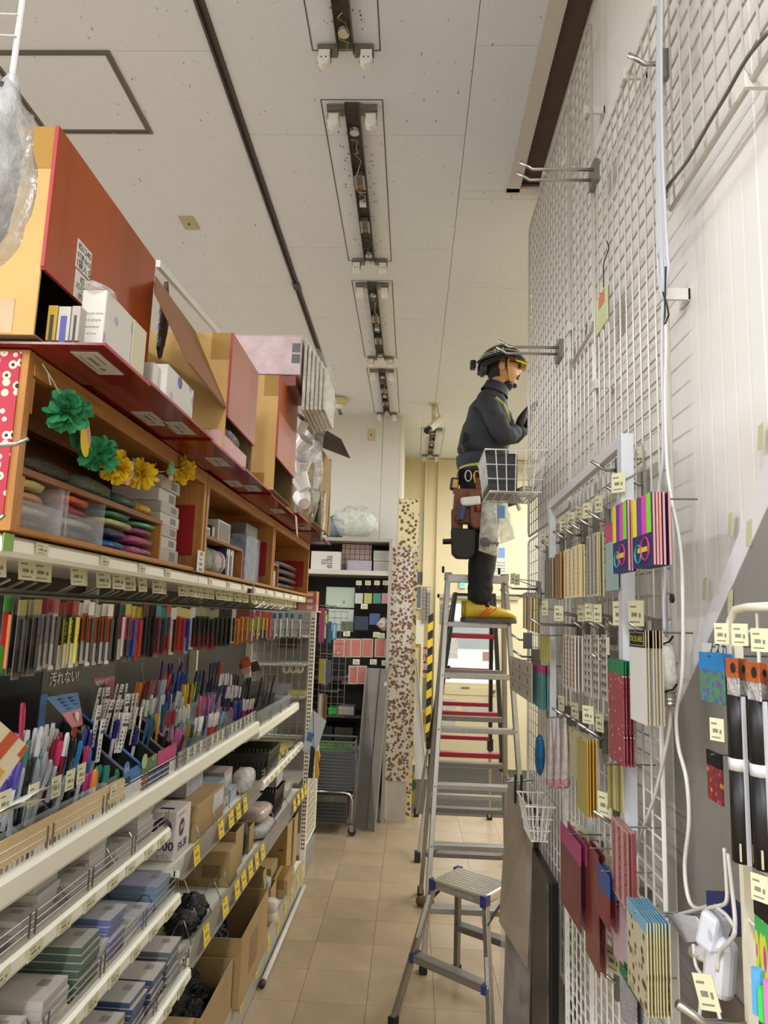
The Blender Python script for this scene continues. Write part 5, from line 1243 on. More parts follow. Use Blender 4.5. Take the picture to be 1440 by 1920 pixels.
# posters, small packs on hooks
bbox('hanging_poster', 'pale green poster with yellow and blue dots hanging in the back rack', 'poster', (612, 1100), (664, 1140), 6.50, .004, mat('#a9b8a4', .5), pr=mat('#b5c2ad', .5, 0, 'flower', c1='#c9b23a', c2='#4a86b8', scale=14, r1=.12, r2=.2))
bbox('hanging_poster', 'blank grey-white sheet hanging below the green poster', 'poster', (612, 1141), (662, 1185), 6.505, .004, mat('#b9bcb6', .5))
for i, (px_, c, nm) in enumerate(((673, '#b9bcb8', 'white'), (690, '#b5ad5a', 'yellow'), (707, '#3f8a72', 'green'), (723, '#c08a8c', 'pink'))):
    t = bbox('small_colour_pack', f'small {nm} pack hanging in the upper row of the back rack', 'pack', (px_ - 7, 1112), (px_ + 7, 1132), 6.45, .02, mat(c, .3))
    a = at(px_, 1093, Y=6.42); O('hook', B().tube([V((a.x, 6.86, a.z - .05)), V((a.x, 6.44, a.z - .05)), V((a.x, 6.42, a.z - .03))], .004, 5), STEEL, t, world=True)
    put(TAG_M, 'price_card', t, V((a.x, 6.415, a.z)), (0, 0, -PI / 2), (1, 1, .7))
for i, px_ in enumerate((636, 648, 667, 689, 713)):
    bbox('red_label_pack', f'red sheet of labels hanging in the row, {NTH[i]} from the left', 'label pack', (px_ - 10, 1197), (px_ + 10, 1233), 6.43 + .01 * (i % 2), .012, mat('#b9a79a', .5), pr=mat('#b0402f', .5, 0, 'print', scale=24, ms=.025, ink='#d6b9a8', c2='#a8382a'))
for i, px_ in enumerate((663, 678)):
    bbox('red_label_pack', f'red label sheet hanging lower beside the leaning metal cover, {("left", "right")[i]} one', 'label pack', (px_ - 9, 1248), (px_ + 9, 1283), 6.40 - .02 * i, .012, mat('#b9a79a', .5), pr=mat('#b0402f', .5, 0, 'print', scale=24, ms=.025, ink='#d6b9a8', c2='#a8382a'))
for i, px_ in enumerate((683, 706, 722, 650, 668, 715, 700)):
    a = at(px_, (1137, 1190, 1243, 1188, 1241, 1192, 1241)[i], Y=6.41)
    put(TAG_M, 'price_card', rk, a, (0, 0, -PI / 2), (1, 1.2, .8))
for i, (p0, p1, c, nm) in enumerate((((665, 1155), (690, 1182), '#27303f', 'dark blue'), ((693, 1150), (712, 1172), '#3f5a8a', 'blue'), ((640, 1165), (662, 1182), '#55604a', 'olive'))):
    bbox('blister_pack', f'{nm} blister pack hanging in the middle of the back rack', 'pack', p0, p1, 6.46, .02, mat(c, .3))
O('flower_ball', B().blob(at(718, 1170, Y=6.40), (.09, .09, .10), 12, 9, .5, 8, 3), mat('#b9a090', .6, 0, 'flower', c1='#7a3a34', c2='#d9d0c0', scale=50, r1=.2, r2=.4), None, label='pale decorative ball hanging at the right of the back rack', cat='ornament')
# lower shelves: paper trays, boxes
for i, (p0, p1, c, nm, z0) in enumerate((((612, 1302), (640, 1278), '#6a2a44', 'wine folder pack', 1.1805), ((640, 1305), (668, 1284), '#8a8c90', 'grey folder pack', 1.1805), ((600, 1318), (618, 1292), '#2a2c30', 'black folder pack', 1.1805))):
    bbox('folder_pack', nm + ' lying on the middle shelf of the back rack', 'pack', p0, p1, 6.46, .3, mat(c, .4), z0)
for i, (p0, p1, c, nm) in enumerate((((615, 1345), (631, 1328), '#2f9a3a', 'bright green'), ((633, 1350), (664, 1326), '#9a958c', 'white patterned'), ((600, 1355), (613, 1330), '#4a4a48', 'dark grey'))):
    bbox('small_box', nm + ' small box on the lower dark shelf of the back rack', 'box', p0, p1, 6.46, .25, mat(c, .4), .8605)
for i, (p0, p1, c, nm) in enumerate((((626, 1390), (662, 1365), '#3a3028', 'brown'), ((600, 1390), (624, 1362), '#1f2224', 'black'))):
    bbox('drawer_box', nm + ' drawer box above the green sign on the back rack', 'box', p0, p1, 6.46, .3, mat(c, .4), .6005)
gs = bbox('green_sign', 'lime green shelf sign in front of the rack above the baskets', 'sign', (600, 1409), (661, 1391), 6.36, .01, mat('#6fb52a', .5))
text('新製品', .035, mat('#2a4a1a', .5), gs, (.05, -.006, .05), FACE_N)
# hooks with hanging pens at the end of the gondola (facing the back)
for i, (px_, y0_, y1_, c, nm) in enumerate(((603, 1140, 1205, '#8a3a4c', 'pink and black'), (610, 1142, 1200, '#3a2a34', 'dark'), (617, 1165, 1205, '#2f6a86', 'blue'), (627, 1168, 1200, '#3f86a8', 'pale blue'), (602, 1235, 1282, '#a89a2f', 'yellow'), (609, 1235, 1285, '#8a6a9a', 'lilac'),
                                           (616, 1238, 1280, '#4a5560', 'grey'), (600, 1300, 1352, '#8f8a7c', 'clear'), (608, 1302, 1350, '#6a4a34', 'brown'), (612, 1150, 1170, '#5f8a3f', 'leaf green'))):
    bbox('hanging_pack', f'{nm} slim pack hanging on the side rack behind the slotted post', 'pack', (px_ - 3.5, y0_), (px_ + 3.5, y1_), 5.60 + .012 * (i % 3), .012, mat(c, .3), pr=mat('#c9c4b8', .4) if i % 2 else None)
for i, yy in enumerate((1135, 1225, 1295)):
    a = at(600, yy, Y=5.5); c = at(632, yy + 2, Y=5.5)
    O('hook_bar', B().tube([a, c, c + V((.02, 0, .02))], .005, 6), STEEL, end, world=True)
sm_ = B(); wires(sm_, 5.64, -.80, -.50, .95, 1.78, .05, .05, .002, 'x'); O('side_mesh', sm_, M_WIRE, end, world=True)
er = T('end_rack', 'grey rack with shelves seen through the wire mesh behind the pens', 'shelving', (-1.05, 5.5, 0))
O('back_panel', B().box(-1.30, -.74, 5.62, 5.635, 0, 1.75), mat('#6b665c', .6), er, world=True)
for zz in (.55, .86, 1.13, 1.36, 1.56): O('shelf', B().box(-1.30, -.76, 5.2, 5.62, zz - .012, zz), mat('#8a857a', .5), er, world=True)
for i, (p0, p1, c, nm, zz) in enumerate((((520, 1215), (556, 1228), '#17181a', 'black tray', 1.5605), ((492, 1247), (523, 1264), '#8f8330', 'olive yellow box', 1.3605), ((528, 1262), (556, 1270), '#8d8a80', 'grey box', 1.3605), ((500, 1300), (535, 1312), '#5a5148', 'brown tray', 1.1305), ((540, 1296), (572, 1308), '#8f8a3a', 'mustard box', 1.1305), ((520, 1362), (572, 1378), '#4a443c', 'dark carton', .8605))):
    bbox('stock_item', nm + ' on the end rack behind the wire mesh', 'box', p0, p1, 5.3, .15, mat(c, .5), zz)
for i in range(3):
    c = at(538 + i * 12, 1253, Y=5.28); O('tape_roll', B().tube([c + V((.022 * math.cos(q), 0, .03 * math.sin(q))) for q in [2 * PI * k / 14 for k in range(14)]], .009, 6, closed=True), mat('#b9b49a', .5), None, label=f'pale tape roll, {NTH[i]} on the end rack behind the mesh', cat='tape roll')
# notice hanging in front with a yellow and black cutter
nt = T('hanging_notice', 'white printed notice hanging by a cord at the end of the pen shelf', 'notice', at(583, 1400, Y=4.85))
q_ = [at(586, 1330, Y=4.86), at(612, 1352, Y=4.84), at(590, 1420, Y=4.84), at(567, 1407, Y=4.86)]
O('sheet', B().hexa(*q_, (0, .001, 0)), mat('#d3d5d8', .5, 0, 'print', scale=45, ms=.04, map=(1, 1, 2), ink='#9aa0ac'), nt, world=True)
O('picture', B().hexa(at(578, 1372, Y=4.845), at(588, 1376, Y=4.845), at(584, 1392, Y=4.845), at(574, 1388, Y=4.845), (0, .0006, 0)), mat('#3f6aa8', .5), nt, world=True)
O('cord', B().tube([at(587, 1322, Y=4.84), at(588, 1400, Y=4.835)], .0018, 5), BLACK, nt, world=True)
ct = T('box_cutter', 'yellow and black cutter tool hanging below the white notice', 'tool', at(588, 1440, Y=4.8))
O('black_grip', B().prism([(-.02, -.10), (.012, -.10), (.016, .09), (-.012, .10)], .02, Matrix.Translation(at(585, 1428, Y=4.80)) @ Matrix.Rotation(PI / 2, 4, 'X')), BLACK, ct, world=True, bevel=.004)
O('yellow_grip', B().prism([(-.008, -.085), (.014, -.09), (.02, -.06), (.01, 0), (.022, .05), (.012, .09), (-.01, .07)], .022, Matrix.Translation(at(594, 1432, Y=4.80)) @ Matrix.Rotation(PI / 2, 4, 'X')), mat('#c9951f', .4), ct, world=True, bevel=.003)

# ================================================================ shopping baskets, cart
M_BK = mat('#5f6062', .5)
for i in range(11):
    z0 = .335 + i * .025
    t = T('shopping_basket', f'grey plastic shopping basket in the nested stack, {NTH[i]} from the bottom', 'basket', (-.62, 6.15, z0), group='nested shopping baskets')
    x0, x1, y0, y1 = -.83, -.425 + .004 * (i % 2), 5.98, 6.30
    b = B()
    for (p, q, u) in (((x0, y0), (x1, y0), 0), ((x0, y1), (x1, y1), 0), ((x1, y0), (x1, y1), 1), ((x0, y0), (x0, y1), 1)):
        b.box(min(p[0], q[0]) - .004, max(p[0], q[0]) + .004, min(p[1], q[1]) - .004, max(p[1], q[1]) + .004, z0, z0 + .016)
    O('rim', b, M_BK, t, world=True, bevel=.002)
    O('handle', B().tube([(x0 + .05, y0 + .005, z0 + .02), (x1 - .01, y0 - .006, z0 + .02)], .005, 6), mat('#4a4b4d', .4), t, world=True)
tb2 = B(); x0, x1, y0, y1 = -.83, -.43, 5.985, 6.29
for k in range(19):
    for (a, c) in (((x0 + (x1 - x0) * k / 18, y0), None), ): tb2.box(a[0] - .003, a[0] + .003, y0, y0 + .004, .61, .70)
for zz in (.61, .64, .67): tb2.box(x0, x1, y0 - .001, y0 + .004, zz, zz + .008)
tbk = T('shopping_basket', 'topmost grey shopping basket of the nested stack with slotted side', 'basket', (-.62, 6.15, .612)); O('slotted_side', tb2, M_BK, tbk, world=True)
O('rim', B().tube([(x0, y0, .705), (x1, y0, .705), (x1, y1, .705), (x0, y1, .705)], .010, 6, closed=True), M_BK, tbk, world=True)
O('side', B().box(x1 - .004, x1, y0, y1, .61, .70), M_BK, tbk, world=True)
ct2 = T('basket_cart', 'chrome-framed basket trolley with a slotted grey tub and casters', 'cart', (-.62, 6.1, 0))
tub = B()
x0, x1, y0, y1, z0, z1 = -.86, -.475, 5.96, 6.28, .09, .30
for k in range(25): tub.box(x0 + (x1 - x0) * k / 24 - .0025, x0 + (x1 - x0) * k / 24 + .0025, y0, y0 + .004, z0, z1)
for k in range(9): tub.box(x0, x1, y0, y0 + .005, z0 + (z1 - z0) * k / 8 - .0035, z0 + (z1 - z0) * k / 8 + .0035)
tub.box(x0, x1, y0 - .002, y0 + .004, z1 - .05, z1)
O('tub_front', tub, mat('#55524e', .5), ct2, world=True)
O('tub_body', B().box(x0, x1, y0 + .02, y1, z0, z1 - .01), mat('#2e2c2a', .6), ct2, world=True)
text('15店', .035, mat('#7a7a2a', .6), ct2, V((-.62, 5.9565, .272)) - V(ct2.location), FACE_N)
O('frame', B().tube([(-.86, 5.955, .325), (-.49, 5.955, .325), (-.452, 5.955, .31), (-.432, 5.955, .27), (-.43, 5.955, .07)], .010, 8), CHROME, ct2, world=True, smooth=True)
O('frame', B().tube([(-.432, 5.955, .30), (-.432, 6.28, .30)], .008, 8), CHROME, ct2, world=True)
for yy in (5.955, 6.28):
    cs = B(); cs.lathe([(.03, -.012), (.034, -.006), (.034, .006), (.03, .012)], 14, Matrix.Translation((-.424, yy, .035)) @ Matrix.Rotation(PI / 2, 4, 'X'))
    w_ = O('caster', cs, BLACK, ct2, world=True, smooth=False); O('fork', B().bar((-.432, yy, .085), (-.424, yy, .035), .03, .03), STEEL, ct2, world=True)

# ================================================================ leaning metal lamp covers, boards
M_GALV = mat('#8e8a82', .42, .75, 'mottle', scale=5, amt=.1)
lc = T('lamp_cover_trough', 'long grey metal lamp cover leaning upright beside the floral board', 'metal cover', (-.33, 6.2, 0))
a, c, d, e = V((-.43, 6.17, .002)), V((-.245, 6.12, .002)), V((-.178, 6.34, 1.277)), V((-.376, 6.36, 1.279))
nrm = (c - a).cross(e - a).normalized(); nrm = nrm if nrm.y < 0 else -nrm
O('back', B().hexa(a, c, d, e, -nrm * .003), M_GALV, lc, world=True)
ctr = (c - a).normalized()
for f0, f1 in ((0, .0), (.58, .62), (1, 1)):
    p0, p1 = a.lerp(c, (f0 + f1) / 2), e.lerp(d, (f0 + f1) / 2)
    O('edge_lip', B().hexa(p0, p0 + nrm * .03, p1 + nrm * .03, p1, ctr * .004), mat('#aaa69e', .4, .6) if f0 != .58 else mat('#6b6862', .45, .7), lc, world=True)
O('sticker', B().cbox(a.lerp(d, .9) + nrm * .003, (.03, .002, .03), (-.17, 0, 0)), WHITE, lc, world=True)
fl = T('floral_board', 'tall board papered in brown floral print standing by the back wall', 'board', (-.09, 6.4, .33))
M_FL = mat('#c9bfb2', .6, 0, 'flower', c1='#8a3526', c2='#6d5a40', scale=36, rand=.9, r1=.26, r2=.5, map=(1, 0, 1))
M_FL2 = mat('#d3c49a', .6, 0, 'flower', c1='#7a3a20', c2='#6d5a30', scale=28, rand=.9, r1=.24, r2=.42, map=(1, 0, 1))
for (za, zc, m) in ((.335, 1.292, M_FL), (1.298, 2.35, M_FL)): O('panel', B().hexa((-.19 - .012 * (za < 1), 6.40, za), (.008, 6.40, za), (.010, 6.40, zc), (-.185, 6.40, zc), (0, .02, 0)), m, fl, world=True)
O('foot_plank', B().box(-.172, -.004, 6.405, 6.425, 0, .335), mat('#b3ab9c', .6, 0, 'mottle', scale=9, amt=.1), fl, world=True)
fl2 = T('floral_board', 'cream floral board standing higher behind the tall brown floral one', 'board', (-.06, 6.5, 0))
O('panel', B().box(-.14, .045, 6.46, 6.48, 0, 2.80), M_FL2, fl2, world=True)
# narrow passage by the entrance
lc2 = T('lamp_cover_trough', 'thin grey metal lamp cover leaning in the entrance passage', 'metal cover', (.1, 8.1, 0))
O('back', B().hexa((.075, 8.1, .002), (.215, 8.1, .002), (.075, 8.5, 1.27), (-.02, 8.5, 1.25), (0, .006, 0)), mat('#a39f96', .4, .5), lc2, world=True)
O('edge_lip', B().hexa((.215, 8.1, .002), (.215, 8.07, .002), (.075, 8.47, 1.27), (.075, 8.5, 1.27), (.004, 0, 0)), mat('#c4c0b8', .4, .5), lc2, world=True)
def wallp(name, label, cat, p0, p1, m, d=.02, Y=8.82, pr=None):
    t = bbox(name, label, cat, p0, p1, Y - d - .001, d, m, pr=pr); return t
wallp('wall_board', 'plain pale grey board high on the entrance wall', 'panel', (780, 962), (793, 1050), mat('#b9b49c', .6))
wallp('wall_board', 'slate blue square panel on the entrance wall', 'panel', (778, 1072), (791, 1094), mat('#48525c', .5), .03)
wallp('meter_box', 'white meter box on the entrance wall beside the floral board', 'meter box', (777, 1098), (791, 1142), mat('#c9c6b8', .5), .06, pr=mat('#5b6068', .5))
wallp('switch_box', 'white switch box below the meter box on the entrance wall', 'switch box', (777, 1162), (791, 1208), mat('#cfcab8', .5), .05)
wallp('yellow_label', 'small yellow label under the switch box', 'label', (777, 1208), (784, 1214), mat('#c9a92a', .5), .004)
for i, (x0_, x1_, ya, yb) in enumerate(((792.5, 799, 1100, 1168), (799.5, 806, 1110, 1163))):
    a = at(x0_, ya, Y=8.75); c = at(x1_, yb, Y=8.75); b = B().box(a.x, c.x, 8.75, 8.756, c.z, a.z); b.use(1)
    for k in range(9): b.box(a.x + .008, a.x + .016, 8.7492, 8.75, c.z + .03 + k * .045, c.z + .045 + k * .045); b.box(c.x - .016, c.x - .008, 8.7492, 8.75, c.z + .03 + k * .045, c.z + .045 + k * .045)
    O('perforated_strip', b, [M_GALV, DARKM], None, label=('longer' if i == 0 else 'shorter') + ' perforated metal strip hanging on the entrance wall', cat='metal strip')
fs = wallp('fire_extinguisher_sign', 'red sign reading fire extinguisher in white characters', 'sign', (788, 1213), (805, 1262), mat('#a8242a', .5), .004)
text('消\n火\n器', .062, WHITE, fs, (0, -.004, .155), FACE_N, bold=.02)
a = at(806, 1155, Y=8.7); st = T('hazard_strip', 'yellow and black hazard striped corner guard by the door', 'corner guard', (.235, 8.7, .28))
for k in range(15):
    z = .29 + k * .098
    O('stripe', B().hexa((.205, 8.745, z), (.265, 8.745, z + .04), (.265, 8.745, z + .138), (.205, 8.745, z + .098), (0, .012, 0)), mat('#d9b81f', .5) if k % 2 else BLACK, st, world=True)
wallp('paper_notice', 'grey notice paper below the fire extinguisher sign', 'notice', (788, 1270), (803, 1330), mat('#b5b0a2', .6, 0, 'print', scale=20, ms=.03), .003)
wallp('yellow_notice', 'small yellow notice below the grey notice', 'notice', (793, 1336), (803, 1358), mat('#c2a52a', .6), .003)
yc = bbox('yellow_carton', 'yellow carton with green emblem on the floor behind the floral board', 'box', (760, 1512), (778, 1436), 7.0, .25, mat('#a8862a', .6), 0.003)
O('emblem', B().lathe([(.055, 0), (.055, .001)], 20, Matrix.Translation(at(770, 1472, Y=6.998)) @ Matrix.Rotation(PI / 2, 4, 'X')), mat('#2a5a2a', .6), yc, world=True)
O('top_band', B().box(yc.location.x - .04, yc.location.x + .04, 6.998, 7.0, .30, .36), mat('#2a7a86', .5), yc, world=True)
bb3 = T('blue_wire_basket', 'small blue basket holding bottles on the passage wall', 'basket', at(768, 1335, Y=7.2))
a = at(762, 1318, Y=7.2); c = at(774, 1338, Y=7.2)
O('tub', B().box(a.x, c.x, 7.2, 7.26, c.z, a.z), mat('#6f93b5', .5, 0, 'print', scale=40, ms=.05, ink='#44618a'), bb3, world=True)
O('bottle', B().lathe([(.02, 0), (.022, .06), (.01, .09), (.01, .11)], 10, Matrix.Translation(((a.x + c.x) / 2, 7.23, a.z - .03))), mat('#6a2a1a', .4), None, label='dark red bottle standing in the small blue basket', cat='bottle', smooth=True)
O('spray_nozzle', B().lathe([(.014, 0), (.016, .03), (.004, .05)], 10, Matrix.Translation(((a.x + c.x) / 2 + .005, 7.21, a.z + .085))), mat('#d9b01f', .4), None, label='yellow nozzle above the dark red bottle in the passage', cat='nozzle', smooth=True)
O('white_cloth', B().grid(lambda u, v: at(763 + 10 * u + 4 * v, 1340 + 78 * v, Y=7.3 + .02 * math.sin(u * 9)), 8, 8), mat('#c9c4b6', .7, 0, 'cloth'), None, label='white cloth hanging below the small blue basket', cat='cloth', smooth=True)

# ================================================================ entrance door
M_DOOR = mat('#cdbf98', .5)
dr = struct('door_1', B().box(.345, .40, YF + .02, YF + .06, 0.02, 1.98).box(1.06, 1.12, YF + .02, YF + .06, .02, 1.98).box(.40, 1.06, YF + .02, YF + .06, .02, .98).box(.40, 1.06, YF + .02, YF + .06, 1.92, 1.98), M_DOOR)
struct('door_frame', B().box(.335, .345, YF - .01, YF + .08, 0, 2.0).box(1.12, 1.14, YF - .01, YF + .08, 0, 2.0).box(.335, 1.14, YF - .01, YF + .08, 1.98, 2.03), mat('#b9ad8a', .5), dr)
struct('glass_pane', B().box(.40, 1.06, YF + .035, YF + .041, .98, 1.92), mat('#eef3f5', .15, 0, 'film', a=.18), dr)
for p0, p1, m in (((820, 1172), (842, 1203), mat('#c2c4c0', .6, 0, 'print', scale=22, ms=.05, ink='#8a4a48')), ((822, 1195), (858, 1235), mat('#cfccc4', .6, 0, 'print', scale=14, ms=.05, ink='#7a7672')), ((905, 1222), (925, 1240), mat('#a9857a', .6))):
    a = at(*p0, Y=YF + .03); c = at(*p1, Y=YF + .03); struct('paper_notice', B().box(a.x, c.x, YF + .030, YF + .034, c.z, a.z), m, dr)
a = at(820, 1132, Y=YF + .01); c = at(852, 1165, Y=YF + .01)
for k in range(4): struct('blind_slat', B().box(a.x, c.x, YF + .0, YF + .018, a.z - .06 * (k + 1) + .006, a.z - .06 * k), mat('#7d7a74', .6), dr)
struct('door_plate', B().box(.42, 1.04, YF + .012, YF + .02, .84, .93), M_DOOR, dr)
struct('knob', B().lathe([(.012, 0), (.012, .03), (.03, .035), (.03, .06), (.018, .07)], 14, Matrix.Translation((1.0, YF + .02, .90)) @ Matrix.Rotation(PI / 2, 4, 'X')), STEEL, dr)
struct('letter_slot', B().box(.62, .72, YF + .008, YF + .02, .91, .93), STEEL, dr)
for x0_, x1_, z0_, z1_ in ((.36, .56, .45, .78), (.64, 1.02, .58, .76)): struct('paper_notice', B().box(x0_, x1_, YF + .017, YF + .02, z0_, z1_), mat('#bdb8aa', .6, 0, 'print', scale=14, ms=.04, ink='#8f8a80'), dr)
# beyond the glass: paving, a white parked van
struct('outside_ground', B().box(-2, 5, YF + .2, 16, -.12, -.02), mat('#a8a6a0', .8))
vn = T('parked_van', 'white parked van seen blurred through the door glass', 'van', (1.1, 12, -.02))
O('body', B().prism([(-1.6, .35), (1.8, .35), (1.8, 1.1), (1.1, 1.25), (.6, 1.9), (-1.6, 1.95)], 1.6, Matrix.Translation((1.1, 12.8, 0)) @ Matrix.Rotation(PI / 2, 4, 'X')), mat('#d9dadc', .3), vn, world=True, bevel=.08)
O('window_band', B().box(-.4, 1.6, 11.185, 11.20, 1.3, 1.72), mat('#59636a', .2), vn, world=True)
for x in (-.1, 2.2): O('wheel', B().lathe([(.2, -.1), (.33, -.09), (.33, .09), (.2, .1)], 18, Matrix.Translation((x, 11.3, .31)) @ Matrix.Rotation(PI / 2, 4, 'X')), BLACK, vn, world=True)
# calendar and exit light
cal = wallp('wall_calendar', 'white wall calendar with a blue picture on the far wall', 'calendar', (922, 1025), (948, 1077), mat('#cfc9ba', .6), .006, Y=8.80)
O('picture', B().box(cal.location.x - .01, cal.location.x + .075, 8.791, 8.7925, cal.location.z + .2, cal.location.z + .325), mat('#6f8fc0', .5), cal, world=True)
for r in range(4):
    for q in range(6): O('date', B().box(cal.location.x - .065 + q * .025, cal.location.x - .053 + q * .025, 8.7915, 8.7925, cal.location.z + .03 + r * .035, cal.location.z + .044 + r * .035), INK, cal, world=True)
ex = wallp('exit_light', 'small teal glowing light on the wall above the door', 'lamp', (862, 1088), (873, 1103), mat('#cfcbbd', .5), .03, Y=8.80)
O('lens', B().box(ex.location.x - .028, ex.location.x + .028, 8.766, 8.769, ex.location.z + .02, ex.location.z + .07), mat('#35e0c0', .4, 0, 'glow', e=3), ex, world=True)
# wall plates
wp = bbox('cover_plate', 'beige blank wall plate with a centre screw on the back wall', 'wall plate', (690, 804), (702, 826), 6.918, .01, mat('#b9ac83', .5))
O('screw', B().lathe([(.008, 0), (.006, .004)], 10, Matrix.Translation(at(696, 815, Y=6.918)) @ Matrix.Rotation(PI / 2, 4, 'X')), DARKM, wp, world=True)
# ================================================================ aluminium step ladder
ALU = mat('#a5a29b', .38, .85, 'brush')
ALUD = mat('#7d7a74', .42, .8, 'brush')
def stile(y0, y1, x0, x1, zt, s): return V((x0 if s < 0 else x1, y1, zt))
ld = T('step_ladder', 'tall silver aluminium step ladder the worker stands on', 'ladder', (.37, 4.25, 0))
FB, FT, RB, RT, ZT = 3.80, 4.235, 4.80, 4.315, 1.975
def lx(s, z): return (.212 - .108 * (1 - z / ZT)) if s < 0 else (.545 + .095 * (1 - z / ZT))
def fy(z): return FB + (FT - FB) * z / ZT
def ry(z): return RB + (RT - RB) * z / ZT
for s in (-1, 1):
    O('front_rail', B().bar((lx(s, .02), fy(.02), .02), (lx(s, ZT), fy(ZT), ZT), .026, .05, (0, 1, 0)), ALU, ld, world=True, bevel=.003)
    O('rear_rail', B().bar((lx(s, .02), ry(.02), .02), (lx(s, ZT), ry(ZT), ZT), .026, .05, (0, 1, 0)), ALU, ld, world=True, bevel=.003)
    for f in (fy, ry): O('rubber_foot', B().box(lx(s, 0) - .02, lx(s, 0) + .02, f(0) - .03, f(0) + .03, 0, .045), BLACK, ld, world=True, bevel=.004)
    O('hinge', B().box(lx(s, ZT) - .02, lx(s, ZT) + .02, FT - .02, RT + .02, ZT - .03, ZT + .012), mat('#8a877f', .4, .7), ld, world=True, bevel=.003)
    O('hinge_pin', B().tube([(lx(s, ZT) - .03, 4.275, ZT + .012), (lx(s, ZT) - .03, 4.275, ZT + .05)], .008, 8), DARKM, ld, world=True)
for k in range(1, 7):
    z = .2833 * k
    O('step', B().box(lx(-1, z) + .01, lx(1, z) - .01, fy(z) - .028, fy(z) + .032, z - .028, z), ALU, ld, world=True, bevel=.003)
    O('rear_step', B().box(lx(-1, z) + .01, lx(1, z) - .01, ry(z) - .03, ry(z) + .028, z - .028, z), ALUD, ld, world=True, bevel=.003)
    for s in (-1, 1): O('rivet', B().lathe([(.007, 0), (.005, .004)], 8, Matrix.Translation((lx(s, z), fy(z) - .0255, z - .014)) @ Matrix.Rotation(PI / 2, 4, 'X')), STEEL, ld, world=True)
O('top_step', B().box(lx(-1, ZT) - .005, lx(1, ZT) + .005, FT - .035, FT + .02, ZT - .045, ZT), ALU, ld, world=True, bevel=.003)
O('brace', B().bar((lx(-1, .5), fy(.5), .50), (lx(-1, .5) + .06, fy(.56), .56), .012, .006), STEEL, ld, world=True)

# ================================================================ black and red step ladder behind
bl = T('step_ladder', 'black step ladder with red steps and extended legs behind the silver one', 'ladder', (.42, 6.0, 0))
RDS = mat('#8e1f28', .35, .3); BLK = mat('#1b1a1a', .4, .3)
bF0, bF1, bR0, bR1, bZ = 5.42, 5.80, 6.62, 5.95, 1.93
def bx_(s, z): return (.352 - .262 * (1 - z / bZ)) if s < 0 else (.655 + .075 * (1 - z / bZ))
def bf(z): return bF0 + (bF1 - bF0) * z / bZ
def br(z): return bR0 + (bR1 - bR0) * z / bZ
for s in (-1, 1):
    for nm, f in (('front_rail', bf), ('rear_rail', br)):
        O(nm, B().bar((bx_(s, .62), f(.62), .62), (bx_(s, bZ), f(bZ), bZ), .03, .055, (0, 1, 0)), BLK, bl, world=True, bevel=.003)
        O('extension_leg', B().bar((bx_(s, .03), f(.03), .03), (bx_(s, .72), f(.72), .72), .024, .042, (0, 1, 0)), ALU, bl, world=True, bevel=.003)
        O('rubber_foot', B().box(bx_(s, 0) - .022, bx_(s, 0) + .022, f(0) - .03, f(0) + .03, 0, .07), BLACK, bl, world=True, bevel=.004)
        O('leg_lock', B().box(bx_(s, .66) - .024, bx_(s, .66) + .024, f(.66) - .034, f(.66) + .034, .62, .72), BLK, bl, world=True, bevel=.004)
for k, z in enumerate((.74, 1.03, 1.32, 1.61)):
    O('step', B().box(bx_(-1, z) + .012, bx_(1, z) - .012, bf(z) - .03, bf(z) + .04, z - .035, z), RDS, bl, world=True, bevel=.004)
    O('rear_step', B().box(bx_(-1, z) + .012, bx_(1, z) - .012, br(z) - .03, br(z) + .02, z - .032, z), RDS, bl, world=True, bevel=.004)
O('step', B().box(bx_(-1, .45) + .012, bx_(1, .45) - .012, bf(.45) - .02, bf(.45) + .03, .42, .45), ALU, bl, world=True, bevel=.003)
O('top_plate', B().box(bx_(-1, bZ), bx_(1, bZ), bF1 - .03, bR1 + .03, bZ - .02, bZ), BLK, bl, world=True, bevel=.004)
O('hinge_guard', B().box(.285, .315, bF1 - .1, bF1 - .06, 1.26, 1.36), BLK, bl, world=True, bevel=.004)

# ================================================================ low step stool in front
so = T('step_stool', 'low two-step aluminium stool with blue corner caps in the foreground', 'step stool', (.29, 3.42, 0))
cL, cB, cR, cF = V((.11, 3.41, .56)), V((.251, 3.607, .56)), V((.471, 3.474, .56)), V((.344, 3.218, .56))
BLU = mat('#2c3a73', .45)
TREAD = mat('#d0cec8', .22, .95)
def sq(f): return cL + (cF - cL) * f[0] + (cB - cL) * f[1]
O('platform', B().hexa(sq((.03, .02)), sq((.97, .02)), sq((.97, .98)), sq((.03, .98)), (0, 0, -.04)), TREAD, so, world=True, bevel=.008)
for i in range(9): O('tread_rib', B().hexa(sq((.06, .08 + .1 * i)), sq((.94, .08 + .1 * i)), sq((.94, .10 + .1 * i)), sq((.06, .10 + .1 * i)), (0, 0, .0015)), mat('#d6d4ce', .3, .6), so, world=True)
for f in ((0, 0), (1, 0), (1, 1), (0, 1)):
    a = (f[0] * 2 - 1) * -.1; c = (f[1] * 2 - 1) * -.16
    O('corner_cap', B().prism([(0, 0), (1, 0), (0, 1)] if a * c > 0 else [(0, 0), (0, 1), (1, 0)], 1, Matrix(((*( (cF - cL) * a).xy, 0, 0), ) * 0 or (((cF - cL) * a).to_tuple()[0:1] + ((cB - cL) * c).to_tuple()[0:1] + (0, sq(f).x), ((cF - cL) * a).to_tuple()[1:2] + ((cB - cL) * c).to_tuple()[1:2] + (0, sq(f).y), (0, 0, .046, .516), (0, 0, 0, 1)))), BLU, so, world=True)
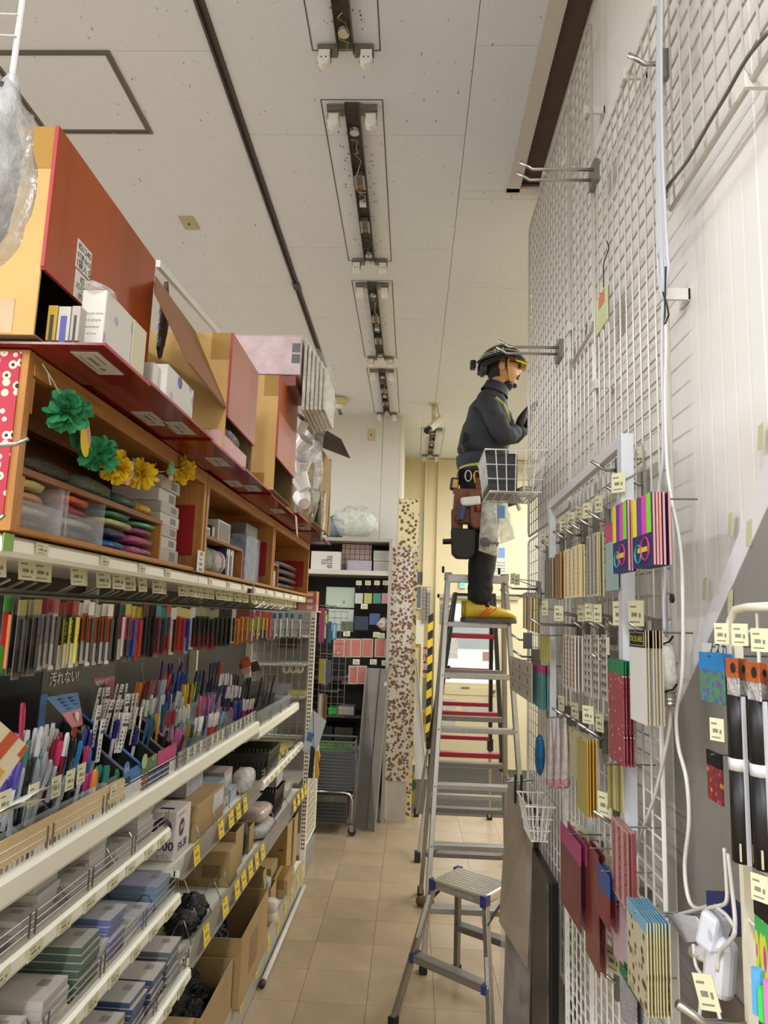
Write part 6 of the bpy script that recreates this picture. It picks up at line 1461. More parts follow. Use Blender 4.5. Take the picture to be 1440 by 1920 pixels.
O('warning_label', B().hexa(sq((.15, .0185)) - V((0, 0, .032)), sq((.8, .0185)) - V((0, 0, .032)), sq((.8, .0185)) - V((0, 0, .014)), sq((.15, .0185)) - V((0, 0, .014)), (cL - cB).normalized() * .001), mat('#9a988f', .5, 0, 'print', scale=60, ms=.08), so, world=True)
feet = {'FL': (sq((.04, .08)), V((-.03, 3.335, 0))), 'FR': (sq((.96, .08)), V((.355, 3.02, 0))), 'RL': (sq((.06, .92)), V((.27, 3.83, 0))), 'RR': (sq((.94, .92)), V((.60, 3.60, 0)))}
for k, (t_, f_) in feet.items():
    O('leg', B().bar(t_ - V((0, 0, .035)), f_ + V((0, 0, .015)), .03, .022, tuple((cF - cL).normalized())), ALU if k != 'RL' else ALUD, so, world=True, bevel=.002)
    O('rubber_foot', B().bar(f_ + V((0, 0, .03)), f_, .038, .03, tuple((cF - cL).normalized())), BLACK, so, world=True)
def legp(k, z): t_, f_ = feet[k]; return f_ + (t_ - f_) * (z / t_.z)
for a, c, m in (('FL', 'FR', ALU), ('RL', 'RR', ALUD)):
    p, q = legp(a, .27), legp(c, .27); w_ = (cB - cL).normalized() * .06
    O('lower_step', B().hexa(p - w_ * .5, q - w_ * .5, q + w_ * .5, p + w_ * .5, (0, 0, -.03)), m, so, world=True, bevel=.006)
    if a == 'FL':
        for e_ in (p, q): O('step_cap', B().hexa(e_ - w_ * .55 + V((0, 0, .002)), e_ + (q - p).normalized() * (.02 if e_ is p else -.02) - w_ * .55 + V((0, 0, .002)), e_ + (q - p).normalized() * (.02 if e_ is p else -.02) + w_ * .55 + V((0, 0, .002)), e_ + w_ * .55 + V((0, 0, .002)), (0, 0, -.034)), BLU, so, world=True)
for a, c in (('FL', 'RL'), ('FR', 'RR')):
    p, q = legp(a, .46), legp(c, .46); O('brace', B().tube([p, (p + q) / 2 + V((0, 0, .035)), q], .007, 6), BLK, so, world=True)
O('side_label', B().bar(legp('FL', .5) + V((-.0, -.0135, 0)), legp('FL', .33) + V((0, -.0135, 0)), .016, .002, (0, 1, 0)), mat('#c9c6bc', .5, 0, 'print', scale=70, ms=.1, ink='#222222'), so, world=True)
O('side_label', B().bar(legp('FR', .36) + V((-.008, -.0125, 0)), legp('FR', .26) + V((-.008, -.0125, 0)), .012, .002, (0, 1, 0)), mat('#c9c6bc', .5, 0, 'print', scale=70, ms=.1, ink='#222222'), so, world=True)
# scrap of rope tied low on the ladder
O('rag', B().blob((lx(-1, .2) + .01, 4.62, .03), (.10, .07, .06), 12, 8, .7, 6, 2, flat=-.9), mat('#6b5230', .9, 0, 'cloth'), None, label='small crumpled brown rag on the floor by the silver ladder', cat='rag', smooth=True)

# ================================================================ worker
def skin_mesh(name, verts, edges, m, parent, sub=2, root=0, wr=0):
    me = bpy.data.meshes.new(name)
    me.from_pydata([tuple(V(v[0]) - V(parent.location)) for v in verts], edges, [])
    o = bpy.data.objects.new(name, me); COL.objects.link(o); o.parent = parent
    md = o.modifiers.new('skin', 'SKIN')
    if not me.skin_vertices: me.skin_vertices.new()
    for i, v in enumerate(verts):
        r = v[1]; me.skin_vertices[0].data[i].radius = (r, r) if not isinstance(r, tuple) else r
        me.skin_vertices[0].data[i].use_root = (i == root)
    md.use_smooth_shade = True; md.branch_smoothing = .6
    s = o.modifiers.new('sub', 'SUBSURF'); s.levels = sub; s.render_levels = sub
    me.materials.append(m)
    if wr:
        dm = o.modifiers.new('wrinkle', 'DISPLACE'); dm.texture = WRK; dm.strength = wr; dm.mid_level = .5
    return o
WRK = bpy.data.textures.new('wrinkles', 'CLOUDS'); WRK.noise_scale = .07
SOLE = 1.7005
mn = T('person', 'worker in black helmet and charcoal jacket standing on the silver ladder, facing right', 'person', (.38, 4.22, SOLE))
P = lambda x, y, Y: at(x, y, Y=Y)
SKIN = mat('#b5835f', .5, sub=.1); JKT = mat('#2b2d33', .75, 0, 'cloth', scale=9, bump=.9); TRS = mat('#101012', .8, 0, 'cloth', scale=14, bump=.4); GLV = mat('#0e0e0f', .6, 0, 'cloth', scale=40, bump=.5)
pel, sp1, sp2, nkb, nkt = P(903, 900, 4.22), P(908, 840, 4.22), P(915, 775, 4.22), P(928, 733, 4.22), P(938, 712, 4.22)
rsh, lsh = P(912, 752, 4.07), P(922, 752, 4.38)
rel, rwr = P(946, 824, 4.03), P(973, 800, 4.10)
lel, lwr = P(962, 822, 4.42), P(988, 798, 4.36)
rhp, lhp = P(902, 915, 4.14), P(906, 915, 4.30)
rkn, lkn = P(905, 1028, 4.15), P(909, 1028, 4.30)
ran, lan = P(898, 1132, 4.165), P(893, 1130, 4.28)
rto = V((ran.x + .08, 4.165, SOLE + .045)); lto = V((lan.x + .07, 4.28, SOLE + .045))
ran.z = SOLE + .075; lan.z = SOLE + .075
hdc = P(938, 690, 4.22)
# body: one continuous skinned surface, dressed below
skin_mesh('body', [(pel, .11), (sp1, .115), (sp2, .10), (nkb, .058), (nkt, .056), (hdc, .075), (rsh, .02), (rel, .016), (rwr, .013), (lsh, .02), (lel, .016), (lwr, .013), (rhp, .08), (rkn, .05), (ran, .024), (rto, .018), (lhp, .08), (lkn, .05), (lan, .024), (lto, .018)],
          [(0, 1), (1, 2), (2, 3), (3, 4), (4, 5), (2, 6), (6, 7), (7, 8), (2, 9), (9, 10), (10, 11), (0, 12), (12, 13), (13, 14), (14, 15), (0, 16), (16, 17), (17, 18), (18, 19)], SKIN, mn)
# trousers
skin_mesh('trousers', [(pel + V((0, 0, .02)), (.125, .145)), (rhp, .118), ((rhp + rkn) / 2, .102), (rkn, .086), ((rkn + ran) / 2, .080), (ran + V((0, 0, .012)), .062), (lhp, .112), ((lhp + lkn) / 2, .098), (lkn, .082), ((lkn + lan) / 2, .076), (lan + V((0, 0, .012)), .06)],
          [(0, 1), (1, 2), (2, 3), (3, 4), (4, 5), (0, 6), (6, 7), (7, 8), (8, 9), (9, 10)], TRS, mn, 3, wr=.022)
# jacket with sleeves
skin_mesh('jacket', [(P(902, 868, 4.22), (.145, .165)), (P(908, 835, 4.22), (.148, .17)), (P(913, 790, 4.22), (.145, .175)), (P(918, 755, 4.22), (.115, .165)), (P(926, 733, 4.22), (.068, .075)), (rsh, .078), ((rsh + rel) / 2, .072), (rel, .07), ((rel + rwr) / 2, .062), (P(969, 803, 4.09), .052),
                     (lsh, .075), ((lsh + lel) / 2, .07), (lel, .062), ((lel + lwr) / 2, .054), (lwr, .045)],
          [(0, 1), (1, 2), (2, 3), (3, 4), (3, 5), (5, 6), (6, 7), (7, 8), (8, 9), (3, 10), (10, 11), (11, 12), (12, 13), (13, 14)], JKT, mn, 3, wr=.03)
b = B(); hem = P(901, 868, 4.22)
b.lathe([(.150, -.035), (.158, -.01), (.160, .03), (.150, .035)], 26, Matrix.Translation(hem) @ Matrix.Diagonal((.92, 1.15, 1, 1)), cap=False)
O('jacket_hem', b, JKT, mn, world=True, smooth=True)
# collar
b = B(); cb_ = P(930, 730, 4.22); b.lathe([(.088, -.03), (.078, 0), (.074, .03), (.068, .03), (.068, -.03)], 20, Matrix.Translation(cb_) @ Euler((0, .35, 0)).to_matrix().to_4x4(), cap=False); O('collar', b, JKT, mn, world=True, smooth=True)
# reflective harness straps
O('harness_strap', B().tube([P(930, 745, 4.08), P(945, 758, 4.07), P(952, 775, 4.08), P(955, 790, 4.12)], .008, 6), mat('#b5b86a', .5), mn, world=True)
O('waist_band', B().lathe([(.152, -.012), (.154, .012)], 26, Matrix.Translation(P(903, 880, 4.22)) @ Matrix.Diagonal((.9, 1.12, 1, 1)), cap=False), mat('#a8ab52', .6), mn, world=True, smooth=True)
# head with face
hb = B()
def head(u, v):
    a = 2 * PI * u; e = PI * (v - .5)
    d = V((math.cos(e) * math.cos(a), math.cos(e) * math.sin(a), math.sin(e)))
    p = V((d.x * .098, d.y * .076, d.z * .122))
    f = max(0, d.x)
    def bumpf(zc, yc, sz, sy, h):
        return h * math.exp(-((d.z - zc) / sz) ** 2 - ((d.y - yc) / sy) ** 2) * (f ** .5)
    p.x += bumpf(-.12, 0, .13, .16, .026) + bumpf(-.80, 0, .16, .35, .022) + bumpf(.22, 0, .08, .6, .007) + bumpf(-.48, 0, .10, .25, .008)
    p.x -= bumpf(.07, .36, .09, .17, .008) + bumpf(.07, -.36, .09, .17, .008)
    if d.z < -.2: p.y *= 1 - .28 * min(1, (-d.z - .2) / .8); p.x *= 1 - .12 * min(1, (-d.z - .2) / .8) * (1 if d.x < 0 else 0)
    return hdc + V((.012, 0, 0)) + p
hb.grid(head, 36, 26, wrap=True)
O('head', hb, SKIN, mn, world=True, smooth=True)
H = hdc + V((.012, 0, 0))
DK = mat('#1a1210', .5)
for s in (-1, 1):
    O('ear', B().blob(H + V((-.012, s * .077, -.012)), (.04, .022, .062), 10, 8, .12, 3, 1), SKIN, mn, world=True, smooth=True)
    ey = O('eye', B().blob(H + V((.077, s * .031, .010)), (.018, .026, .013), 10, 7, 0), mat('#e0dcd6', .3), mn, world=True, smooth=True)
    O('iris', B().blob(H + V((.0855, s * .031, .010)), (.005, .010, .010), 8, 6, 0), DK, mn, world=True, smooth=True)
    O('eyebrow', B().tube([H + V((.092, s * .014, .032)), H + V((.088, s * .034, .036)), H + V((.074, s * .05, .031))], .003, 5), DK, mn, world=True)
    O('glasses_lens_rim', B().tube([H + V((.103 - .012 * abs(math.sin(q)) * 0, s * (.034 + .024 * math.cos(q)), .010 + .019 * math.sin(q))) for q in [2 * PI * i / 14 for i in range(14)]], .0034, 5, closed=True), BLACK, mn, world=True)
    O('glasses_temple', B().tube([H + V((.103, s * .058, .014)), H + V((.05, s * .078, .016)), H + V((-.01, s * .082, .012))], .0036, 5), BLACK, mn, world=True)
    O('chin_strap', B().tube([H + V((.03, s * .083, .045)), H + V((.024, s * .083, 0)), H + V((.030, s * .075, -.05)), H + V((.045, s * .05, -.10)), H + V((.05, 0, -.128))], .0055, 6), mat('#b8921c', .5), mn, world=True)
    O('mask_loop', B().tube([H + V((-.01, s * .082, .02)), H + V((.01, s * .082, -.02)), H + V((.035, s * .068, -.07))], .0025, 5), BLACK, mn, world=True)
O('glasses_bridge', B().tube([H + V((.104, -.011, .013)), H + V((.108, 0, .016)), H + V((.104, .011, .013))], .0024, 5), BLACK, mn, world=True)
O('mouth', B().blob(H + V((.096, 0, -.064)), (.018, .042, .014), 10, 6, .1), mat('#8d4f45', .5), mn, world=True, smooth=True)
O('moustache', B().blob(H + V((.101, 0, -.050)), (.012, .046, .008), 10, 6, .2), DK, mn, world=True, smooth=True)
O('beard', B().blob(H + V((.070, 0, -.112)), (.05, .05, .026), 10, 6, .2), DK, mn, world=True, smooth=True)
O('face_mask', B().blob(H + V((.034, 0, -.112)), (.075, .112, .06), 14, 9, .12, 3, 4), BLACK, mn, world=True, smooth=True)
O('hair', B().grid(lambda u, v: H + (head(.29 + .42 * u, .22 + .7 * v) - H) * 1.035, 18, 14), mat('#15110f', .7), mn, world=True, smooth=True)
for s in (-1, 1): O('sideburn', B().bar(H + V((.018, s * .077, .04)), H + V((.016, s * .079, -.02)), .016, .006, (0, 1, 0)), mat('#15110f', .7), mn, world=True)
# helmet
HL = mat('#17191a', .22); HW = mat('#c9cac6', .4); HY = mat('#d8b31c', .3)
hm = B(); hc = H + V((-.014, 0, .030))
def helm(u, v):
    a = 2 * PI * u; e = (PI / 2) * v
    r = math.cos(e) ** .75
    x = .142 * r * math.cos(a); y = .112 * r * math.sin(a); z = .112 * math.sin(e) ** .9
    if v < .12: k = 1 + .10 * max(0, math.cos(a)) ** 4; x *= k
    drop = -.05 * max(0, .25 - math.cos(a)) * (1 - v)
    return hc + Euler((0, -.06, 0)).to_matrix() @ V((x, y, z + drop))
hm.grid(helm, 30, 12, wrap=True)
O('helmet_shell', hm, HL, mn, world=True, smooth=True)
def hp(a, e, k=1.012):
    r = math.cos(e) ** .75; return hc + V((.142 * r * math.cos(a) * k, .112 * r * math.sin(a) * k, .112 * math.sin(e) ** .9 * k - .035 * max(0, -math.cos(a)) * (1 - e * 2 / PI)))
for e, a0, a1 in ((.42, -2.9, -.5), (.30, -2.8, -1.7), (.62, -1.1, -.35)):
    O('helmet_stripe', B().tube([hp(a0 + (a1 - a0) * i / 10, e) for i in range(11)], .0022, 5), HW, mn, world=True)
O('helmet_lettering', B().tube([hp(-.9, .72), hp(-.8, .80), hp(-.7, .72)], .003, 5), HW, mn, world=True)
for a in (-1.9, -1.72, -1.54): O('yellow_mark', B().bar(hp(a, .34), hp(a, .52), .010, .005), HY, mn, world=True)
O('brim', B().grid(lambda u, v: hc + V((.135 + .045 * v, 0, .014 - .022 * v)) + V((-.10 * (2 * u - 1) ** 2 * (.6 + .4 * v), (2 * u - 1) * .108, 0)), 14, 3), HL, mn, world=True, smooth=True)
O('yellow_visor', B().grid(lambda u, v: hc + V((.130 + .060 * math.sin(v * 1.6), 0, .010 - .036 * v)) + V((-.105 * (2 * u - 1) ** 2, (2 * u - 1) * .105, 0)), 14, 5), mat('#d9c21a', .12, 0, 'film', a=.8), mn, world=True, smooth=True)
O('headlamp_battery', B().cbox(hc + V((-.165, 0, -.015)), (.035, .05, .055)), BLACK, mn, world=True, bevel=.008)
O('helmet_back_pad', B().blob(hc + V((-.105, 0, -.050)), (.06, .14, .07), 12, 8, .1), mat('#3c3d3d', .5), mn, world=True, smooth=True)
O('headlamp_band', B().tube([hp(-2.9 + 2.6 * i / 12, .16, 1.03) for i in range(13)], .007, 6), BLACK, mn, world=True)
# gloved hands reaching to the mesh edge, fingers curled
for s, wr, tgt in ((0, P(973, 798, 4.10), P(984, 770, 4.12)), (1, lwr, P(992, 776, 4.34))):
    dv = (tgt - wr).normalized(); sd_ = V((0, 1, 0)); up_ = dv.cross(sd_).normalized(); pc = wr + dv * .055
    palm = [(wr - dv * .03, .034), (wr + dv * .02, .036), (pc, (.042, .026)), (pc + dv * .035, (.040, .022))]
    vs_ = list(palm); es_ = [(0, 1), (1, 2), (2, 3)]
    for j in range(4):
        o_ = sd_ * (.030 - .020 * j); L1 = (.034, .038, .036, .028)[j]
        k1 = pc + dv * .045 + o_; k2 = k1 + dv * L1 - up_ * .012; k3 = k2 + dv * L1 * .35 - up_ * L1 * .75; k4 = k3 - up_ * L1 * .6 - dv * .012
        n0 = len(vs_); vs_ += [(k1, .0105), (k2, .010), (k3, .0092), (k4, .0082)]; es_ += [(3, n0), (n0, n0 + 1), (n0 + 1, n0 + 2), (n0 + 2, n0 + 3)]
    n0 = len(vs_); th = wr + dv * .035 + sd_ * .04; vs_ += [(th, .013), (th + dv * .032 + sd_ * .008 - up_ * .012, .0115), (th + dv * .055 - up_ * .03, .0095)]; es_ += [(1, n0), (n0, n0 + 1), (n0 + 1, n0 + 2)]
    skin_mesh('glove', vs_, es_, GLV, mn, 1)
# shoes
YSH = mat('#c2a61d', .5, 0, 'mottle', scale=40, amt=.12); SLG = mat('#4a4a4a', .7)
def shoe(an, y):
    hx = an.x - .075; L = .285
    b = B()
    def up(u, v):
        a = 2 * PI * u; t = v
        # length wise stations, oval sections
        x = hx + L * t; wd = .030 + .022 * math.sin(min(1, t * 1.25) * PI * .62) - .018 * max(0, t - .82) * 5 * .4
        h = .105 * (1 - .0 * t) if t < .28 else .105 - .060 * ((t - .28) / .72) ** .8
        if t > .9: h *= 1 - (t - .9) * 4; wd *= 1 - (t - .9) * 5
        return V((x, y + wd * math.cos(a) * 1.0, SOLE + .022 + max(0, h) * (.5 + .5 * math.sin(a))))
    b.grid(up, 18, 14, wrap=True)
    sh = O('shoe', b, YSH, mn, world=True, smooth=True)
    sl = B(); n = 14; pl = []
    for i in range(n + 1): t = i / n; pl.append((hx - .004 + (L + .008) * t, (.036 + .020 * math.sin(min(1, t * 1.2) * PI * .6)) * (1 if t < .9 else 1 - (t - .9) * 6)))
    poly = [(x, -w_) for x, w_ in pl] + [(x, w_) for x, w_ in reversed(pl)]
    sl.prism(poly, .026, Matrix.Translation((0, y, SOLE))); O('sole', sl, SLG, sh, org=V(mn.location), bevel=.004)
    for t0, t1 in ((.30, .46), (.36, .56), (.22, .40)):
        O('orange_stripe', B().tube([(hx + L * t0, y - .049, SOLE + .032), (hx + L * (t0 + t1) / 2, y - .053, SOLE + .055), (hx + L * t1 + .01, y - .045, SOLE + .082)], .004, 5), mat('#c2571a', .5), sh, org=V(mn.location))
    O('lace_panel', B().hexa((hx + L * .40, y - .022, SOLE + .112), (hx + L * .62, y - .022, SOLE + .092), (hx + L * .62, y + .022, SOLE + .092), (hx + L * .40, y + .022, SOLE + .112), (0, 0, .006)), mat('#2e2a20', .5), sh, org=V(mn.location))
    O('dial', B().lathe([(.011, 0), (.013, .003), (.011, .012)], 12, Matrix.Translation((hx + L * .42, y - .036, SOLE + .100)) @ Matrix.Rotation(-.9 + PI, 4, 'X')), BLACK, sh, org=V(mn.location))
shoe(ran, 4.165); shoe(lan + V((-.012, 0, 0)), 4.28)
# tool belt, pouches and tools (worn)
LTH = mat('#6b3a1c', .55, 0, 'mottle', scale=30, amt=.2); BLT = mat('#14120f', .6)
O('tool_belt', B().lathe([(.158, -.03), (.162, 0), (.158, .03)], 26, Matrix.Translation(P(902, 896, 4.22)) @ Matrix.Diagonal((.9, 1.1, 1, 1)), cap=False), BLT, mn, world=True, smooth=True)
for nm, px_, py_, Y, d, m in (('leather_pouch', 870, 950, 4.06, (.13, .08, .20), LTH), ('leather_pouch', 897, 955, 4.02, (.11, .07, .22), LTH), ('leather_pouch', 857, 978, 4.1, (.07, .07, .14), LTH), ('black_pouch', 868, 1020, 4.06, (.14, .08, .17), BLT), ('side_pouch', 905, 925, 4.05, (.09, .05, .18), LTH)):
    c = P(px_, py_, Y); t_ = B()
    t_.prism([(-d[0] / 2, d[2] / 2), (-d[0] / 2 * .9, -d[2] / 2 * .7), (-d[0] / 2 * .5, -d[2] / 2), (d[0] / 2 * .5, -d[2] / 2), (d[0] / 2 * .9, -d[2] / 2 * .7), (d[0] / 2, d[2] / 2)], d[1], Matrix.Translation(c + V((0, d[1] / 2, 0))) @ Matrix.Rotation(PI / 2, 4, 'X'))
    O(nm, t_, m, mn, world=True, bevel=.008)
c = P(852, 908, 4.06); O('tape_measure', B().cbox(c, (.05, .04, .075), (0, .1, 0)), BLACK, mn, world=True, bevel=.012); O('tape_measure_face', B().cbox(c + V((.004, -.022, 0)), (.03, .004, .05), (0, .1, 0)), mat('#b99a3a', .4), mn, world=True, bevel=.004)
c = P(866, 940, 4.0)
for i, (dx, col, h) in enumerate(((-.03, '#d9d8d2', .09), (-.005, '#27356b', .14), (.018, '#22305f', .13), (.04, '#2b2b2e', .10))): O('hand_tool', B().tube([c + V((dx, .03, -.08)), c + V((dx - .012, .03, h * .5))], .009, 8), mat(col, .4), mn, world=True)
c = P(884, 941, 3.98); O('cordless_driver', B().bar(c + V((-.06, 0, -.004)), c + V((.05, 0, .01)), .045, .05), mat('#d3d2cc', .4), mn, world=True, bevel=.01); O('driver_grip', B().bar(c + V((-.04, 0, 0)), c + V((-.06, 0, -.11)), .035, .04), mat('#1c2a55', .4), mn, world=True, bevel=.01); O('driver_chuck', B().tube([c + V((.05, 0, .01)), c + V((.075, 0, .012))], [.02, .012], 10), mat('#2b2a28', .4), mn, world=True)
c = P(895, 950, 3.99); O('red_tool', B().tube([c + V((0, 0, -.03)), c + V((.004, 0, .025))], .02, 10), mat('#7a2418', .35), mn, world=True, smooth=True)
c = P(845, 1016, 4.08); O('flashlight', B().tube([c + V((-.045, 0, .0)), c + V((.07, 0, .006))], .016, 12), BLACK, mn, world=True, smooth=True)
for px_, py_ in ((878, 892), (894, 893)): c = P(px_, py_, 4.03); O('carabiner', B().tube([c + V((.018 * math.cos(q), 0, .032 * math.sin(q))) for q in [2 * PI * i / 12 for i in range(12)]], .0035, 5, closed=True), HW if px_ < 885 else HY, mn, world=True)
O('belt_buckle', B().tube([P(890, 885, 4.03), P(905, 885, 4.02), P(905, 906, 4.02), P(890, 906, 4.03)], .004, 5, closed=True), mat('#b9962f', .35, .6), mn, world=True)
O('side_strap', B().tube([P(872, 812, 4.12), P(868, 835, 4.1), P(872, 850, 4.1)], .012, 6), BLACK, mn, world=True)
# carried clear bags hanging from the belt
for i, (pts_, dd, lb) in enumerate(((((904, 925), (930, 920), (936, 1045), (897, 1032)), .04, 'clear plastic bag of small parts hanging from the worker belt, front one'), (((925, 920), (948, 925), (966, 1010), (938, 1020)), .03, 'clear plastic bag with blue label hanging behind the front bag'))):
    Y = 3.98 + .05 * i
    q = [P(*p, Y) for p in pts_]
    b = B()
    def bag(u, v, q=q, Y=Y, dd=dd):
        a = 2 * PI * u; w_ = .5 + .5 * math.cos(a); top = q[0].lerp(q[1], w_); bot = q[3].lerp(q[2], w_)
        p = top.lerp(bot, v); p.y += math.sin(a) * dd * (.15 + v * (1.25 - v)) + .01 * noise.noise(p * 18); return p
    b.grid(bag, 18, 14, wrap=True)
    t = T('parts_bag', lb, 'bag', ((q[2].x + q[3].x) / 2, Y, q[3].z))
    O('film', b, mat('#cfd0c8', .12, 0, 'film', a=.5, wrinkle=26), t, world=True, smooth=True)
    O('clip', B().tube([q[0].lerp(q[1], .5) + V((.012 * math.cos(k), 0, .014 * math.sin(k) + .008)) for k in [2 * PI * i / 10 for i in range(10)]], .0025, 5, closed=True), CHROME, t, world=True)
    if i == 0: O('contents', B().blob(q[3].lerp(q[2], .5) + V((0, 0, .06)), (.10, .05, .10), 12, 8, .4, 5, 3), mat('#5b5d58', .5, 0, 'crumple', scale=40), t, world=True, smooth=True)
    else: O('label', B().cbox(P(940, 960, Y - .03), (.04, .002, .07)), mat('#5a7fb5', .5), t, world=True)
tb3 = T('black_device', 'black tool holster with a white tip hanging behind the clear bags', 'tool', P(962, 940, 4.2))
O('case', B().cbox(P(960, 935, 4.18), (.09, .06, .08), (0, -.35, 0)), BLACK, tb3, world=True, bevel=.01); O('tip', B().cbox(P(972, 950, 4.17), (.012, .05, .045), (0, -.35, 0)), HW, tb3, world=True)
O('hip_strap', B().tube([pel + V((.12, .02, .02)), P(960, 925, 4.2)], .012, 6), BLACK, mn, world=True)
# ================================================================ wire mesh panels on the right wall
MX = .50
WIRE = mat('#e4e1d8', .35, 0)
WIREU = mat('#bab5a9', .35, .35)          # upper panels' wire, its colour darkened to paint in the shaded undersides
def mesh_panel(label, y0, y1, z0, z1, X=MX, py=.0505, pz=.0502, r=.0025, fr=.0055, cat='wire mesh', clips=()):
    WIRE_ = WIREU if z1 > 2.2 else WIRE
    t = T('display_mesh', label, cat, (X, (y0 + y1) / 2, z0))
    f = B(); c = .02
    f.tube([(X, y0 + c, z0), (X, y1 - c, z0), (X, y1, z0 + c), (X, y1, z1 - c), (X, y1 - c, z1), (X, y0 + c, z1), (X, y0, z1 - c), (X, y0, z0 + c)], fr, 6, closed=True)
    O('frame', f, WIRE_, t, world=True)
    b = B(); n = max(1, round((y1 - y0) / py)); m = max(1, round((z1 - z0) / pz))
    for i in range(1, n): y = y0 + (y1 - y0) * i / n; b.tube([(X - .004, y, z0), (X - .004, y, z1)], r, 4, cap=False)
    for i in range(1, m): z = z0 + (z1 - z0) * i / m; b.tube([(X, y0, z), (X, y1, z)], r, 4, cap=False)
    O('wire_grid', b, WIRE_, t, world=True)
    for (y, z) in clips:
        k = B(); k.box(X - .012, WX - .001, y - .018, y - .010, z - .012, z + .012); k.box(X - .014, X - .009, y - .02, y + .012, z - .014, z + .014); k.box(WX - .004, WX - .001, y - .018, y + .03, z - .014, z + .014)
        O('wall_clip', k, mat('#d9d6cc', .4), t, world=True)
    return t
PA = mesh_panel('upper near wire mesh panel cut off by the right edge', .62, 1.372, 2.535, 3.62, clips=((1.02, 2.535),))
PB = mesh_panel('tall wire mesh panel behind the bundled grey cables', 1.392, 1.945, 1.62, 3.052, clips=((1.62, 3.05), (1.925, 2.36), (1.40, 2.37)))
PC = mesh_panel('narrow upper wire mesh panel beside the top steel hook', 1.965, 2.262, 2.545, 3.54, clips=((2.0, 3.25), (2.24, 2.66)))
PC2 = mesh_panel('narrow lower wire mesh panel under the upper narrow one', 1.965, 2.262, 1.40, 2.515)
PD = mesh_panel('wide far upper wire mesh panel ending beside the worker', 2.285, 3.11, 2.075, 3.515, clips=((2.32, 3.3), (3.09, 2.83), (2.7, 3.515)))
PE = mesh_panel('wide far lower wire mesh panel hung with sticker packs', 2.285, 3.11, .62, 2.055)
PF = mesh_panel('low near wire mesh panel reaching down to the floor', 1.415, 1.96, .06, 1.56, X=.478, py=.0505, pz=.036, fr=.0045)
PG = mesh_panel('low middle wire mesh panel behind the red packs', 1.975, 2.265, .06, 1.375, X=.478, py=.0505, pz=.036)
# shallow frame rack standing off the mesh
fr = T('bar_frame', 'white square-bar frame fixed across the wire mesh above the sticker packs', 'frame', (.44, 2.1, 1.1))
a = at(1035, 947, X=.45); c = at(1172, 824, X=.45)
O('top_bar', B().bar(a, c, .018, .026), mat('#cfd0d0', .35), fr, world=True)
O('post', B().bar((.45, c.y, c.z + .01), (.45, c.y + .02, 1.30), .026, .03, (0, 1, 0)), mat('#cfd0d2', .35), fr, world=True)
O('post', B().bar((.45, a.y, a.z + .01), (.45, a.y, 1.25), .02, .024, (0, 1, 0)), mat('#c9c9c8', .35), fr, world=True)

# ================================================================ steel display hooks
def hook(base, tip, X=.49, r=.0042, lab=None, tagat=None, double=0, grp=None, tsc=(1, 1, 1)):
    b0 = at(*base, X=X); tpt = at(*tip, Y=b0.y)
    t = T('display_hook', lab, 'hook', (X, b0.y, b0.z), group=grp)
    ln = X - tpt.x
    for k in range(2 if double else 1):
        dy = k * double
        O('prong', B().tube([(X - .004, b0.y + dy, b0.z), (tpt.x + .035, b0.y + dy, b0.z), (tpt.x, b0.y + dy, b0.z + .022)], r, 7), CHROME, t, world=True, smooth=True)
    O('plate', B().box(X - .008, .4975, b0.y - .008, b0.y + .008 + double, b0.z - .035, b0.z + .03), STEEL, t, world=True)
    if tagat:
        q = at(*tagat, Y=b0.y - .012); o = put(TAG_R, 'price_card', t, q, (0, 0, PI + random.uniform(.25, .65)), tsc)
        O('card_arm', B().tube([(X - .004, b0.y - .008, b0.z + .03), (q.x, b0.y - .008, q.z)], .002, 5), STEEL, t, world=True)
    return t, V((tpt.x, b0.y, b0.z)), b0
TAG_R = tagmesh(.034, .042, TAGP, 'price_card')
hook((1118, 318), (975, 312), lab='long double steel hook high on the mesh near the ceiling slot', double=.05, r=.005)
hook((1052, 652), (935, 633), lab='long double steel hook on the mesh above the worker helmet', double=.06, r=.005)
hook((1246, 120), (1178, 108), lab='short steel hook with grey bracket on the upper near mesh', r=.005)
HKS = [((1161, 882), (1108, 871), (1197, 860)), ((1211, 908), (1165, 893), (1160, 905)), ((1178, 931), (1137, 922), None), ((1140, 977), (1103, 969), (1123, 945)), ((1117, 987), (1082, 980), (1102, 957)), ((1097, 995), (1066, 988), (1087, 963)), ((1093, 1004), (1054, 997), (1072, 974)),
       ((1067, 1010), (1037, 1003), (1058, 982)), ((1054, 1018), (1024, 1012), (1045, 994)), ((1039, 1027), (1015, 1021), (1033, 1005)), ((1028, 1035), (1003, 1029), (1020, 1012))]
for i, (b_, t_, g_) in enumerate(HKS): hook(b_, t_, lab=f'steel display hook in the upper sticker row, {NTH[i]} from the right', tagat=g_, grp='upper row of hooks')
HK2 = [((1010, 1105), (943, 1087), (962, 1085)), ((1012, 1118), (938, 1100), (970, 1087)), ((1085, 1173), (988, 1155), (1022, 1140)), ((1102, 1180), (1072, 1168), (1048, 1150)), ((1128, 1180), (1098, 1170), (1090, 1150)), ((1150, 1182), (1115, 1168), (1105, 1148)), ((1168, 1183), (1138, 1170), (1121, 1150)), ((1205, 1192), (1168, 1176), (1162, 1150)), ((1232, 1190), (1180, 1178), (1193, 1150))]
for i, (b_, t_, g_) in enumerate(HK2): hook(b_, t_, lab=f'steel display hook in the second row below the sticker sheets, {NTH[i]} from the left', tagat=g_, grp='second row of hooks', tsc=(1, 1.3, 1.2) if i > 6 else (1, 1, 1))
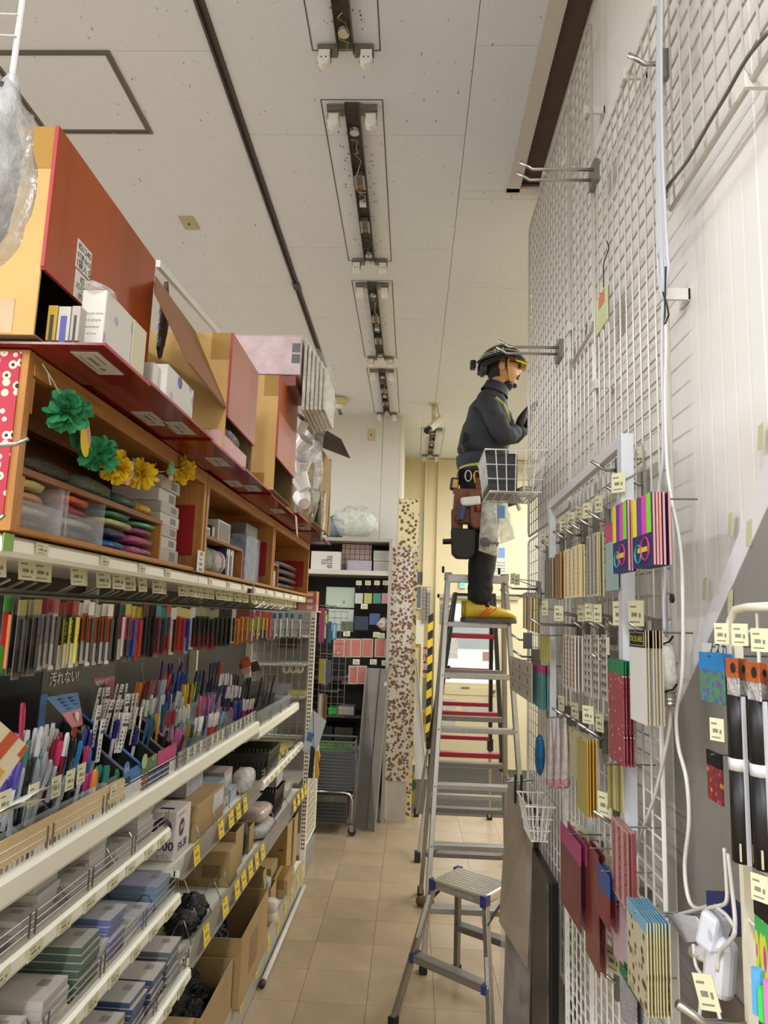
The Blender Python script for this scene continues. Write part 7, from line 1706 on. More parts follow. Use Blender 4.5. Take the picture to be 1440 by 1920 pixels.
HK3 = [((1148, 1245), (1108, 1232), (1132, 1210)), ((1030, 1327), (1000, 1316), (1018, 1298)), ((1062, 1343), (1036, 1336), (1053, 1318)), ((1093, 1356), (1060, 1352), (1078, 1332)), ((1130, 1375), (1083, 1360), (1103, 1340)), ((1136, 1385), (1098, 1382), (1125, 1355)), ((1158, 1541), (1112, 1532), (1134, 1508)),
       ((1092, 1598), (1055, 1568), (1080, 1562)), ((1110, 1600), (1072, 1592), (1093, 1572)), ((1125, 1628), (1091, 1618), (1113, 1598)), ((1142, 1650), (1112, 1644), (1136, 1622)), ((1195, 1695), (1160, 1686), (1184, 1665)), ((1160, 1842), (1122, 1828), (1150, 1800)), ((985, 1200), (958, 1190), None), ((1000, 1232), (962, 1215), None)]
for i, (b_, t_, g_) in enumerate(HK3): hook(b_, t_, X=.47, lab=f'steel display hook scattered on the low mesh, {NTH[i]} counted from the top', tagat=g_, grp='low scattered hooks', tsc=(1, 1.25, 1.2) if i > 5 else (1, 1, 1))
bh = T('double_prong_hook', 'bent chrome hook holding two black cord loops beside the low wire basket', 'hook', at(1000, 1460, X=.46))
p = at(1002, 1462, X=.47)
O('prong', B().tube([p, p + V((-.10, .0, -.012)), p + V((-.11, 0, .012))], .004, 6), CHROME, bh, world=True)
for k in range(2): O('cord_loop', B().tube([p + V((-.07 + k * .022, .01 * math.cos(q), -.035 + .05 * math.sin(q))) for q in [2 * PI * i / 14 for i in range(14)]], .004, 6, closed=True), BLACK, bh, world=True)

# ================================================================ packs hanging on the right wall
def hang(name, label, cat, pL, pR, X, m, n=1, gap=.007, edge=None, header=None, th=.0022, extra=None, tilt=0, mB=None):
    """flat pack facing the aisle. pL=(x,ytop,ybottom) far edge, pR=(x,ytop,ybottom) near edge in photo pixels on plane X"""
    y1, z1 = at(pL[0], pL[1], X=X).yz; y1b, z0 = at(pL[0], pL[2], X=X).yz; y0, z1b = at(pR[0], pR[1], X=X).yz; _, z0b = at(pR[0], pR[2], X=X).yz
    ya, yb = y0, (y1 + y1b) / 2; za, zb_ = (z0 + z0b) / 2, (z1 + z1b) / 2
    first = None
    for k in range(n):
        lb = label if n == 1 else f'{label}, {("front", "second", "third", "fourth", "fifth", "sixth", "seventh", "eighth")[k]} of the stack'
        xx = X + k * gap
        t = T(name, lb, cat, (xx, (ya + yb) / 2, za), rz=random.uniform(-.03, .03) if n > 1 else 0, group=(label + ' stack') if n > 1 else None)
        hgt = zb_ - za; w_ = yb - ya
        O('sheet', B().box(0, th, -w_ / 2, w_ / 2, 0, hgt * (1 if not header else 1 - header[1])), [m] if not edge else [m], t)
        if edge: O('edge', B().box(.0002, th - .0002, -w_ / 2 - .0006, -w_ / 2, 0, hgt), edge, t)
        if header: O('header', B().box(-.0004, th, -w_ / 2, w_ / 2, hgt * (1 - header[1]), hgt), header[0], t)
        if k == 0: O('hang_wire', B().tube([(-.004, 0, hgt - .004), (.498 - X, 0, hgt - .002)], .0018, 5), STEEL, t)
        if extra and k == 0: extra(t, w_, hgt)
        first = first or t
    return first, ya, yb, za, zb_
def dots(col, nr, nc, r, lo=.04, hi=.96, shape='o'):
    def f(t, w, h):
        b = B()
        for i in range(nr):
            for j in range(nc):
                y = -w / 2 + w * (j + .5) / nc; z = h * (lo + (hi - lo) * (i + .5) / nr)
                pl = [(r * math.cos(q), r * math.sin(q)) for q in [2 * PI * k / 10 for k in range(10)]] if shape == 'o' else [(0, -r * 1.2), (r, .2 * r), (r * .7, r), (0, r * .45), (-r * .7, r), (-r, .2 * r)]
                b.add([(-.0004, y - a, z + c) for a, c in pl], [tuple(range(len(pl)))])
        tag(O('sticker_print', b, mat(col, .45), t), kind='stuff')
    return f
KR = mat('#d9bd72', .7); PNK = mat('#cf8f86', .5); NAVY = mat('#232a5c', .45, 0, 'print', scale=60, ms=.03, ink='#2f3a72')
def neon(t, w, h):
    for i, c in enumerate(('#7fd634', '#d94aa8', '#6a3aa0', '#e6d51f')): O('neon_stripe', B().box(-.0006, 0, -w / 2 + w * (.08 + .23 * i), -w / 2 + w * (.28 + .23 * i), h * .45, h), mat(c, .5), t)
    for (yy, zz, r, c) in ((.2, .19, .15, '#3a8a86'), (-.14, .24, .19, '#b02a5c')):
        O('ring_print', B().tube([(-.0008, w * (yy + r * math.cos(q)), h * zz + w * r * math.sin(q)) for q in [2 * PI * i / 18 for i in range(18)]], .002, 4, closed=True), mat(c, .5), t)
    O('logo_print', B().box(-.0012, -.0008, -w * .25, w * .22, h * .2, h * .27), mat('#d9c02f', .5), t)
hang('label_strip_pack', 'neon striped label pack with blue lower half nearest the cables', 'label pack', (1187, 945, 1066), (1221, 915, 1060), .40, NAVY, 5, .0065, PNK, extra=neon, th=.004)
hang('label_strip_pack', 'neon striped label pack with blue lower half hanging farther left', 'label pack', (1149, 950, 1076), (1176, 938, 1070), .40, NAVY, 3, .0065, PNK, extra=neon, th=.004)
hang('dotted_pack', 'pale teal dotted pack with pink top behind the neon packs', 'pack', (1136, 985, 1110), (1156, 975, 1105), .43, mat('#9db9b9', .5, 0, 'flower', c1='#5f8a90', c2='#7fa3a6', scale=100, r1=.14, r2=.2, map=(0, 1, 1)), 2, .01, header=(mat('#c24f7d', .5), .28))
hang('round_sticker_pack', 'sheet of yellow round stickers in a cream pack', 'sticker pack', (1059, 1032, 1122), (1086, 1020, 1120), .41, mat('#e8e2c4', .5), 3, .006, KR, extra=dots('#dd9f08', 10, 4, .0065))
hang('round_sticker_pack', 'sheet of grey round stickers hanging by the cream frame post', 'sticker pack', (1101, 1005, 1120), (1119, 998, 1118), .42, mat('#b5b1a2', .5), 3, .006, KR, extra=dots('#5f5c55', 14, 3, .005))
hang('round_sticker_pack', 'sheet of brown round stickers left of the yellow ones', 'sticker pack', (1039, 1040, 1124), (1052, 1036, 1122), .41, mat('#a8875c', .5), 3, .006, mat('#d9983f', .6), extra=dots('#86603a', 11, 3, .006))
hang('round_sticker_pack', 'sheet of dark grey round stickers farthest left in the row', 'sticker pack', (1022, 1050, 1122), (1035, 1045, 1120), .41, mat('#8c877a', .5), 3, .007, KR, extra=dots('#605c54', 11, 3, .006))
for i, (x, a, c) in enumerate(((982, 1112, 1178), (987, 1110, 1180), (992, 1112, 1182), (998, 1112, 1184), (1004, 1110, 1186), (1009, 1112, 1188))):
    hang('gold_stick_pack', f'slim gold foil pack edge-on at the far mesh end, {NTH[i]} from the left', 'pack', (x - 1.5, a, c), (x + 2, a, c), .42, mat(('#b9993a', '#6f6448')[i % 2], .35), header=(mat('#a8a397', .4), .12))
for i in range(4): hang('cream_stick_pack', f'long cream envelope pack below the gold packs, {NTH[i]} from the left', 'pack', (1012 + i * 5, 1190, 1238 + i), (1016 + i * 5, 1188, 1240 + i), .42, mat('#b5aa5a', .5))
hang('heart_sticker_pack', 'white sheet of dark red heart stickers', 'sticker pack', (1055, 1190, 1288), (1079, 1192, 1296), .41, mat('#cfc6b6', .5), 3, .008, extra=dots('#6b1d1c', 10, 4, .0065, shape='h'))
for i, (x, w_) in enumerate(((1095, 12), (1112, 9), (1128, 8))): hang('silhouette_sticker_pack', f'grey sticker sheet with dark silhouettes, {NTH[i]} right of the hearts', 'sticker pack', (x, 1190, 1304 + i * 4), (x + w_, 1190, 1306 + i * 4), .43, mat('#b7b1a4', .5), 1, extra=dots('#4a443c', 7, 2, .007, shape='h'))
def tack(t, w, h):
    text('TACKLABEL', .010, mat('#b9bf3a', .5), t, (-.0012, 0, h * .9), FACE_R, wmax=w * .8)
    O('frame_line', B().tube([(-.0008, -w * .45, h * .83), (-.0008, w * .45, h * .83), (-.0008, w * .45, h * .97), (-.0008, -w * .45, h * .97)], .0008, 4, closed=True), mat('#8a8a80', .5), t)
hang('tack_label_pack', 'white label pack with black header and green lettering', 'label pack', (1181, 1180, 1348), (1209, 1182, 1358), .40, mat('#d3d1ca', .4), 6, .0058, mat('#b9a27a', .5), header=(BLACK, .19), extra=tack)
hang('red_dot_pack', 'long red patterned pack with a green header', 'pack', (1140, 1235, 1424), (1168, 1240, 1430), .41, mat('#95444a', .35, 0, 'flower', c1='#e0c8c4', c2='#7a2a34', scale=80, r1=.22, r2=.36, map=(0, 1, 1)), 4, .006, header=(mat('#1f7a4c', .4), .13))
hang('flower_stamp_sheet', 'white sheet printed with nine grey flower stamps', 'stamp sheet', (956, 1232, 1297), (997, 1240, 1312), .40, mat('#bdb9aa', .5), 1, extra=lambda t, w, h: (dots('#55534c', 3, 3, .011)(t, w, h), O('grid_lines', B().box(-.0006, -.0002, -w / 2, w / 2, h * .32, h * .335).box(-.0006, -.0002, -w / 2, w / 2, h * .65, h * .665), mat('#8f8c80', .5), t)))
hang('teal_pack', 'pale teal pack with pink corner beside the stamp sheet', 'pack', (998, 1248, 1322), (1018, 1245, 1328), .42, mat('#5f9a96', .5), 3, .006, header=(mat('#b54a78', .5), .16))
for i, x in enumerate((1026, 1040, 1053)):
    a = at(x + 6, 1345, X=.42); c = at(x + 6, 1474, X=.42)
    tt_ = T('clear_sleeve', f'long crinkled clear bag with pink tip, {NTH[i]} from the left', 'pack', (.42, a.y, c.z))
    O('hang_wire', B().tube([V((.42, a.y, a.z)), V((.498, a.y, a.z))], .0018, 5), STEEL, tt_, world=True)
    O('sleeve', B().grid(lambda u, v: V((.42 + .012 * math.cos(2 * PI * u) * (.4 + v * .6), a.y + .020 * math.sin(2 * PI * u) * (.5 + .5 * math.sin(v * 3)), a.z + (c.z - a.z) * v)), 10, 8, wrap=True), [mat('#b3a6a0', .15, 0, 'crumple', scale=40, bump=.5)], tt_, world=True, smooth=True)
    O('pink_tip', B().blob(V((.42, a.y, c.z + .012)), (.026, .036, .035), 9, 7, .2), mat('#b9838a', .3, 0, 'crumple', scale=50), tt_, world=True, smooth=True)
O('foil_balloon', B().blob(at(1012, 1415, X=.40), (.03, .07, .12), 14, 10, .08), mat('#1f6a9a', .15, .6, 'crumple', scale=30), None, label='small blue foil balloon hanging on the low mesh', cat='balloon', smooth=True)
hang('beige_pouch', 'beige pouch with faint lilac print', 'pack', (1066, 1365, 1452), (1084, 1368, 1462), .43, mat('#b9b089', .5, 0, 'flower', c1='#9a8aa0', c2='#b0a596', scale=70, r1=.2, r2=.3, map=(0, 1, 1)), 2, .008)
hang('gold_envelope_pack', 'olive gold envelope pack with orange edges', 'envelope pack', (1082, 1380, 1520), (1101, 1378, 1524), .41, mat('#a8984f', .4), 4, .006, mat('#d9931f', .5), header=(mat('#b3a97a', .4), .06))
for i in range(6): hang('gold_stick_pack', f'long gold edged pack in the bundle under the red pack, {NTH[i]} from the left', 'pack', (1139 + i * 5, 1430, 1512 + i * 2), (1142 + i * 5, 1430, 1514 + i * 2), .43, mat(('#a89a55', '#77704a', '#b9ae7c')[i % 3], .4))
hang('pink_print_pack', 'pink pack printed with round portraits', 'pack', (1146, 1545, 1685), (1178, 1548, 1690), .41, mat('#b98a84', .4), 4, .0045, mat('#8a3a34', .5), extra=lambda t, w, h: dots('#8f5a58', 7, 3, .012)(t, w, h))
hang('magenta_bag', 'dark red dotted gift bag with magenta header', 'gift bag', (1052, 1560, 1712), (1086, 1562, 1720), .40, mat('#651a29', .3, 0, 'flower', c1='#d6b8b4', c2='#8d2c3c', scale=34, r1=.10, r2=.13, map=(0, 1, 1)), 2, .016, header=(mat('#a03a68', .35), .24))
hang('red_gift_bag', 'long shiny red gift bag behind the magenta one', 'gift bag', (1096, 1585, 1795), (1122, 1590, 1812), .415, mat('#74282c', .2, 0, 'crumple', scale=12, bump=.35), 2, .012)
hang('blue_header_bag', 'red gift bag with a blue and white header', 'gift bag', (1121, 1628, 1725), (1142, 1632, 1735), .40, mat('#701b28', .3), 2, .012, header=(mat('#2c4684', .4), .42))
hang('white_pink_bag', 'white to pink gift bag right of the blue headed one', 'gift bag', (1150, 1690, 1800), (1172, 1695, 1812), .42, mat('#b79ba0', .3, 0, 'mottle', scale=6, amt=.2), 1)
hang('animal_sticker_pack', 'sticker pack of small brown animals with a pale blue edge', 'sticker pack', (1176, 1700, 1868), (1212, 1712, 1872), .39, mat('#b5ab8f', .4, 0, 'flower', c1='#4a3a2c', c2='#8a7a5c', scale=60, r1=.3, r2=.42, map=(0, 1, 1)), 8, .005, mat('#c9bd84', .5), header=(mat('#6f9ab0', .45), .13))
hang('sequin_pack', 'grey sequin-like pack with green header at the bottom edge', 'pack', (1162, 1822, 1925), (1192, 1832, 1925), .41, mat('#9a9a9e', .3, 0, 'flower', c1='#c9c9cc', c2='#6b6f7a', scale=110, r1=.25, r2=.4, map=(0, 1, 1)), 2, .01, header=(mat('#2f6a3f', .5), .2))
hang('yellow_memo', 'pale yellow memo card with a red note hanging by a black string', 'memo', (1117, 560, 632), (1138, 535, 600), .488, mat('#c9cf9a', .6), 1, extra=lambda t, w, h: O('red_note', B().box(-.0008, 0, -w * .3, w * .2, h * .6, h * .95), mat('#c97a5a', .6), t))
O('black_string', B().tube([at(1138, 452, X=.49), at(1142, 465, X=.49), at(1133, 490, X=.49), at(1131, 500, X=.49), at(1132, 540, X=.49)], .0016, 5), BLACK, None, label='thin black string knotted on the mesh above the yellow memo', cat='string')

# ================================================================ white wire baskets
def wire_basket(label, pts_top, dz, X1, n=(6, 3), m=WIRE):
    """basket hung on the mesh: px of near-left, far-left top corners; right side on plane X1"""
    nl = at(*pts_top[0], Y=pts_top[2]); y0, y1 = pts_top[2], pts_top[3]; x0 = nl.x; z1 = nl.z; z0 = z1 - dz; s = .02
    t = T('wire_basket', label, 'basket', ((x0 + X1) / 2, (y0 + y1) / 2, z0))
    rim = lambda z, q: [(x0 + q, y0 + q, z), (X1 - q, y0 + q, z), (X1 - q, y1 - q, z), (x0 + q, y1 - q, z)]
    O('rim', B().tube(rim(z1, 0), .004, 6, closed=True), m, t, world=True)
    b = B()
    for f in (.36, .7): b.tube(rim(z1 - dz * f, s * f), .0022, 5, closed=True)
    b.tube(rim(z0, s), .003, 5, closed=True)
    for i in range(1, n[0]): x = x0 + (X1 - x0) * i / n[0]; xx = x0 + s + (X1 - x0 - 2 * s) * i / n[0]; b.tube([(x, y0, z1), (xx, y0 + s, z0), (xx, y1 - s, z0), (x, y1, z1)], .0022, 5)
    for i in range(1, n[1]): y = y0 + (y1 - y0) * i / n[1]; yy = y0 + s + (y1 - y0 - 2 * s) * i / n[1]; b.tube([(x0, y, z1), (x0 + s, yy, z0), (X1 - s, yy, z0), (X1, y, z1)], .0022, 5)
    O('wires', b, m, t, world=True)
    return t, x0, z0, z1
wb1 = wire_basket('white wire basket holding a black box beside the worker waist', ((910, 842), None, 2.62, 2.92), .155, .49, (6, 9))
O('black_box', B().box(.275, .385, 2.66, 2.86, wb1[2] + .003, wb1[2] + .15), mat('#1b1b1c', .5), None, label='black box lying inside the wire basket by the worker', cat='box', bevel=.004)
O('cable_coil', B().tube([(.43 + .03 * math.cos(q), 2.75 + .05 * math.sin(q), wb1[2] + .008 + .004 * q / 3) for q in [i * .5 for i in range(40)]], .004, 6), mat('#c9c5b0', .5), None, label='pale cable coil lying inside the wire basket by the worker', cat='cable', smooth=True)
wb2 = wire_basket('small empty white wire basket low on the mesh', ((987, 1512), None, 2.42, 2.62), .11, .475, (5, 6))

# ================================================================ cables on the wall
GREYC = mat('#c3c4c8', .45); WHTC = mat('#d3d0c6', .45)
cb = T('cable_bundle', 'bundle of pale grey cables tied and hanging down the mesh', 'cable', at(1245, 700, X=.475))
for i, (dx, bot) in enumerate(((-9, 660), (-5, 655), (-2, 670), (2, 650), (6, 640), (-7, 600), (4, 610))):
    pts_ = [at(1240 + dx * .35, -40, X=.475), at(1237 + dx * .5, 120, X=.47), at(1239 + dx * .7, 300, X=.468), at(1244 + dx * 1.2, 470, X=.468), at(1247 + dx * 1.1, bot - 130, X=.468), at(1243 + dx * .1, 566, X=.466)]
    O('cable', B().tube(spline(pts_), .0032, 6), GREYC, cb, world=True, smooth=True)
for pts_, m in (((( 1243, 566), (1241, 650), (1243, 760), (1243, 860), (1234, 930), (1240, 1010), (1247, 1070), (1245, 1130), (1246, 1185)), GREYC), (((1246, 566), (1249, 640), (1247, 740), (1250, 860), (1258, 930), (1273, 1010), (1279, 1080), (1281, 1200), (1278, 1280), (1268, 1340), (1272, 1400), (1287, 1460), (1292, 1540), (1284, 1620), (1290, 1680), (1305, 1703), (1340, 1700)), WHTC),
                 (((1256, 1325), (1256, 1360), (1245, 1420), (1225, 1500), (1200, 1570), (1188, 1620), (1190, 1660), (1205, 1690), (1230, 1712), (1260, 1717), (1300, 1708), (1340, 1698), (1360, 1715)), WHTC)):
    O('cable', B().tube(spline([at(*p, X=.462) for p in pts_]), .0034, 7), m, cb, world=True, smooth=True)
O('wire_tie', B().tube([at(1243, 548, X=.46), at(1250, 570, X=.458), at(1254, 590, X=.46), at(1246, 610, X=.46), at(1248, 500, X=.46)], .0018, 5), BLACK, cb, world=True)
O('black_cable', B().tube(spline([at(1440, 60, X=.485), at(1400, 110, X=.485), at(1360, 180, X=.485), at(1330, 230, X=.485), at(1290, 300, X=.485), at(1252, 350, X=.485), at(1248, 372, X=.485)]), .0036, 6), mat('#6b655b', .5), None, label='dark cable threaded along the upper near mesh', cat='cable', smooth=True)
lh = T('lamp_holder', 'dangling white lamp holder wrapped in tape at the end of the grey cable', 'lamp holder', at(1252, 1330, X=.455))
a = at(1246, 1196, X=.455); c = at(1256, 1328, X=.455); d_ = c - a
O('body', B().tube([a, a + d_ * .08, a + d_ * .13, a + d_ * .3, a + d_ * .6, a + d_ * .78], [.006, .007, .013, .016, .017, .013], 12), mat('#cfcabb', .4, 0, 'crumple', scale=30, bump=.3), lh, world=True, smooth=True)
O('screw_cap', B().tube([a + d_ * (.78 + .028 * i) for i in range(8)], [.0125, .0105, .0125, .0105, .012, .0098, .011, .008], 12), mat('#a8a294', .35, .6), lh, world=True)
for f in (.1, .77): O('wire_tie', B().tube([a + d_ * f + V((-.014, -.016, .002)), a + d_ * f + V((-.018, .0, -.004)), a + d_ * f + V((0, -.022, .006)), a + d_ * f + V((.004, -.03, .016))], .0018, 5), BLACK, lh, world=True)
for i, (p, r) in enumerate((((1262, 1122), .0085), ((1302, 1418), .0045))):
    q = at(*p, X=WX - .006 if i else .47); O('black_disc', B().lathe([(r, 0), (r, .004)], 16, Matrix.Translation(q) @ Matrix.Rotation(-PI / 2, 4, 'Y')), BLACK, None, label=('larger' if i == 0 else 'smaller') + ' round black disc on the wall side by the cables', cat='plug')
pa = T('power_adapter', 'cluster of white power adapters tangled in cables low on the right', 'power adapter', at(1330, 1850, X=.44))
q = at(1305, 1752, X=.45); O('adapter_body', B().hexa(at(1262, 1728, X=.46), at(1330, 1740, X=.43), at(1336, 1770, X=.43), at(1290, 1772, X=.46), (.0, .05, .0)), mat('#d6d6dc', .3), pa, world=True, bevel=.006)
O('adapter_body', B().cbox(at(1345, 1745, X=.45), (.05, .03, .05), (.2, .1, .5)), mat('#cfcfd4', .3), pa, world=True, bevel=.006)
O('tap_block', B().cbox(at(1350, 1808, X=.45), (.03, .045, .085), (.15, .0, .3)), mat('#d3d3d6', .3), pa, world=True, bevel=.012)
O('lamp_bulb', B().tube([at(1300, 1785, X=.45), at(1335, 1790, X=.45)], [.009, .014], 10), mat('#c9c7c2', .3), pa, world=True, smooth=True)
O('navy_box', B().cbox(at(1360, 1712, X=.47), (.03, .06, .04)), NAVY, pa, world=True)
for pts_ in (((1358, 1590), (1362, 1650), (1362, 1690), (1345, 1700)), ((1365, 1600), (1374, 1680), (1378, 1740), (1365, 1770), (1340, 1785), (1300, 1792)), ((1340, 1698), (1365, 1720), (1378, 1750), (1350, 1785), (1345, 1820)), ((1318, 1724), (1325, 1705), (1350, 1698)), ((1300, 1770), (1305, 1810), (1318, 1835), (1314, 1880), (1310, 1925)), ((1320, 1790), (1345, 1890), (1355, 1925))):
    O('cable', B().tube(spline([at(*p, X=.44) for p in pts_]), .0028, 6), WHTC, pa, world=True, smooth=True)
hk = hook((1430, 1925), (1270, 1888), X=.47, lab='thick steel hook end poking out at the bottom right', r=.006)
put(TAG_R, 'price_card', hk[0], at(1325, 1860, X=.40), (.3, 0, PI + .6), (1, .9, 1.0))

# ================================================================ slanted board on the wall
sb = T('slanted_board', 'large grey board with a white edge slanting down the wall behind the cables', 'board', (.53, 1.0, .05))
tp_ = [at(1470, 795, X=.53), at(1262, 1292, X=.53), at(1264, 1330, X=.53)]
pl = [at(1470, 870, X=.534), at(1262, 1335, X=.534)]
O('panel', B().add([(.532, .55, at(1470, 870, X=.532).z + .3), pl[0], pl[1], (.532, pl[1].y, .05), (.532, .55, .05)] + [(.541, .55, at(1470, 870, X=.532).z + .3), pl[0] + V((.008, 0, 0)), pl[1] + V((.008, 0, 0)), (.541, pl[1].y, .05), (.541, .55, .05)], [(0, 1, 2, 3, 4), (9, 8, 7, 6, 5), (1, 6, 7, 2), (2, 7, 8, 3)]), mat('#8f8b84', .45, 0, 'mottle', scale=3, amt=.06), sb, world=True)
O('white_edge', B().hexa(at(1470, 790, X=.5325), at(1258, 1318, X=.5325), at(1262, 1345, X=.5325), at(1470, 880, X=.5325), (.006, 0, 0)), mat('#dedddb', .5), sb, world=True)
O('lower_panel', B().box(.528, .5315, .55, 1.40, .06, at(1330, 1812, X=.53).z), mat('#6a5d50', .6), sb, world=True)
for i, (p, d) in enumerate((((1370, 985), 1), ((1322, 1105), 1), ((1427, 820), 1), ((1405, 1000), 0), ((1370, 1130), 0))):
    c = at(*p, X=.5315 if not d else .5318); O('masking_tape', B().hexa(c + V((0, -.01, .022)), c + V((0, .008, .02)), c + V((0, .014, -.018)), c + V((0, -.004, -.02)), (.0005, 0, 0)), mat('#c2c39a', .6), sb, world=True)

# ================================================================ near rack with black tube packs
nr = T('white_rack', 'white wire rack at the right edge hung with black tube packs', 'rack', (.46, .95, 0))
RX = .455
tpz = at(1372, 1150, X=RX)
O('frame', B().tube([at(1366, 1215, X=RX), at(1369, 1165, X=RX), at(1380, 1143, X=RX), at(1400, 1139, X=RX), at(1470, 1136, X=RX)], .006, 8), CREAM, nr, world=True, smooth=True)
O('post', B().bar(V((RX, at(1397, 1600, X=RX).y, tpz.z - .02)), V((RX, at(1397, 1600, X=RX).y, .0)), .012, .012), CREAM, nr, world=True)
b = B(); yq = at(1397, 1600, X=RX).y
for i in range(6): b.tube([(RX + .006, yq - .05 * (i + 1), tpz.z), (RX + .006, yq - .05 * (i + 1), .0)], .0025, 5)
z = .05
while z < tpz.z: b.tube([(RX, yq, z), (RX, yq - .32, z)], .0025, 5); z += .075
O('wire_grid', b, CREAM, nr, world=True)
for i, p in enumerate(((1354, 1188), (1388, 1190), (1425, 1200), (1345, 1368), (1425, 1665))):
    put(TAG_R, 'price_card', nr, at(*p, X=.41), (0, 0, PI + .6), (1, .62, .65) if i < 3 else (1, .6, .7))
def tubepack(label, x0, x1, yt, yb, X):
    a = at(x0, yt, X=X); c = at(x1, yt, X=X); bt = at((x0 + x1) / 2, yb, X=X)
    y0, y1 = c.y, a.y; r = (y1 - y0) / 2; ym = (y0 + y1) / 2
    t = T('tube_pack', label, 'tube pack', (X, ym, bt.z))
    zt = a.z; h = zt - bt.z
    O('header', B().box(X - .001, X + .001, y0, y1, zt - h * .10, zt), mat('#c96a3a', .5, 0, 'print', scale=90, ms=.05, ink='#7a3a1c'), t, world=True)
    O('emblem', B().lathe([(r * .4, 0), (r * .4, .001)], 12, Matrix.Translation((X - .002, ym - r * .4, zt - h * .05)) @ Matrix.Rotation(PI / 2, 4, 'Y')), DARKM, t, world=True)
    O('film', B().hexa((X, y0, zt - h * .10), (X, y1, zt - h * .10), (X, y1, zt - h * .19), (X, y0, zt - h * .19), (.002, 0, 0)), mat('#c9c6c2', .15, 0, 'crumple', scale=40), t, world=True)
    for z0, z1, m, rr in ((.19, .50, BLACK, 1), (.50, .56, mat('#d3d2ce', .4), 1.02), (.56, 1.0, BLACK, 1)):
        O('tube' if m is BLACK else 'paper_band', B().tube([(X + .006, ym, zt - h * z0), (X + .006, ym, zt - h * z1)], r * .82 * rr, 10), m, t, world=True, smooth=True)
    O('white_edge', B().box(X + .004, X + .008, y0 - .001, y0 + r * .3, zt - h, zt - h * .19), mat('#d6d5d6', .3), t, world=True)
    put(TAG_R, 'price_sticker', t, V((X - .002 - .0, ym, bt.z + h * .055)), (0, 0, PI), (1, min(1, r * 2 / .045), .5))
tubepack('black tube pack with orange header, leftmost at the right edge', 1361, 1382, 1232, 1605, .42)
tubepack('black tube pack with orange header, second from left at the right edge', 1385, 1400, 1234, 1612, .45)
tubepack('black tube pack with orange header, third from left at the right edge', 1399, 1422, 1240, 1618, .42)
tubepack('black tube pack with orange header, fourth from left at the right edge', 1424, 1440, 1242, 1622, .44)
tubepack('black tube pack with orange header, cut off by the right edge', 1443, 1466, 1248, 1626, .43)
a = hang('blue_header_pack', 'colourful candle pack with a blue header at the right edge', 'pack', (1312, 1222, 1315), (1355, 1226, 1318), .42, mat('#5f8a6a', .25, 0, 'flower', c1='#b03a6a', c2='#3f6fb0', scale=90, r1=.25, r2=.42, map=(0, 1, 1)), 2, .012, header=(mat('#2f86c9', .4), .36))
hang('white_name_card', 'white card with black brush strokes behind the blue header pack', 'card', (1316, 1208, 1240), (1368, 1205, 1232), .44, mat('#cfccc6', .5), extra=lambda t, w, h: text('ノスカ', .016, BLACK, t, (-.001, -w * .1, h * .6), FACE_R))
hang('red_small_pack', 'small red patterned pack with black label beside the tube packs', 'pack', (1326, 1408, 1500), (1352, 1412, 1505), .44, mat('#7a2f38', .3, 0, 'flower', c1='#c9a23a', c2='#a83a44', scale=90, r1=.25, r2=.4, map=(0, 1, 1)), header=(BLACK, .3))
hang('bright_toy_pack', 'bright multicoloured pack at the lower right corner', 'pack', (1418, 1690, 1925), (1470, 1690, 1925), .42, mat('#3fae5a', .3, 0, 'flower', c1='#c23a9a', c2='#d9d23a', scale=75, r1=.3, r2=.5, map=(0, 1, .25)), header=(BLACK, .2), extra=lambda t, w, h: [O('candy_stick', B().tube([(-.006, -w * .3 + w * .2 * j, h * .05), (-.006, -w * .3 + w * .2 * j, h * (.3 + .1 * (j % 2)))], .007, 8), mat(c, .3), t) for j, c in enumerate(('#b9d65a', '#d97ac0', '#4ad25a', '#5aa8e0'))])

# ================================================================ wrapped sheets and black board standing below the mesh
ws = T('wrapped_board', 'tall brown board wrapped in clear film leaning below the wire basket', 'board', (.42, 2.95, 0))
O('board', B().hexa((.36, 2.83, .002), (.44, 2.70, .002), (.465, 2.72, 1.02), (.405, 2.95, 1.10), (.02, .03, 0)), mat('#43190f', .3, 0, 'mottle', scale=6, amt=.4), ws, world=True)
O('paper_layer', B().hexa((.352, 2.832, .62), (.436, 2.70, .52), (.461, 2.72, 1.025), (.399, 2.95, 1.105), (-.002, -.003, 0)), mat('#9c8c78', .5, 0, 'mottle', scale=7, amt=.2), ws, world=True)
O('film', B().hexa((.345, 2.825, .0), (.432, 2.69, .0), (.46, 2.71, 1.03), (.394, 2.945, 1.115), (-.004, -.004, 0)), mat('#d9d4cc', .08, 0, 'film', a=.2, wrinkle=9), ws, world=True)
bb4 = T('black_board', 'narrow black board standing between the wrapped board and the mesh', 'board', (.45, 2.5, 0))
O('board', B().box(.442, .466, 2.32, 2.66, .002, .93), mat('#0d0d0e', .3), bb4, world=True, bevel=.003)
O('edge_strip', B().box(.438, .442, 2.33, 2.36, .002, .92), mat('#1a1b1d', .15), bb4, world=True)

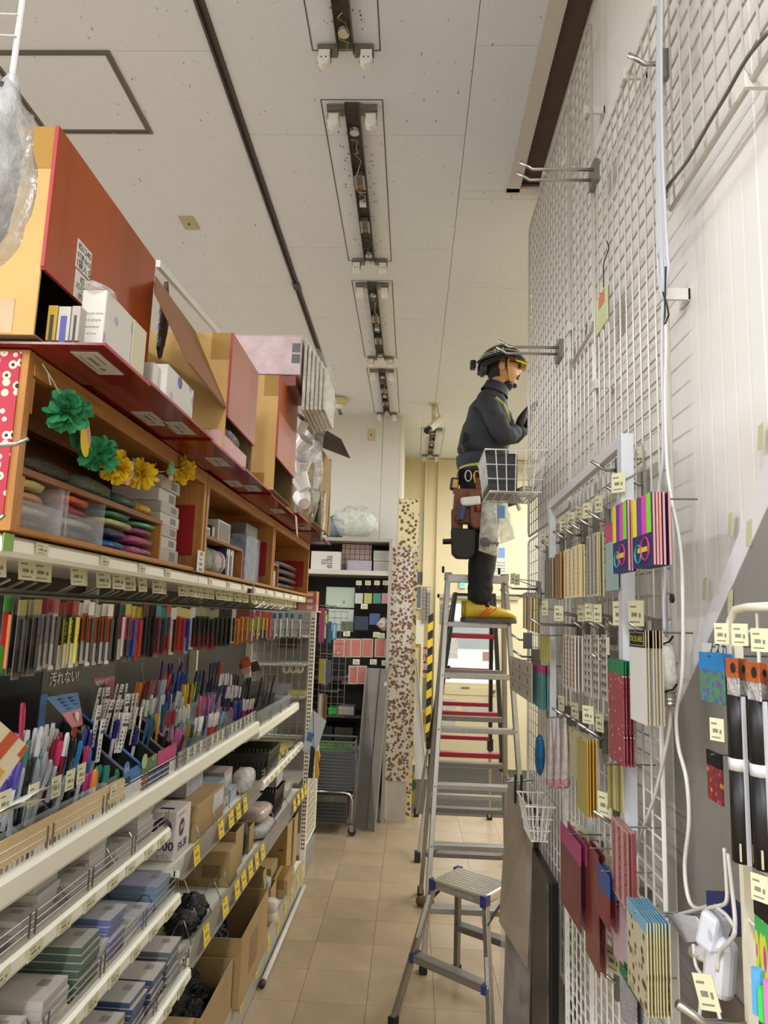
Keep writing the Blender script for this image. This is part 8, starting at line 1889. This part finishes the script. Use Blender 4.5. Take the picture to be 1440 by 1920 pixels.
# ================================================================ left edge foreground: plastic bundle and wire rack
pb_ = T('plastic_bundle', 'bulky bundle in clear plastic at the upper left edge', 'bundle', (-.62, .95, 2.05))
O('dark_core', B().blob(at(-34, 300, X=-.62), (.09, .12, .26), 12, 10, .3, 3, 5), mat('#55504c', .4, 0, 'crumple', scale=8), pb_, world=True, smooth=True)
O('film', B().blob(at(-22, 325, X=-.61), (.105, .14, .30), 18, 14, .22, 3, 2), mat('#d9d9d6', .08, 0, 'film', a=.5, wrinkle=10), pb_, world=True, smooth=True)
wr = T('white_wire_rack', 'white wire rack corner crossing the upper left corner', 'rack', at(20, 100, X=-.62))
O('post', B().tube([at(48, -40, X=-.62), at(20, 165, X=-.62)], .0045, 8), mat('#d3d2cd', .4), wr, world=True)
for yy in (27, 67): O('rung', B().tube([at(-60, yy - 2, X=-.64), at(34 - yy * .06, yy + 1, X=-.62)], .0022, 6), mat('#cfcec9', .4), wr, world=True)
for i, (p, q, lb) in enumerate((((-40, 838), (53, 822), 'upper bright steel hook tip poking in at the left edge'), ((-40, 980), (8, 965), 'lower bright steel hook tip poking in at the left edge'))):
    a = at(*p, Y=1.16); c = at(*q, Y=1.16); O('steel_hook_tip', B().tube([a, a.lerp(c, .75) - V((0, 0, .006)), c], .004, 8), CHROME, None, label=lb, cat='hook', smooth=True)
# ================================================================ things on the ceiling
M_FIX = mat('#5b564c', .5, .4, 'mottle', scale=30, amt=.25)
M_SOCK = mat('#e6e2d8', .35)
M_DUST = mat('#6b6254', .95)
def strip_light(label, x, y0, y1, seed):
    t = T('strip_light_body', label, 'ceiling light', (x, (y0 + y1) / 2, CZ), group='stripped fluorescent lamp bodies'); rnd = random.Random(seed)
    b = B(); w = .055
    b.box(x - w / 2, x + w / 2, y0, y1, CZ - .006, CZ - .001); b.box(x - w / 2 - .002, x - w / 2 + .001, y0, y1, CZ - .03, CZ - .001); b.box(x + w / 2 - .001, x + w / 2 + .002, y0, y1, CZ - .03, CZ - .001)
    O('channel', b, M_FIX, t, world=True)
    du = B()
    for a in (x - .122, x + .122): du.box(a - .0025, a + .0025, y0 - .012, y1 + .012, CZ - .001, CZ - .0002)
    for a in (y0 - .012, y1 + .012): du.box(x - .122, x + .122, a - .0025, a + .0025, CZ - .001, CZ - .0002)
    O('dust_outline', du, M_DUST, t, world=True)
    for ye, s in ((y0, 1), (y1, -1)):
        for sx in (-1, 1):
            hx = x + sx * .075; yy = ye + s * .03 if s > 0 else ye + .0
            h = B(); h.box(x + sx * .03, x + sx * .10, yy - .022, yy + .022, CZ - .022, CZ - .004)
            h.bar((hx, yy - s * .0, CZ - .02), (hx, yy + s * .012, CZ - .07), .05, .004)
            hd = O('holder_bracket', h, STEEL, t, world=True)
            sk_ = B(); sk_.lathe([(.020, -.018), (.024, -.014), (.024, .012), (.020, .018)], 14, Matrix.Translation((hx, yy + s * .012, CZ - .062)) @ Matrix.Rotation(PI / 2, 4, 'X')); sk_.box(hx - .02, hx + .02, yy + s * .012 - .014, yy + s * .012 + .014, CZ - .058, CZ - .028)
            so = O('socket', sk_, M_SOCK, hd, org=V(t.location), smooth=False)
            pn = B()
            for q in (-1, 1): pn.lathe([(.003, 0), (.003, .001)], 8, Matrix.Translation((hx + q * .008, yy + s * .012 + (-.0185 if s < 0 else .0185), CZ - .062)) @ Matrix.Rotation(PI / 2, 4, 'X'))
            O('pin_hole', pn, DARKM, hd, org=V(t.location))
    L = y1 - y0
    for f in (.38, .68):
        yy = y0 + L * f
        bl = B(); bl.box(x - .022, x + .022, yy - .05, yy + .05, CZ - .034, CZ - .007); O('ballast', bl, mat('#77736a', .45, .5), t, world=True, bevel=.003)
        O('coil', B().box(x - .016, x + .016, yy + .012, yy + .046, CZ - .036, CZ - .034), mat('#8a6a35', .5), t, world=True)
        O('ballast_clip', B().box(x - .024, x - .014, yy - .052, yy + .052, CZ - .038, CZ - .034).box(x + .014, x + .024, yy - .052, yy + .052, CZ - .038, CZ - .034), mat('#b3afa6', .4, .5), t, world=True)
    O('connector', B().box(x - .016, x + .016, y0 + L * .52, y0 + L * .55, CZ - .026, CZ - .008), M_SOCK, t, world=True)
    for k, (f, c) in enumerate(((.12, '#c9c5bc'), (.93, '#c9c5bc'))): O('starter_socket', B().lathe([(.02, 0), (.02, .016), (.014, .018), (.014, .01)], 12, Matrix.Translation((x, y0 + L * f, CZ - .026))), mat(c, .4), t, world=True)
    for k, (f0, f1, c) in enumerate(((.14, .36, '#b9b3a8'), (.42, .52, '#b98a8a'), (.44, .55, '#d9d4ca'), (.70, .92, '#2f2c28'), (.02, .2, '#2b3350'), (.85, .99, '#b9b03a' if seed == 0 else '#8a877c'))):
        n = 9; pts = [(x + rnd.uniform(-.02, .02), y0 + L * (f0 + (f1 - f0) * i / n), CZ - .012 - rnd.uniform(0, .028)) for i in range(n + 1)]
        O('wire', B().tube(pts, .0018, 5), mat(c, .5), t, world=True, smooth=True)
    bl = B(); bl.box(x - .012, x + .012, y0 + L * .2, y0 + L * .22, CZ - .0068, CZ - .006); bl.box(x - .01, x + .01, y0 + L * .8, y0 + L * .815, CZ - .0068, CZ - .006)
    O('knockout', bl, BLACK, t, world=True)
    # soot flecks left on the board
    fk = B()
    for i in range(70):
        a = rnd.choice((-1, 1)) * rnd.uniform(.035, .075); yy = rnd.uniform(y0, y1); s = rnd.uniform(.001, .003)
        fk.box(x + a - s, x + a + s, yy - s * 1.6, yy + s * 1.6, CZ - .0009, CZ - .0001)
    tag(O('soot_flecks', fk, M_DUST, t, world=True), kind='stuff')
    return t
for i, (x, a, c, lb) in enumerate(((-.288, 1.03, 2.275, 'stripped strip light body nearest the camera, cut off by the top edge'), (-.290, 2.545, 3.80, 'stripped strip light body, second along the ceiling, with two ballasts'),
                                   (-.292, 4.06, 5.315, 'stripped strip light body with tangled wires, third along the ceiling'), (-.294, 5.575, 6.83, 'stripped strip light body ending at the back wall'), (.178, 7.35, 8.6, 'stripped strip light body above the entrance, behind the security camera'))):
    strip_light(lb, x, a, c, i)
# access hatch
ht = T('ceiling_hatch', 'square access hatch with a dark metal frame in the ceiling', 'hatch', (-1.39, 2.52, CZ))
fr = B(); x0, x1, y0, y1 = -1.63, -1.157, 2.285, 2.735
for k, (i_, o_, zz) in enumerate(((0, .010, .006), (.013, .022, .004))):
    fr.box(x0 + i_, x0 + o_, y0 + i_, y1 - i_, CZ - zz, CZ - .0005); fr.box(x1 - o_, x1 - i_, y0 + i_, y1 - i_, CZ - zz, CZ - .0005)
    fr.box(x0 + o_, x1 - o_, y0 + i_, y0 + o_, CZ - zz, CZ - .0005); fr.box(x0 + o_, x1 - o_, y1 - o_, y1 - i_, CZ - zz, CZ - .0005)
O('frame', fr, mat('#6b655b', .45, .4), ht, world=True); O('panel', B().box(x0 + .024, x1 - .024, y0 + .024, y1 - .024, CZ - .002, CZ - .0003), M_CEIL, ht, world=True)
O('latch', B().box(-1.33, -1.31, y1 - .012, y1 - .002, CZ - .008, CZ - .003), STEEL, ht, world=True)
cp = T('cover_plate', 'small beige blank plate on the ceiling beside the dark joint', 'ceiling plate', (-1.217, 3.43, CZ))
O('plate', B().box(-1.255, -1.18, 3.37, 3.49, CZ - .008, CZ - .0003), mat('#b5a880', .5), cp, world=True, bevel=.002); O('screw', B().lathe([(.007, 0), (.005, .004)], 10, Matrix.Translation((-1.217, 3.43, CZ - .012))), DARKM, cp, world=True)
sd = T('emergency_lamp', 'round cream ceiling detector with a white dome near the back wall', 'detector', (-.72, 6.38, CZ))
O('base', B().lathe([(.055, 0), (.075, -.01), (.075, -.05), (.06, -.062)][::-1], 24, Matrix.Translation((-.72, 6.38, CZ - .0005))), mat('#c9bd8a', .5), sd, world=True, smooth=True)
O('dome', B().lathe([(.001, -.105), (.025, -.098), (.04, -.08), (.042, -.0625)], 20, Matrix.Translation((-.72, 6.38, CZ))), mat('#e3e1da', .3), sd, world=True, smooth=True)
# security camera
sc = T('security_camera', 'cream security camera hanging from the ceiling by a short pole', 'camera', (.157, 6.5, CZ))
c0 = V((.157, 6.5, CZ))
O('mount', B().lathe([(.045, -.014), (.05, -.0005)], 18, Matrix.Translation(c0)), mat('#c2b68a', .5), sc, world=True)
O('pole', B().lathe([(.019, -.17), (.019, -.014)], 12, Matrix.Translation(c0)), mat('#c9bd95', .5), sc, world=True, smooth=True)
O('joint', B().blob(c0 + V((0, 0, -.185)), (.05, .05, .05), 10, 8, 0), mat('#c2b68a', .5), sc, world=True, smooth=True)
hd_, tl_ = at(803, 806, Y=6.35), at(826, 785, Y=6.5)
dv = (hd_ - tl_).normalized()
O('housing', B().bar(tl_, hd_ - dv * .02, .062, .062), mat('#d8d2bd', .45), sc, world=True, bevel=.008)
O('lens', B().tube([hd_ - dv * .025, hd_ + dv * .03], .030, 12), BLACK, sc, world=True, smooth=False)
O('cable', B().tube([c0 + V((.03, 0, -.02)), at(822, 775, Y=6.5), at(827, 785, Y=6.5), at(822, 792, Y=6.5)], .003, 5), BLACK, sc, world=True)
